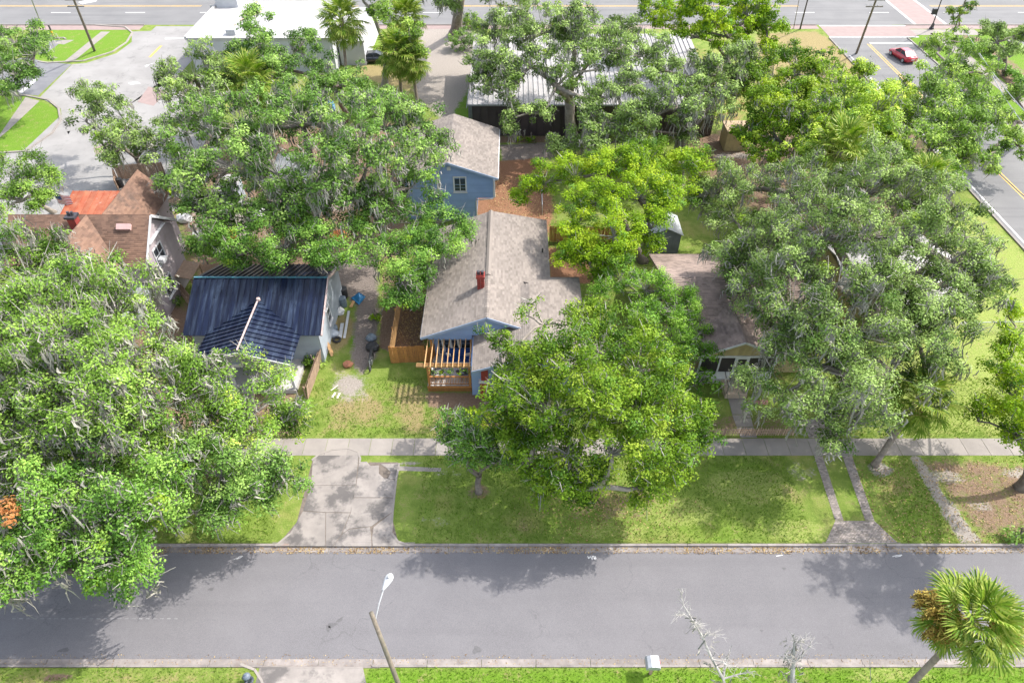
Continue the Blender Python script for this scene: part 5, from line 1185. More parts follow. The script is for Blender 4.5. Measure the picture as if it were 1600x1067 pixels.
# striped flag on a short pole behind the mauve house
b = G(92, 340, 0); b = Vector((-42.2, 55.0, 0)); o = empty('flag', b, 'stars and stripes flag on a short pole by the rusty porch roof', 'flag')
mb = MB(); mb.tube([b, b+Vector((0.1, -0.2, 4.9))], 0.03, 6); mb.build('pole', white_trim, o)
fr, fw_, fb = mat('flag_red', (0.5, 0.03, 0.04)), white_cloth, mat('flag_blue', (0.03, 0.05, 0.22))
for i in range(13):
    z1 = 4.75 - i*0.085; mb = MB(); x0_ = b.x+0.1+(0.5 if i < 7 else 0)
    for k in range(6):
        xa = x0_ + (b.x+1.4-x0_)*k/6; xb = x0_ + (b.x+1.4-x0_)*(k+1)/6; f = lambda x: b.y-0.2 + 0.09*math.sin((x-b.x)*5)
        mb.add([(xa, f(xa), z1-0.085-0.25*(xa-b.x)), (xb, f(xb), z1-0.085-0.25*(xb-b.x)), (xb, f(xb), z1-0.25*(xb-b.x)), (xa, f(xa), z1-0.25*(xa-b.x)), (xa, f(xa)+0.01, z1-0.085-0.25*(xa-b.x)), (xb, f(xb)+0.01, z1-0.085-0.25*(xb-b.x)), (xb, f(xb)+0.01, z1-0.25*(xb-b.x)), (xa, f(xa)+0.01, z1-0.25*(xa-b.x))], [(0, 1, 2, 3), (7, 6, 5, 4)])
    mb.build('stripe', fr if i % 2 == 0 else fw_, o)
f = lambda x: b.y-0.2 + 0.09*math.sin((x-b.x)*5)
mb = MB(); xa, xb = b.x+0.1, b.x+0.6; mb.add([(xa, f(xa)-0.004, 4.155-0.25*(xa-b.x)), (xb, f(xb)-0.004, 4.155-0.25*(xb-b.x)), (xb, f(xb)-0.004, 4.75-0.25*(xb-b.x)), (xa, f(xa)-0.004, 4.75-0.25*(xa-b.x))], [(0, 1, 2, 3)]); can = mb.build('canton', fb, o)
mb = MB()
for i in range(5):
    for k in range(6):
        x = xa+0.05+k*0.08; z = 4.70 - i*0.115 - 0.25*(x-b.x) ; y = f(x)-0.012
        mb.add([(x+0.022*math.cos(R(90+36*j))*(1 if j % 2 == 0 else 0.4), y, z+0.022*math.sin(R(90+36*j))*(1 if j % 2 == 0 else 0.4)) for j in range(10)], [tuple(range(10))])
mb.build('stars', white_cloth, can)

# ================================================================ CARS
def car(label, pos, rz, paint, tail=True):
    o = empty('car', pos, label, 'car', rz=rz)
    def part(nm, mb, m, par=None, smooth=False): return link(nm, mb.mesh(nm, m, smooth=smooth), par or o)
    glass_c = mat('car_glass', (0.02, 0.025, 0.03), (0.03, 0.035, 0.04), 2.0, 0.30, spec=0.2)
    # body: stations along x (front +x)
    st = [(-2.28, 0.62, 0.48, 0.72), (-2.2, 0.80, 0.34, 0.93), (-1.75, 0.88, 0.26, 0.98), (-0.9, 0.90, 0.24, 0.97), (0.4, 0.90, 0.24, 0.96), (1.0, 0.89, 0.24, 0.93), (1.75, 0.84, 0.28, 0.83), (2.15, 0.74, 0.36, 0.72), (2.3, 0.5, 0.44, 0.6)]
    vs, fs = [], []
    for x, w, z0, z1 in st:
        zm = z0 + (z1-z0)*0.62
        vs += [(x, -w*0.92, z0), (x, -w, zm*0.8), (x, -w*0.97, zm), (x, -w*0.86, z1), (x, w*0.86, z1), (x, w*0.97, zm), (x, w, zm*0.8), (x, w*0.92, z0)]
    for i in range(len(st)-1):
        for j in range(8): fs.append((i*8+j, i*8+(j+1) % 8, (i+1)*8+(j+1) % 8, (i+1)*8+j))
    fs += [tuple(range(8))[::-1], tuple((len(st)-1)*8+j for j in range(8))]
    mb = MB(); mb.add(vs, [f[::-1] for f in fs]); body = part('body', mb, paint, smooth=True)
    cs = [(-1.72, 0.76, 0.95, 0.96), (-0.95, 0.72, 0.93, 1.40), (0.25, 0.72, 0.93, 1.43), (1.12, 0.76, 0.90, 0.91)]
    vs, fs = [], []
    for x, w, z0, z1 in cs: vs += [(x, -w-0.05, z0), (x, -w*0.84 if z1 > 1.2 else -w, z1), (x, w*0.84 if z1 > 1.2 else w, z1), (x, w+0.05, z0)]
    for i in range(3):
        for j in range(3): fs.append((i*4+j, (i+1)*4+j, (i+1)*4+j+1, i*4+j+1))
    mb = MB(); mb.add(vs, [f[::-1] for f in fs]); part('windows', mb, glass_c)
    mb = MB(); mb.add([(-0.98, -0.60, 1.405), (0.28, -0.60, 1.435), (0.28, 0.60, 1.435), (-0.98, 0.60, 1.405), (-0.85, -0.5, 1.45), (0.15, -0.5, 1.47), (0.15, 0.5, 1.47), (-0.85, 0.5, 1.45)], [(0, 1, 5, 4), (1, 2, 6, 5), (2, 3, 7, 6), (3, 0, 4, 7), (4, 5, 6, 7)]); part('roof', mb, paint)
    for s in (-1, 1):
        mb = MB()
        for x0_, z0_, x1_, z1_ in ((-1.7, 0.97, -0.95, 1.41), (0.25, 1.43, 1.12, 0.93), (-0.3, 0.95, -0.3, 1.41)): mb.bar((x0_, s*(0.78 if z0_ < 1.2 else 0.615), z0_), (x1_, s*(0.78 if z1_ < 1.2 else 0.615), z1_), 0.07, 0.06)
        part('pillar', mb, paint)
        for x in (-1.4, 1.4):
            mb = MB(); mb.tube([(x, s*0.70, 0.32), (x, s*0.91, 0.32)], 0.32, 16); w_ = part('wheel', mb, black_stuff)
            mb = MB(); mb.tube([(x, s*0.90, 0.32), (x, s*0.925, 0.32)], 0.2, 12); part('rim', mb, silver, w_)
        mb = MB(); mb.box(0.55, 0.78, s*0.98-0.08, s*0.98+0.08, 0.92, 1.04); part('mirror', mb, paint)
        mb = MB(); mb.obox((2.12, s*0.58, 0.66), (0.1, 0, -0.02), (0, 0.16, 0), (0, 0, 0.06)); part('headlight', mb, lamp_white)
        mb = MB(); mb.obox((-2.22, s*0.60, 0.80), (0.06, 0, 0), (0, 0.16, 0), (0, 0, 0.08)); part('tail_light', mb, mat('tail_red', (0.4, 0.01, 0.015), (0.35, 0.01, 0.012), 3, 0.2))
    mb = MB(); mb.box(-2.30, -2.27, -0.26, 0.26, 0.58, 0.70); part('number_plate', mb, white_paint)
    return o
car('red saloon car waiting at the avenue stop line', G(1408, 92), R(102), mat('red_car_paint', (0.42, 0.015, 0.03), (0.40, 0.014, 0.028), 1, 0.25, coat=0.6))
car('black car parked on the grass behind the forked pale trunk', G(588, 97), R(8), mat('black_car_paint', (0.012, 0.014, 0.02), (0.015, 0.017, 0.024), 1, 0.25, coat=0.6))
# ================================================================ TREES AND PLANTS
PAL = {
 'oak_grey':  leaf_mat('oak_leaves_grey', (0.062, 0.106, 0.023), (0.216, 0.321, 0.080), (0.411, 0.544, 0.172)),
 'oak_green': leaf_mat('oak_leaves_green', (0.045, 0.100, 0.017), (0.154, 0.282, 0.053), (0.323, 0.468, 0.116)),
 'oak_pale':  leaf_mat('oak_leaves_pale', (0.055, 0.114, 0.013), (0.189, 0.332, 0.045), (0.361, 0.514, 0.111)),
 'fresh':     leaf_mat('fresh_leaves', (0.041, 0.102, 0.015), (0.149, 0.300, 0.047), (0.294, 0.464, 0.088)),
 'lime':      leaf_mat('lime_leaves', (0.063, 0.137, 0.005), (0.221, 0.368, 0.012), (0.416, 0.518, 0.031)),
 'olive':     leaf_mat('olive_leaves', (0.041, 0.098, 0.006), (0.155, 0.270, 0.018), (0.299, 0.395, 0.043)),
 'yellow':    leaf_mat('yellowing_leaves', (0.099, 0.188, 0.014), (0.297, 0.443, 0.043), (0.588, 0.700, 0.111)),
 'dark':      leaf_mat('dark_leaves', (0.060, 0.124, 0.014), (0.189, 0.323, 0.046), (0.460, 0.603, 0.125)),
 'feather':   leaf_mat('feathery_leaves', (0.054, 0.140, 0.011), (0.164, 0.336, 0.034), (0.360, 0.554, 0.092)),
 'palm':      leaf_mat('palm_leaves', (0.062, 0.13, 0.012), (0.15, 0.25, 0.026), (0.33, 0.37, 0.08), 0.25, 0.4),
 'palm_dry':  leaf_mat('dry_palm_leaves', (0.14, 0.095, 0.045), (0.30, 0.215, 0.10), (0.46, 0.36, 0.18), 0.2),
 'seed':      leaf_mat('palm_seed_stalks', (0.14, 0.09, 0.02), (0.30, 0.21, 0.04), (0.46, 0.36, 0.09), 0.15),
 'rust':      leaf_mat('rusty_leaves', (0.28, 0.10, 0.03), (0.46, 0.20, 0.07), (0.6, 0.32, 0.13)),
 'litter':    leaf_mat('leaf_litter', (0.15, 0.09, 0.045), (0.30, 0.20, 0.10), (0.48, 0.36, 0.16), 0.1),
 'blade':     leaf_mat('grass_blades', (0.068, 0.139, 0.012), (0.139, 0.242, 0.026), (0.246, 0.318, 0.060), 0.35),
}
def unit(v): return v / (np.linalg.norm(v, axis=1, keepdims=True) + 1e-9)

def leaf_mesh(name, centers, cr, n_per, leaf, rng, ctint, mat_, flat=0.62, up=0.5, asp=0.55):
    """Leaf-size faces gathered round the clump centres."""
    M = len(centers); cnt = np.maximum(6, (n_per * (cr/0.75)**2).astype(int))
    idx = np.repeat(np.arange(M), cnt); n = len(idx)
    d = rng.normal(size=(n, 3)); d[:, 2] += 0.25; d = unit(d)
    rad = cr[idx] * (0.25 + 0.85*rng.random(n)**0.7)
    p = centers[idx] + d * rad[:, None] * np.array([1, 1, flat])
    nr = unit(d*0.7 + np.array([0, 0, up]) + rng.normal(size=(n, 3))*0.36)
    t = rng.normal(size=(n, 3)); t = unit(t - nr*np.sum(t*nr, 1, keepdims=True)); b = np.cross(nr, t)
    L = leaf * (0.65 + 0.7*rng.random(n)); Wd = L*asp*(0.8+0.4*rng.random(n))
    V = np.empty((n, 4, 3))
    V[:, 0] = p - t*(L/2)[:, None]; V[:, 1] = p + b*(Wd/2)[:, None] + nr*(L*0.06)[:, None] + t*(L*0.08)[:, None]
    V[:, 2] = p + t*(L/2)[:, None]; V[:, 3] = p - b*(Wd/2)[:, None] + nr*(L*0.06)[:, None] + t*(L*0.08)[:, None]
    ti = np.clip(ctint[idx] + rng.normal(size=n)*0.10, 0, 1)
    q = np.arange(n*4).reshape(n, 4)
    return mesh_np(name, V.reshape(-1, 3), quads=q, mat=mat_, tint=np.repeat(ti, 4)), n

def thin_rods(A, B, r, rng, taper=0.35):
    """Many thin three-sided rods as arrays."""
    n = len(A); d = unit(B-A); a = np.cross(d, unit(rng.normal(size=(n, 3)))); a = unit(a); b = np.cross(d, a)
    V = np.empty((n, 6, 3))
    for k in range(3):
        an = 2*math.pi*k/3; o = a*math.cos(an) + b*math.sin(an)
        V[:, k] = A + o*r[:, None]; V[:, 3+k] = B + o*(r*taper)[:, None]
    base = (np.arange(n)*6)[:, None]
    q = np.concatenate([base + np.array([[k, (k+1) % 3, 3+(k+1) % 3, 3+k]]) for k in range(3)])
    return V.reshape(-1, 3), q

def moss_mesh(anchors, lens, rng, strips=12, w=0.075):
    """Tufts of grey moss: thin crinkled strips hanging under the twigs."""
    n = len(anchors)*strips; idx = np.repeat(np.arange(len(anchors)), strips)
    a = anchors[idx] + rng.normal(size=(n, 3))*np.array([0.22, 0.22, 0.16]); L = lens[idx]*(0.35+0.9*rng.random(n))
    an = rng.random(n)*math.pi; s = np.stack([np.cos(an), np.sin(an), 0*an], 1)
    ww = w*(0.5+1.0*rng.random(n)); dn = np.array([0, 0, -1.0])
    V = np.empty((n, 7, 3)); p = a.copy()
    for k, (f, wd) in enumerate(((0, 0.35), (0.33, 0.6), (0.68, 0.45))):
        q = a + dn*(L*f)[:, None] + (rng.normal(size=(n, 3))*np.array([1, 1, 0.2]))*(0.07*k + 0.02)
        V[:, 2*k] = q - s*(ww*wd)[:, None]; V[:, 2*k+1] = q + s*(ww*wd)[:, None]
    V[:, 6] = a + dn*L[:, None] + rng.normal(size=(n, 3))*np.array([0.16, 0.16, 0.05])
    base = (np.arange(n)*7)[:, None]
    q = np.concatenate([base + np.array([[0, 1, 3, 2]]), base + np.array([[2, 3, 5, 4]])])
    ti = np.repeat(np.clip(0.5 + rng.normal(size=n)*0.22, 0, 1), 7)
    return V.reshape(-1, 3), q, base + np.array([[4, 5, 6]]), ti

N_LEAF = [0]
def tree(label, base, lobes, pal, r0=0.42, dens=1.0, leaf=0.27, cl=0.72, per=92, moss=0.0, twigs=0.35, gap=0.0, bk=None, seed=1, fork=0.30, cat='tree', name='oak_tree', px=True, rz=0.8, flat=0.62, lean=0.3, up=0.5, group=None, accent=None):
    rng = np.random.RandomState(seed); prng = random.Random(seed)
    if accent is None and cat == 'tree': accent = {'oak_grey': ('olive', 0.10), 'oak_green': ('oak_pale', 0.14), 'fresh': ('olive', 0.14), 'oak_pale': ('oak_green', 0.18), 'lime': ('fresh', 0.12), 'olive': ('fresh', 0.16), 'dark': ('oak_grey', 0.15)}.get(pal)
    loose = cat == 'tree' and gap >= 0.22
    if loose: dens *= 0.85; lobes = [(l[0], l[1], l[2], l[3]*1.18) for l in lobes]
    if cat == 'tree': far = leaf >= 0.285; dens *= 0.84; per *= 1.5*(0.78 if far else 1.22); leaf *= 0.74*(1.08 if far else 0.86); gap = gap + 0.03; twigs *= 1.3; moss *= 1.35; lobes = [(l[0], l[1], l[2], l[3]*1.07) for l in lobes]
    b = G(*base) if px else Vector(base)
    LB = [(*G(l[0], l[1], l[2]), l[3]) if px else l for l in lobes]
    root = empty(name, b, label, cat, group)
    bl = np.array(b); C = np.array([l[:3] for l in LB]); Rr = np.array([l[3] for l in LB])
    ctr = (C * Rr[:, None]**2).sum(0) / (Rr**2).sum()
    fk = Vector((bl[0] + (ctr[0]-bl[0])*lean, bl[1] + (ctr[1]-bl[1])*lean, max(1.2, ctr[2]*fork)))
    tgt = [Vector(C[i]) - Vector((0, 0, 0.35*rz*Rr[i])) for i in range(len(C))]
    order = sorted(range(len(C)), key=lambda i: (tgt[i]-fk).length)
    node = {-1: fk}; par = {}; plen = {-1: 0.0}
    for i in order:
        best = min(node, key=lambda k: (node[k]-tgt[i]).length*1.0 + 0.45*plen[k] + (2.0 if k != -1 and tgt[k].z > tgt[i].z + 1.5 else 0))
        par[i] = best; plen[i] = plen[best] + (node[best]-tgt[i]).length; node[i] = tgt[i]
    sub = {i: Rr[i]**2 for i in order}; 
    for i in reversed(order):
        if par[i] != -1: sub[par[i]] += sub[i]
    tot = sum(Rr**2)
    mb = MB()
    mb.tube([b - Vector((0, 0, 0.1)), b + (fk-b)*0.12, b + (fk-b)*0.55 + Vector((prng.uniform(-.1, .1), prng.uniform(-.1, .1), 0)), fk], [r0*1.6, r0*1.15, r0*0.95, r0*0.9], 9)
    for i in order:
        a, c = node[par[i]], tgt[i]; d = c - a; L = d.length
        ra = r0*0.85*math.sqrt(sub[i]/tot)**0.85 + 0.03; rb_ = max(0.04, ra*0.6)
        off = Vector((prng.uniform(-1, 1), prng.uniform(-1, 1), prng.uniform(0.1, 0.9)))*L*0.13
        off2 = Vector((prng.uniform(-1, 1), prng.uniform(-1, 1), prng.uniform(-0.4, 0.6)))*L*0.09
        mb.tube([a, a + d*0.3 + off, a + d*0.65 + off*0.7 + off2, c], [ra, ra*0.9, (ra+rb_)/2, rb_], 6)
    mb.build('trunk', bk or bark, root, smooth=True)
    # clump centres on the shell of every lobe
    CC, CRD, LI = [], [], []
    BL = []
    for i in range(len(C)):
        if cat != 'tree' or Rr[i] < 0.7: BL.append((i, C[i], Rr[i], rz)); continue
        BL.append((i, C[i] - np.array([0, 0, 0.1*Rr[i]]), Rr[i]*0.80, rz))
        for _ in range(4 + int(Rr[i]*1.3)):
            d = unit(rng.normal(size=(1, 3)) + np.array([[0, 0, 0.35]]))[0]
            BL.append((i, C[i] + d*Rr[i]*rng.uniform(0.68, 1.30 if loose else 1.05)*np.array([1, 1, rz]), Rr[i]*rng.uniform(0.28, 0.52), 0.75))
    for i, c_, R_, z_ in BL:
        n = max(3, int(dens*4.6*R_**2 * (0.72/cl)**2))
        d = rng.normal(size=(n*3, 3)); d = unit(d); d = d[(d[:, 2] > -0.25) | (rng.random(len(d)) < 0.35)][:n]
        ph = rng.random(3)*6
        bump_ = 1 + 0.16*np.sin(d[:, 0]*4+ph[0])*np.cos(d[:, 1]*4+ph[1]) + 0.10*np.sin(d[:, 2]*7+ph[2])
        rr = R_*bump_*(0.52 + 0.52*rng.random(len(d))**0.6)
        CC.append(c_ + d*rr[:, None]*np.array([1, 1, z_])); CRD.append(cl*(0.5+0.75*rng.random(len(d)))); LI += [i]*len(d)
    CC = np.concatenate(CC); CRD = np.concatenate(CRD); LI = np.array(LI)
    if gap > 0:
        f = np.sin(CC[:, 0]*0.9+seed)*np.sin(CC[:, 1]*0.8+2*seed) + 0.5*np.sin(CC[:, 0]*2.1+CC[:, 2]*1.5+seed) + 0.35*rng.normal(size=len(CC))
        keep = f > np.quantile(f, gap); CC, CRD, LI = CC[keep], CRD[keep], LI[keep]
    ok = CC[:, 2] > 0.12; CC, CRD, LI = CC[ok], CRD[ok], LI[ok]
    ct = np.clip(0.46 + rng.normal(size=len(CC))*0.21 + 0.12*np.sin(LI*1.7+seed) + 0.10*np.sin(CC[:, 0]*1.3+seed)*np.sin(CC[:, 1]*1.1), 0.02, 0.98)
    me, n = leaf_mesh('crown', CC - bl, CRD, per, leaf, rng, ct, PAL[pal], flat=flat, up=up); N_LEAF[0] += n
    link('crown', me, root)
    if accent:
        k = rng.choice(len(CC), max(1, int(len(CC)*accent[1])), replace=False)
        me, n = leaf_mesh('crown', CC[k] - bl + rng.normal(size=(len(k), 3))*0.25, CRD[k]*0.75, per*0.8, leaf, rng, ct[k], PAL[accent[0]], flat=flat, up=up); N_LEAF[0] += n
        link('crown', me, root)
    # twigs: from the limb ends to the clumps, and bare grey tips beyond the leaves
    T = np.array([tuple(t) for t in tgt])[LI]
    s = rng.random(len(CC)) < 0.7
    A1, B1 = T[s]-bl, CC[s]-bl; r1 = np.full(len(A1), 0.035)*(0.7+0.7*rng.random(len(A1)))
    k = rng.choice(len(CC), int(len(CC)*twigs*3), replace=True)
    dd = unit(unit(CC[k]-T[k])*0.8 + rng.normal(size=(len(k), 3))*0.55 + np.array([0, 0, 0.2]))
    A2 = CC[k]-bl - dd*CRD[k][:, None]*0.3 + rng.normal(size=(len(k), 3))*0.15; B2 = A2 + dd*(CRD[k]*(0.9+0.8*rng.random(len(k))))[:, None]
    r2 = np.full(len(A2), 0.031)*(0.6+0.8*rng.random(len(A2)))
    if len(A1)+len(A2):
        v, q = thin_rods(np.concatenate([A1, A2]), np.concatenate([B1, B2]), np.concatenate([r1, r2]), rng)
        o = link('twigs', mesh_np('twigs', v, quads=q, mat=twig_m), root); o['kind'] = 'stuff'
    if moss > 0:
        m = max(2, int(len(CC)*moss)); k = rng.choice(len(CC), m, replace=m > len(CC))
        an = CC[k] - bl - np.array([0, 0, 1])*(CRD[k]*0.15)[:, None] + (unit(CC[k]-C[LI[k]])*(CRD[k]*0.6)[:, None])
        v, q, t3, ti = moss_mesh(an, 0.5 + 1.5*rng.random(m)**1.7, rng)
        o = link('spanish_moss', mesh_np('spanish_moss', v, quads=q, tris=t3, mat=moss_m, tint=ti), root); o['kind'] = 'stuff'
    return root

def L_(s, dz=0): return [(x, y, z+dz, r) for x, y, z, r in s]
# ---- the great mossy oaks on the west side of the near street
tree('huge pale green live oak hung with grey moss in front of the mauve house', (150, 742), [(40,430,9,3.2),(105,462,9.5,2.6),(175,480,9.5,2.7),(232,562,8.4,1.9),(305,580,7.6,1.7),(90,530,11,3.5),(180,570,11,3.2),(20,560,10,3.2),(250,620,9,2.6),(120,640,9.5,3.0),(30,660,8.5,3.0),(318,620,7,1.8),(-50,600,9,3.5),(-40,480,9,3.5),(190,690,7.5,2.4),(-30,740,7,2.6),(60,745,7,2.0),(150,442,8.5,1.6),(60,400,8.5,1.8)], 'oak_pale', 0.62, 1.0, 0.25, moss=0.75, twigs=0.65, gap=0.08, seed=11)
tree('bright green oak limbs overhanging the near road with hanging moss tips', (75, 800), [(60,830,7,2.2),(40,895,6,1.7),(-20,860,7,2.5),(-20,920,5.5,1.6),(185,800,7.5,2.2),(195,865,6.5,1.6),(215,900,5.5,1.0),(170,895,5.5,0.8),(270,770,7,2.2),(130,760,8,2.3),(85,885,5.5,1.0),(90,800,7.5,1.8)], 'fresh', 0.5, 1.05, 0.25, moss=0.30, twigs=0.45, gap=0.06, seed=12)
tree('green oak with low drooping branches beside the concrete drive', (330, 790), [(340,735,6.5,2.0),(400,730,6,1.6),(445,735,5.5,1.2),(300,795,5.5,1.3),(370,775,5,1.1),(420,770,4.8,0.8),(270,720,7,1.8),(475,745,5,0.6)], 'oak_green', 0.34, 1.1, 0.25, moss=0.12, twigs=0.6, gap=0.05, seed=13)
tree('yellow-green oak with bare white twigs in front of the black metal roof', (385, 690), [(385,640,6.5,1.9),(330,660,7,2.0),(428,610,6,1.1),(445,650,5.5,1.4),(365,690,6,1.5),(462,655,4.5,0.9),(270,680,7,2.0),(408,575,5.5,0.6),(395,560,6,0.5)], 'oak_pale', 0.3, 0.95, 0.24, moss=0.16, twigs=1.3, gap=0.16, seed=14, accent=('yellow', 0.22))
rl_ = np.array([tuple(G(12 + 8*math.cos(i), 798 + 14*math.sin(2.1*i), 9.2)) for i in range(9)]); rr_ = np.random.RandomState(4)
me, n = leaf_mesh('dead_spray', rl_ - rl_[0], np.full(9, 0.42), 70, 0.22, rr_, np.full(9, 0.55), PAL['rust']); tag(link('dead_branch', me, None, rl_[0]), 'rust-orange dead leaf spray on the oak over the road edge', 'dead branch')
# ---- west yard oaks
tree('big dark green mossy oak between the mauve house and the blue garage', (492, 372), [(330,195,10,2.8),(400,190,11,3.0),(470,180,12,3.0),(540,190,12,2.8),(600,190,11,2.6),(650,200,10,2.1),(300,240,9,2.4),(360,250,10,2.8),(430,258,11,2.8),(500,255,12,2.4),(570,250,11.5,2.6),(630,245,10.5,2.4),(672,225,9.5,1.6),(320,300,8.5,1.8),(375,315,8.5,1.9),(600,300,9,1.8),(640,285,9,1.8),(655,330,8,1.5),(285,275,8,1.4),(440,310,8.5,2.2),(500,310,8.5,2.2),(545,300,9,2.2),(420,345,7.5,1.6),(345,335,7.5,1.8),(300,325,7,1.4),(585,335,7.5,1.6)], 'oak_green', 0.75, 0.95, 0.29, moss=0.42, twigs=0.6, gap=0.16, seed=21)
tree('fresh green oak leaning over the black metal roof', (455, 425), [(340,370,7,1.5),(390,385,7,1.8),(440,380,7.5,1.8),(490,370,7.5,1.7),(522,398,7,1.2),(420,412,6.5,1.0),(350,408,6,0.9),(310,385,6,1.1),(460,345,8,1.4),(500,408,6.6,0.8)], 'fresh', 0.36, 1.05, 0.26, moss=0.06, twigs=0.3, gap=0.05, seed=22)
tree('dense green oak between the sandy track and the cottage roof', (628, 472), [(640,340,7.5,1.7),(690,340,7.5,1.6),(722,365,6.5,1.0),(650,390,7,1.7),(605,390,6.5,1.6),(690,388,6.5,1.2),(630,432,6,1.4),(612,466,5,0.9),(645,462,5,0.9),(568,355,7,1.6),(555,400,6.5,1.3),(660,425,5.5,0.8)], 'fresh', 0.36, 1.1, 0.26, moss=0.10, twigs=0.4, gap=0.05, seed=23)
tree('grey-green oak on the street edge beside the dark bollards', (330, 190), [(300,110,8,2.4),(345,100,8.5,2.6),(285,145,7,1.9),(350,150,8,2.3),(270,115,6.5,1.3),(320,170,7,1.8)], 'oak_grey', 0.4, 1.0, 0.31, moss=0.25, twigs=0.4, gap=0.08, seed=24)
tree('tall leafy tree rising in front of the white shop roof', (420, 175), [(408,65,11,2.2),(398,30,11,1.5),(440,100,9,2.4),(490,105,9,2.4),(470,62,9,1.9),(420,122,9,2.2),(385,85,9,1.5)], 'oak_green', 0.36, 0.95, 0.31, moss=0.1, twigs=0.4, gap=0.12, seed=25)
tree('soft green trees below the first tall palm', (540, 190), [(530,125,8.5,2.1),(565,150,8.5,2.1),(500,140,8.5,2.0),(590,165,8,1.6),(610,155,7.5,1.3)], 'oak_green', 0.3, 1.0, 0.31, moss=0.1, twigs=0.3, seed=26)
tree('small wispy oak standing over the old concrete street', (224, 268), [(150,160,7,1.6),(190,178,7,1.7),(225,205,6.5,1.6),(152,205,6,1.6),(185,225,5.5,1.4),(240,230,5.5,1.3),(132,185,6,1.1),(168,243,4.5,0.7),(262,208,5.5,1.0),(140,150,6.5,0.9)], 'oak_grey', 0.26, 0.85, 0.30, moss=0.12, twigs=0.9, gap=0.22, seed=27)
tree('green oak crown at the frame edge over the parking entry', (-18, 152), [(20,58,8,2.4),(50,78,8,2.0),(20,110,7,2.2),(-25,80,8,3),(60,55,7,1.4),(42,112,6,1.2),(10,138,5,1.0)], 'oak_green', 0.45, 0.95, 0.31, moss=0.22, twigs=0.45, gap=0.1, seed=28)
tree('loose green tree on the frame edge behind the mauve house', (84, 332), [(20,270,6,1.8),(58,262,6,1.5),(80,280,5.5,0.9),(30,308,5,1.5),(-12,300,6,2.4),(70,300,4.8,0.7),(0,335,5,1.4)], 'oak_pale', 0.24, 0.9, 0.28, moss=0.05, twigs=0.9, gap=0.18, bk=bark_pale, seed=29)
tree('bright banana-green bush behind the brown shingle roof', (270, 305), [(270,290,1.6,0.9),(258,298,1.3,0.7),(283,300,1.2,0.7)], 'lime', 0.06, 1.4, 0.34, cl=0.45, moss=0, twigs=0.1, seed=30, name='bush', cat='bush')
# ---- trees along the top of the block
tree('spreading oak with open pale limbs over the white ribbed roof', (893, 214), [(790,40,11,2.6),(850,40,12,2.8),(920,40,12,2.8),(980,60,11,2.4),(770,90,10,2.2),(830,95,10,1.9),(935,100,10.5,2.0),(790,140,8,1.8),(762,130,8,1.4),(838,172,7,1.3),(790,188,6,1.1),(960,140,9,2.0),(1000,120,10,2.2),(930,190,7,1.6),(980,190,7.5,1.6),(880,90,10.5,2.2),(750,60,10,1.8),(810,60,11,2.4),(890,40,12,2.4),(950,70,11.5,2.4),(870,130,8.5,1.4),(810,120,9,1.8),(750,105,9,1.5),(1000,80,10.5,2.2),(920,150,8,1.7)], 'oak_grey', 0.62, 0.85, 0.31, moss=0.35, twigs=0.6, gap=0.16, bk=bark_pale, fork=0.45, seed=31)
tree('broad grey-green oak over the dark end of the ribbed roof building', (1062, 236), [(1030,90,10,2.4),(1080,110,10,2.6),(1130,110,9.5,2.4),(1060,160,9,2.2),(1120,160,8.5,2.2),(1150,130,8,1.8),(1020,180,8,1.8),(1080,198,7,1.7),(1000,218,6.5,1.5),(942,222,6,1.4),(1158,90,8.5,1.7),(900,215,5,1.0),(870,225,4.5,0.9)], 'oak_grey', 0.55, 0.98, 0.31, moss=0.5, twigs=0.45, gap=0.08, seed=32)
tree('bright lime tree at the top beside the main road', (1142, 112), [(1050,20,11,2.8),(1110,15,12,3.0),(1170,20,11,2.8),(1200,40,10,2.0),(1140,50,10,2.2),(1080,52,10,2.0),(1018,22,10,2.3),(1190,75,8,1.4)], 'lime', 0.4, 1.0, 0.36, moss=0, twigs=0.2, gap=0.06, seed=33)
tree('mid green tree below the lime tree near the tan grass', (1220, 240), [(1210,112,9,2.2),(1250,108,9,2.2),(1200,170,9,2.4),(1250,170,10,2.6),(1220,212,8,2.2),(1182,218,7,1.8),(1270,215,8.5,2.2),(1225,150,9,2.4),(1180,130,8.5,1.8),(1240,85,8.5,1.6),(1200,240,7,1.8)], 'olive', 0.4, 1.0, 0.31, moss=0.12, twigs=0.3, gap=0.06, seed=34, accent=('lime', 0.3))
tree('olive-yellow tree beside the avenue', (1330, 270), [(1300,120,9,2.4),(1320,170,10,2.8),(1368,170,9,2.2),(1295,215,8.5,2.2),(1360,220,8.5,2.2),(1400,190,8,1.7),(1345,118,8,1.6),(1400,240,7.5,1.7),(1280,150,9,2.2),(1330,205,9,2.4),(1400,150,8.5,1.6),(1250,240,8,2.0),(1340,250,8,2.2)], 'yellow', 0.4, 1.0, 0.31, moss=0.10, twigs=0.3, gap=0.06, seed=35, accent=('oak_green', 0.3))
tree('camphor tree with dense yellow-green domed crown behind the cottage', (1004, 408), [(850,280,6,1.9),(820,300,5,1.2),(900,270,7,1.8),(950,260,8,2.0),(1010,250,8.5,2.1),(1070,250,8,1.8),(1000,300,8,2.2),(930,310,7.5,2.1),(1060,300,7.5,1.8),(900,345,6.5,2.0),(960,360,7,2.1),(1015,350,7,2.0),(918,395,5.5,1.6),(890,400,5,1.1),(970,400,5.5,1.4),(930,418,4.5,1.1)], 'lime', 0.4, 1.45, 0.26, cl=0.62, per=110, moss=0, twigs=0.12, gap=0.03, seed=36, name='camphor_tree', up=0.8)
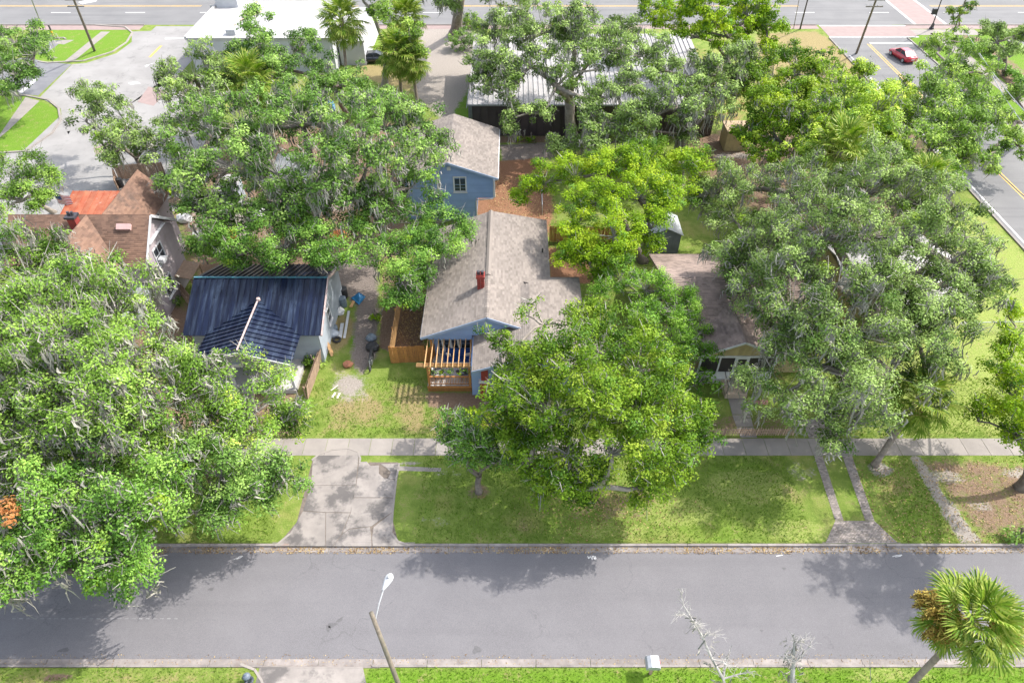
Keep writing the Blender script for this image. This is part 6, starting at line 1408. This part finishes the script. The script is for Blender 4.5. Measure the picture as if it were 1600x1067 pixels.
tree('feathery bright green tree between the camphor and the bungalow roof', (1010, 520), [(970,430,5,1.4),(1010,447,5.5,1.5),(1050,480,5,1.4),(1078,500,4.5,1.1),(1000,490,5,1.3),(1060,530,4,1.1),(1083,548,3,0.8),(950,450,4.5,0.9),(1090,520,4,0.9),(1040,450,5.4,1.1),(1075,470,4.8,1.0),(1104,548,3.6,0.8),(1060,505,4.6,1.1)], 'feather', 0.2, 1.15, 0.20, cl=0.55, per=130, moss=0, twigs=0.5, seed=37, name='feathery_tree')
tree('low green shrub at the bungalow porch corner', (1098, 602), [(1098,590,1.6,0.8),(1115,600,1.2,0.6),(1085,600,1.3,0.7)], 'feather', 0.05, 1.4, 0.2, cl=0.45, moss=0, twigs=0.1, seed=38, name='shrub', cat='shrub')
# ---- front trees
tree('large olive-green tree in front of the cottage and its pavement', (893, 742), [(878,570,9,2.1),(938,540,9.5,2.2),(998,575,9,2.1),(828,585,8.5,1.5),(793,620,8,1.4),(858,640,8.5,2.1),(928,620,9.5,2.3),(998,640,8.5,2.2),(1048,620,8,1.6),(888,700,7,1.9),(958,700,7.5,2.1),(1028,700,7,1.9),(1078,690,6,1.4),(808,680,6,1.1),(866,738,5.5,1.1),(938,755,5.5,1.1),(910,768,4.5,0.8),(1008,755,5,1.1),(1058,740,5,1.1),(1088,640,6.5,1.0),(998,510,9,1.2),(918,495,9,1.1),(1048,565,8,1.1),(800,690,5,1.1),(830,722,4.5,1.1),(790,650,6,0.9),(848,758,4,0.8),(815,655,6.5,1.1)], 'olive', 0.42, 1.35, 0.25, cl=0.62, per=100, moss=0, twigs=0.36, gap=0.0, seed=41, name='laurel_oak', bk=bark_pale)
tree('slender olive-green tree top spraying over the cottage roof edge', (868, 700), [(780,530,8,0.75),(805,545,8,0.7),(825,490,9,0.65),(838,475,9,0.5),(850,505,8.6,0.5),(885,505,8.5,0.55),(760,520,7.5,0.5),(820,560,7.6,0.8),(790,575,7,0.7),(870,545,8.4,0.9)], 'olive', 0.16, 1.35, 0.25, cl=0.45, per=85, moss=0, twigs=0.5, seed=42, name='laurel_oak', bk=bark_pale)
tree('small twin-trunked green tree on the verge beside the drive', (748, 768), [(700,660,4.5,0.85),(728,680,5,0.95),(758,690,4.8,0.9),(722,652,5,0.6),(742,712,4,0.8),(772,682,4,0.8),(690,650,4.2,0.45),(798,660,4,0.6),(722,705,3.8,0.7),(752,645,5,0.5),(780,715,3.6,0.7),(808,712,3.6,0.7),(830,735,3.2,0.6),(700,690,4.2,0.7),(740,690,5.2,0.8),(785,650,4.6,0.8)], 'fresh', 0.2, 1.35, 0.23, cl=0.5, per=88, moss=0, twigs=0.6, gap=0.03, seed=43, name='small_tree')
for i, (q, r_, lb, pl) in enumerate((((812, 622), 0.7, 'dark green shrub at the red front steps of the cottage', 'dark'), ((782, 622), 0.5, 'small shrub by the cottage front window', 'dark'), ((835, 640), 0.6, 'rounded shrub along the cottage front path', 'oak_green'), ((872, 660), 0.7, 'loose brownish shrub at the cottage path edge', 'olive'),
        ((490, 572), 0.6, 'small bush behind the leaning weathered fence', 'dark'), ((270, 478), 0.6, 'weedy bush between mauve house and metal roof', 'oak_green'), ((725, 78), 1.9, 'rounded bush beside the gravel lot', 'oak_green'), ((735, 45), 1.6, 'dark shrub at the foot of the large trunk', 'dark'), ((880, 236), 0.8, 'bush by the dark building wall', 'oak_green'), ((830, 222), 0.5, 'low lime plant along the dark wall', 'lime'), ((812, 220), 0.4, 'tiny lime plant along the dark wall', 'lime'),
        ((1588, 842), 0.55, 'mown green bush at the dark trunk foot', 'oak_green'), ((588, 500), 0.35, 'lime pot plant against the pale timber fence', 'lime'), ((690, 655), 0.1, 'tuft', 'lime'))):
    if r_ < 0.2: continue
    c = G(*q); tree(lb, c, [(c.x, c.y, r_*0.75, r_), (c.x+r_*0.6, c.y+0.1, r_*0.6, r_*0.7), (c.x-r_*0.6, c.y, r_*0.55, r_*0.7)], pl, 0.04, 1.6, 0.2, cl=0.36, per=90, moss=0, twigs=0.1, seed=60+i, name='shrub', cat='shrub', px=False)
# ---- the great grey oaks on the east side
tree('enormous grey-green live oak shading the bungalow and pale roofed house', (1368, 520), [(1120,292,6.5,2.2),(1180,284,7,2.6),(1240,290,9,2.7),(1300,300,11,2.7),(1360,290,11,2.7),(1420,300,10.5,2.7),(1470,322,9.5,2.4),(1515,360,9,2.0),(1150,337,6.2,1.7),(1220,345,9,2.4),(1290,360,12,2.6),(1360,358,12,2.4),(1430,365,11.5,2.2),(1485,400,10,2.2),(1525,415,8.5,1.5),(1195,392,6.5,1.3),(1250,410,10.5,2.1),(1315,430,11,2.2),(1375,440,10,1.5),(1450,450,9.5,1.7),(1500,468,9,1.7),(1100,302,5.6,1.1),(1510,440,9,1.8),(1535,465,8,1.3),(1475,490,8.6,1.6),(1440,480,9,1.5)], 'oak_grey', 0.85, 0.95, 0.27, moss=0.36, twigs=0.75, gap=0.20, seed=51)
tree('lower grey-green oak in front of the bungalow lawn and brick strips', (1332, 640), [(1190,455,8.5,1.5),(1240,480,9,2.0),(1300,500,9,2.2),(1355,515,8.5,2.0),(1420,510,8.5,2.0),(1470,528,8,1.7),(1280,560,8,2.0),(1340,580,8,2.0),(1398,575,7.5,1.8),(1228,605,6.5,1.6),(1222,632,5.6,0.9),(1288,635,6.5,1.7),(1338,655,6,1.4),(1450,578,6.5,1.4),(1140,395,6.6,1.1),(1175,470,7,1.2),(1205,500,7,1.2),(1155,405,6.4,1.1),(1190,450,7.2,1.3),(1215,440,8,1.5),(1150,430,6.6,0.9),(1190,420,7.4,1.1),(1182,600,6,1.0),(1235,548,7.5,1.3),(1300,680,5,0.8),(1160,390,8,0.9),(1265,525,8,1.2)], 'oak_grey', 0.5, 1.0, 0.25, moss=0.32, twigs=0.8, gap=0.27, seed=52, accent=('oak_green', 0.25))
tree('lacy dark oak standing over the avenue', (1476, 318), [(1440,130,8,2.0),(1490,110,8,2.0),(1520,150,8,2.0),(1470,170,8.5,2.2),(1430,190,8,1.8),(1500,210,8,2.0),(1450,240,8,2.0),(1520,250,7,1.4),(1480,280,7.5,1.6),(1412,130,7,1.1),(1470,75,7,1.3),(1502,62,6.5,1.0),(1410,268,8,1.6),(1490,150,8.4,1.3),(1540,110,7.5,1.4),(1420,160,8,1.6),(1480,140,9,1.8),(1450,205,8.6,2.0),(1500,180,8.5,2.0),(1540,180,7.4,1.4),(1475,215,8.4,1.9),(1510,240,7.6,1.5),(1425,225,8.2,1.8),(1455,265,7.8,1.6)], 'dark', 0.5, 0.9, 0.30, moss=0.15, twigs=0.6, gap=0.26, seed=53)
tree('bright yellow-green tree at the frame edge over the east lawn', (1594, 762), [(1585,525,6,1.2),(1560,575,6,1.3),(1590,615,6,1.5),(1545,635,5,0.9),(1590,675,5,1.1),(1530,655,4.5,0.6),(1650,660,10,2.5),(1700,640,10.5,3.0),(1690,710,8.5,2.5),(1640,600,9,2.2),(1720,560,10,2.6),(1660,740,7.5,1.8),(1615,580,6.5,1.9),(1580,485,6,0.7),(1600,640,6,1.6),(1520,640,4.4,0.4)], 'lime', 0.3, 0.95, 0.26, cl=0.55, moss=0, twigs=0.3, gap=0.17, seed=54, name='small_tree')
tree('round-headed oak in the parking lot corner', (1570, 118), [(1560,60,6.5,1.7),(1590,50,6.5,1.9),(1580,85,5.6,1.3),(1545,45,5.6,1.1),(1540,80,5,0.9)], 'oak_grey', 0.28, 0.9, 0.32, moss=0.05, twigs=0.4, gap=0.12, seed=55)
tree('dark tree at the frame edge beside the hedge', (1610, 215), [(1592,150,5,1.5),(1606,185,4.5,1.5),(1575,215,4,1.2),(1560,232,4,0.9),(1600,232,4,1.4),(1545,258,3.8,0.8)], 'dark', 0.3, 0.9, 0.31, moss=0.05, twigs=0.4, gap=0.14, seed=56)
tree('small sapling by the black lamp post', (1500, 40), [(1488,12,5,0.9),(1500,20,4.5,0.8),(1515,8,5,0.7),(1490,30,3.6,0.6)], 'olive', 0.12, 0.7, 0.3, cl=0.5, moss=0, twigs=0.8, gap=0.2, seed=57, name='small_tree')
tree('pale fork-trunked tree in front of the parked black car', (601, 136), [(606,18,11,1.4),(640,55,9,1.5),(565,-8,12,1.5),(650,85,7,1.2),(620,-14,12,1.6),(625,70,8,1.0),(580,12,10.5,0.7)], 'dark', 0.42, 0.8, 0.31, moss=0.05, twigs=0.4, gap=0.15, bk=bark_pale, fork=0.35, seed=58)
tree('massive dark trunk of an oak beside the gravel lot entrance', (712, 54), [(800,-15,12,2.8),(760,-45,13,3.0),(700,-25,12,2.2),(735,-30,13,2.6),(680,-5,10.5,1.2),(770,-20,12.5,2.4),(707,8,10.3,0.8)], 'oak_grey', 0.75, 0.9, 0.31, moss=0.3, twigs=0.4, fork=0.6, seed=59)
# hedge along the avenue pavement
hc = np.array([(67.6 + random.uniform(-0.5, 0.5), y + random.uniform(-0.3, 0.3), random.uniform(0.5, 1.2)) for y in np.arange(66, 104, 0.22)])
hr = empty('hedge', (67.6, 85, 0), 'long clipped green hedge beside the avenue pavement', 'hedge')
me, n = leaf_mesh('foliage', hc - np.array([67.6, 85, 0]), np.full(len(hc), 0.6), 75, 0.3, np.random.RandomState(8), np.clip(0.5+0.15*np.random.RandomState(9).normal(size=len(hc)), 0, 1), PAL['fresh']); link('foliage', me, hr)

# ================================================================ PALMS
def frond_mesh(nm, seed, n=30, pet=1.15, L=0.95, droop=0.35, m=None):
    """A fan leaf on its stalk: narrow folded fingers round a short midrib, tips hanging."""
    rng = random.Random(seed); mb = MB(); mb.cur = 0.75
    mb.bar((0, 0, 0), (pet*0.55, 0, 0.07), 0.05, 0.03); mb.bar((pet*0.55, 0, 0.07), (pet+0.3, 0, 0.0), 0.035, 0.025)
    for i in range(n):
        a = R(-118 + 236*i/(n-1)) + rng.uniform(-0.04, 0.04); l = L*(0.72+0.34*math.cos(a*0.62))*rng.uniform(0.86, 1.1)
        d = Vector((math.cos(a), math.sin(a), 0)); s = Vector((-d.y, d.x, 0)); w = 0.034 + 0.008*rng.random()
        c0 = Vector((pet+0.28*max(0, math.cos(a)), 0, 0)); fold = 0.035*(1 if i % 2 else -1); up = 0.10*abs(math.sin(a))
        p1 = c0 + d*l*0.38 + Vector((0, 0, up + 0.02)); p2 = c0 + d*l*0.74 + Vector((0, 0, up*0.9 - 0.05 - droop*0.14)); p3 = c0 + d*l*(1.0-0.22*droop) + Vector((0, 0, up*0.5 - 0.12 - droop*rng.uniform(0.35, 0.95)))
        mb.cur = min(1, max(0, 0.55 + rng.uniform(-0.3, 0.3)))
        mb.add([c0 - s*0.006, c0 + s*0.006, p1 + s*w + Vector((0, 0, fold)), p1 - s*w, p2 + s*w*0.75 + Vector((0, 0, fold)), p2 - s*w*0.75, p3], [(0, 1, 2, 3), (3, 2, 4, 5)])
        mb.cur = 0.95 if rng.random() < 0.5 else 0.6
        mb.add([p2 + s*w*0.75 + Vector((0, 0, fold)), p2 - s*w*0.75, p3], [(1, 0, 2)])
    return mb.mesh(nm, m or PAL['palm'])
FR = [frond_mesh('frond', s, droop=dr) for s, dr in ((1, 0.15), (2, 0.3), (3, 0.5))]
FD = [frond_mesh('dry_frond', s, n=20, droop=0.8, L=0.85, pet=0.9, m=PAL['palm_dry']) for s in (7, 8)]
def seed_mesh():
    """A branched golden fruit stalk."""
    rng = random.Random(3); mb = MB()
    mb.bar((0, 0, 0), (0.9, 0, 0.12), 0.03, 0.03); mb.bar((0.9, 0, 0.12), (1.9, 0, -0.12), 0.025, 0.025)
    for k in range(420):
        t = rng.random(); c = Vector((0.75 + 1.35*t, rng.gauss(0, 0.06+0.26*math.sin(math.pi*min(1, t*1.1))), rng.gauss(0.0, 0.16) + 0.08 - 0.3*t*t)); mb.cur = rng.random()
        d = Vector((rng.gauss(0.6, 0.5), rng.gauss(0, 0.7), rng.gauss(-0.1, 0.5))).normalized()*0.13; s = Vector((-d.y, d.x, 0.02)).normalized()*0.016
        mb.add([c-d-s, c-d+s, c+d+s, c+d-s], [(0, 1, 2, 3)])
    return mb.mesh('seed_stalk', PAL['seed'])
SEED = seed_mesh()
def palm(label, base, top, r=0.2, nf=34, sc=1.0, dead=8, seeds=0, seed=1, boots=False, lo=-50, name='palm_tree'):
    b, t = Vector(base), Vector(top); o = empty(name, b, label, 'palm tree'); rng = random.Random(seed)
    mb = MB(); k = 7; pts = []
    for i in range(k+1):
        f = i/k; p = b.lerp(t, f); p = p + (t-b).cross(Vector((0, 0, 1)))*0 ; pts.append(p + Vector((0, 0, 0)))
    mb.tube(pts, [r*1.35] + [r*(1.0-0.12*i/k) for i in range(1, k)] + [r*1.15], 10); mb.build('trunk', bark_palm, o, smooth=True)
    hb = MB(); hb.lathe(t - Vector((0, 0, 0.35)), [(r*1.1, 0), (r*1.5, 0.25), (r*1.2, 0.55), (0.05, 0.75)], 8); hb.build('crown_shaft', bark_palm, o)
    tl = t - b; ga = 2.39996
    for i in range(nf):
        f = (i+0.5)/nf; el = R(82 - (82-lo)*f**0.85 + rng.uniform(-6, 6)); az = i*ga + rng.uniform(-0.2, 0.2)
        c = link('frond', FR[min(2, int(f*3))], o, tl + Vector((0, 0, 0.2*(1-f)))); c.rotation_euler = (rng.uniform(-0.35, 0.35), -el, az); s = sc*rng.uniform(0.9, 1.1); c.scale = (s, s, s)
    for i in range(dead):
        c = link('dry_frond', FD[i % 2], o, tl - Vector((0, 0, 0.15))); c.rotation_euler = (rng.uniform(-0.4, 0.4), R(rng.uniform(35, 78)), i*ga*1.3); s = sc*rng.uniform(0.75, 1.0); c.scale = (s, s, s)
    for i in range(seeds):
        c = link('seed_stalk', SEED, o, tl + Vector((0, 0, 0.1))); c.rotation_euler = (rng.uniform(-0.3, 0.3), R(rng.uniform(-28, 2)), R((178, 160, -28, 196, -12, 150)[i % 6])); s = sc*rng.uniform(0.95, 1.15); c.scale = (s, s, s)
    return o
pb = G(1395, 1098); palm('big fan palm with golden seed stalks leaning over the near kerb', pb, G(1516, 972, 7.2), 0.17, 34, 1.04, 8, 6, 71, lo=-38)
pb = G(1366, 727); palm('cabbage palm with a leaning brown trunk on the verge beside the brick strips', pb, G(1432, 628, 4.6), 0.2, 26, 1.1, 5, 0, 72, lo=-50)
for i, (bx, tx, h, sc_, lb) in enumerate((((545,155), (534,35), 9.0, 1.25, 'tall palm standing between the white shop and the forked tree'), ((640,125), (634,30), 7.5, 1.2, 'tall palm farthest back beside the gravel lot'), ((628,160), (622,85), 6.8, 1.3, 'front palm of the pair at the gravel lot'), ((654,172), (643,98), 6.0, 1.0, 'thin-trunked palm tucked behind the front palm of the pair'), ((392,200), (392,130), 8.6, 1.25, 'pale green palm poking through the oaks by the street'), ((1312,330), (1312,240), 9.5, 1.2, 'palm head showing inside the yellow and grey oaks'), ((1448,385), (1440,290), 8.5, 1.0, 'dark palm buried in the big grey oak near the avenue'))):
    b = G(*bx); t = G(*tx, h); palm(lb, b, t, 0.2, 40, sc_*1.1, 10, 0, 80+i, lo=-58)
# broad-leaf plant in the front yard
o = empty('palm_plant', G(744, 662), 'bright lime feather-leaved plant in the front yard behind the small tree', 'plant'); rng5 = random.Random(5)
def pinnate(seed):
    rng = random.Random(seed); mb = MB()
    pts = [Vector((0.16*i, 0, 0.12*i - 0.016*i*i)) for i in range(10)]
    for a, c in zip(pts[:-1], pts[1:]): mb.bar(a, c, 0.02, 0.02)
    for i in range(2, 10):
        for k in range(2):
            p = pts[i] - Vector((0.08*k, 0, 0))
            for s in (-1, 1):
                mb.cur = rng.uniform(0.4, 0.9); d = Vector((0.5, s*0.8, -0.15)).normalized()*0.42*(1-abs(i-6)*0.07); w = Vector((0.035, -s*0.02, 0))
                mb.add([p, p+d*0.5+w, p+d, p+d*0.5-w], [(0, 1, 2, 3)])
    return mb.mesh('leaf', PAL['lime'])
PN = [pinnate(1), pinnate(2)]
for i in range(14):
    c = link('leaf', PN[i % 2], o); c.rotation_euler = (0, R(rng5.uniform(-55, 0)), i*2.4); s = rng5.uniform(0.8, 1.15); c.scale = (s, s, s)
# hanging ferns along the pergola beam
for i, x in enumerate((-5.75, -5.1, -4.55, -3.95, -3.4)):
    rr_ = np.random.RandomState(90+i); cc = np.array([(rr_.uniform(-0.2, 0.2), rr_.uniform(-0.15, 0.15), rr_.uniform(-0.25, 0.1)) for _ in range(6)])
    lb = ('hanging fern at the fence end of the pergola beam', 'second hanging fern from the fence end of the beam', 'hanging fern in the middle of the pergola beam', 'fourth hanging fern along the pergola beam', 'hanging fern next to the pergola post by the pier')[i]
    fo_ = empty('hanging_fern', (x, 34.5, 2.3), lb, 'hanging plant', 'ferns hung from the pergola beam')
    me, n = leaf_mesh('foliage', cc, np.full(6, 0.22), 60, 0.16, rr_, np.full(6, 0.62), PAL['lime' if i % 2 else 'fresh']); link('foliage', me, fo_)
    mb = MB(); mb.lathe((x, 34.5, 2.08), [(0.1, 0), (0.16, 0.2)], 10); mb.build('pot', black_stuff, fo_)
    mb = MB(); mb.bar((x, 34.5, 2.2), (x, 34.56, 2.62), 0.012, 0.012); mb.build('hanger', dark_iron, fo_)

# ---- dead grey trees on the near verge, reaching up over the road
def dead_tree(label, base, spine, r, seed, branches, moss_n=3):
    rng = random.Random(seed); o = empty('dead_tree', base, label, 'dead tree'); mb = MB()
    P = [Vector(base)] + [G(*p) for p in spine]; k = len(P)
    mb.tube(P, [r*(1-0.93*i/(k-1))+0.008 for i in range(k)], 6)
    rods = []
    for i0, tip, rr in branches:
        a = P[i0]; t = G(*tip); m_ = a.lerp(t, 0.5) + Vector((rng.uniform(-0.15, 0.15), rng.uniform(-0.15, 0.15), rng.uniform(0, 0.2)))
        mb.tube([a, m_, t], [rr, rr*0.7, rr*0.3], 5); rods += [(a, m_, rr), (m_, t, rr*0.6)]
    for i in range(2, k-1): rods.append((P[i], P[i+1], 0.03))
    for a, c, rr in rods:
        for _ in range(6):
            p = a.lerp(c, rng.random()); d = (c-a).normalized()*0.5 + Vector((rng.uniform(-1, 1), rng.uniform(-1, 1), rng.uniform(-0.2, 0.9)))*0.5; q = p + d*rng.uniform(0.35, 0.9)
            mb.tube([p, q], [0.013, 0.005], 3, cap=False)
            for _ in range(2):
                p2 = p.lerp(q, rng.uniform(0.3, 0.9)); mb.tube([p2, p2 + Vector((rng.uniform(-1, 1), rng.uniform(-1, 1), rng.uniform(-0.2, 0.8)))*0.28], [0.010, 0.005], 3, cap=False)
    mb.build('branches', mat('bleached_wood', (0.45, 0.43, 0.40), (0.27, 0.255, 0.235), 3, 0.9), o)
    an = np.array([tuple(P[1 + i % (k-2)] - Vector(base)) for i in range(moss_n)]); rr_ = np.random.RandomState(seed)
    v, q, t3, ti = moss_mesh(an, np.full(moss_n, 0.5), rr_, 10, 0.05); oo = link('spanish_moss', mesh_np('spanish_moss', v, quads=q, tris=t3, mat=moss_m, tint=ti), o); oo['kind'] = 'stuff'
dead_tree('bleached dead tree with long bare branches reaching over the road', G(1150, 1140), [(1130,1060,3.6), (1113,1030,4.6), (1098,995,5.6), (1083,970,6.4), (1068,945,7.0), (1063,922,7.6)], 0.075, 3,
          [(1, (1141,1018,4.6), 0.06), (1, (1180,1048,4.2), 0.05), (3, (1123,994,5.8), 0.045), (4, (1060,960,6.8), 0.03), (2, (1138,1040,4.6), 0.05), (4, (1098,982,6.4), 0.03)], 4)
dead_tree('stubby lichen-grey dead snag beside the palm on the near verge', G(1235, 1135), [(1238,1060,3.4), (1240,1035,4.2), (1241,1008,5.0), (1241,994,5.4)], 0.15, 4, [(2, (1266,1008,5.0), 0.05), (2, (1228,1025,4.6), 0.06), (3, (1252,1000,5.2), 0.04)], 6)
b = G(1361, 1085); mb = MB(); mb.tube([b, G(1360, 1050, 2.2), G(1359, 1030, 3.0), G(1366, 1022, 3.3)], [0.02, 0.015, 0.012, 0.008], 4); tag(mb.build('sapling', twig_m, None, loc=tuple(b)), 'thin bare sapling stem on the near verge by the palm', 'sapling')

# ---- ground litter and grass blades
rg = np.random.RandomState(5)
def scatter(name, n, region, size, pal, zr=(0.01, 0.05), up=False, lab=None):
    x0, x1, y0, y1 = region[:4]; P = np.stack([rg.uniform(x0, x1, n), rg.uniform(y0, y1, n), rg.uniform(*zr, n)], 1)
    if len(region) > 4: P = P[region[4](P)]
    n = len(P)
    if up:
        an = rg.random(n)*6.28; s = np.stack([np.cos(an), np.sin(an), 0*an], 1)*(size*0.16*(0.6+rg.random(n)))[:, None]; tip = np.stack([rg.normal(size=n)*size*0.5, rg.normal(size=n)*size*0.5, size*(0.5+0.8*rg.random(n))], 1)
        P[:, 2] = 0.0; V = np.stack([P-s, P+s, P+tip], 1).reshape(-1, 3); me = mesh_np(name, V, tris=np.arange(3*n).reshape(n, 3), mat=PAL[pal], tint=np.repeat(np.clip(0.45+0.2*rg.normal(size=n)+0.18*np.sin(P[:, 0]*0.9)*np.sin(P[:, 1]*1.3), 0, 1), 3))
    else:
        nr = unit(np.array([0, 0, 1.0]) + rg.normal(size=(n, 3))*0.35); t = rg.normal(size=(n, 3)); t = unit(t - nr*np.sum(t*nr, 1, keepdims=True)); b_ = np.cross(nr, t); L = size*(0.5+rg.random(n))
        V = np.stack([P-t*(L/2)[:, None], P+b_*(L*0.3)[:, None], P+t*(L/2)[:, None], P-b_*(L*0.3)[:, None]], 1).reshape(-1, 3); me = mesh_np(name, V, quads=np.arange(4*n).reshape(n, 4), mat=PAL[pal], tint=np.repeat(rg.random(n), 4))
    return tag(link(name, me), kind='stuff')
dx0, dx1 = drv[0]-0.4, drv[1]+0.3
def lawn(P):
    """Blades grow where the ground sheet is grass, thinning out towards bare soil."""
    i = np.clip(np.searchsorted(GY, P[:, 1])-1, 0, ny-1); j = np.clip(np.searchsorted(GX, P[:, 0])-1, 0, nx-1)
    bare = np.zeros(len(P))
    for k in ('w_dirt', 'w_sand', 'w_mulch', 'w_grey'): bare = np.maximum(bare, W[k][i, j])
    bare = np.maximum(bare, (W['w_dry'][i, j]-0.36)*0.8)
    x, y = P[:, 0], P[:, 1]
    ok = (rg.random(len(P)) > bare*1.5) & ~((y > Y_P0-0.06) & (y < Y_P1+0.06)) & ~((y > Y_SK-0.03) & (y < Y_NK+0.03))
    ok &= ~((x > dx0) & (x < dx1) & (y > Y_NK-0.1) & (y < Y_P0)) & ~((x > pv[0]-0.6) & (x < pv[1]+0.3) & (y > 20))
    ok &= ~((x > dv2[0]-0.3) & (x < dv2[1]+0.1) & (y < Y_SK+0.1))
    ok &= ~((x > -6.5) & (x < 5.2) & (y > 33.0)) & ~((x > 12.6) & (x < 19.7) & (y > 33.8)) & ~((x > 14.9) & (x < 17.3) & (y > Y_P1))
    return ok
scatter('grass', 150000, (-40, 44, 12.0, 36.0, lawn), 0.14, 'blade', up=True)
c0 = G(945, 790)
scatter('fallen_leaves', 4200, (0, 14, Y_NK+0.05, 27.6, lambda P: rg.random(len(P)) < np.exp(-((P[:, 0]-c0.x)/3.2)**2 - ((P[:, 1]-c0.y)/1.9)**2)*1.0), 0.10, 'litter')
scatter('fallen_leaves', 8000, (-42, 32, Y_NK-0.62, Y_NK-0.12, lambda P: rg.random(len(P)) < 0.35+0.65*(np.sin(P[:, 0]*0.9)*np.sin(P[:, 0]*0.37+1) > 0.1)), 0.085, 'litter', zr=(ROAD_Z+0.02, ROAD_Z+0.05))
scatter('fallen_leaves', 2500, (23, 36, Y_NK+0.05, 28.3), 0.10, 'litter')
scatter('fallen_leaves', 3500, (-9.3, -6.9, 37.9, 52), 0.12, 'litter')
scatter('fallen_leaves', 3000, (-2.5, 4.5, 51.5, 66), 0.14, 'litter')
scatter('fallen_leaves', 1800, (-40, 32, Y_SG-0.45, Y_SG+0.25), 0.06, 'litter', zr=(ROAD_Z+0.015, ROAD_Z+0.03))
print('LEAVES', N_LEAF[0])
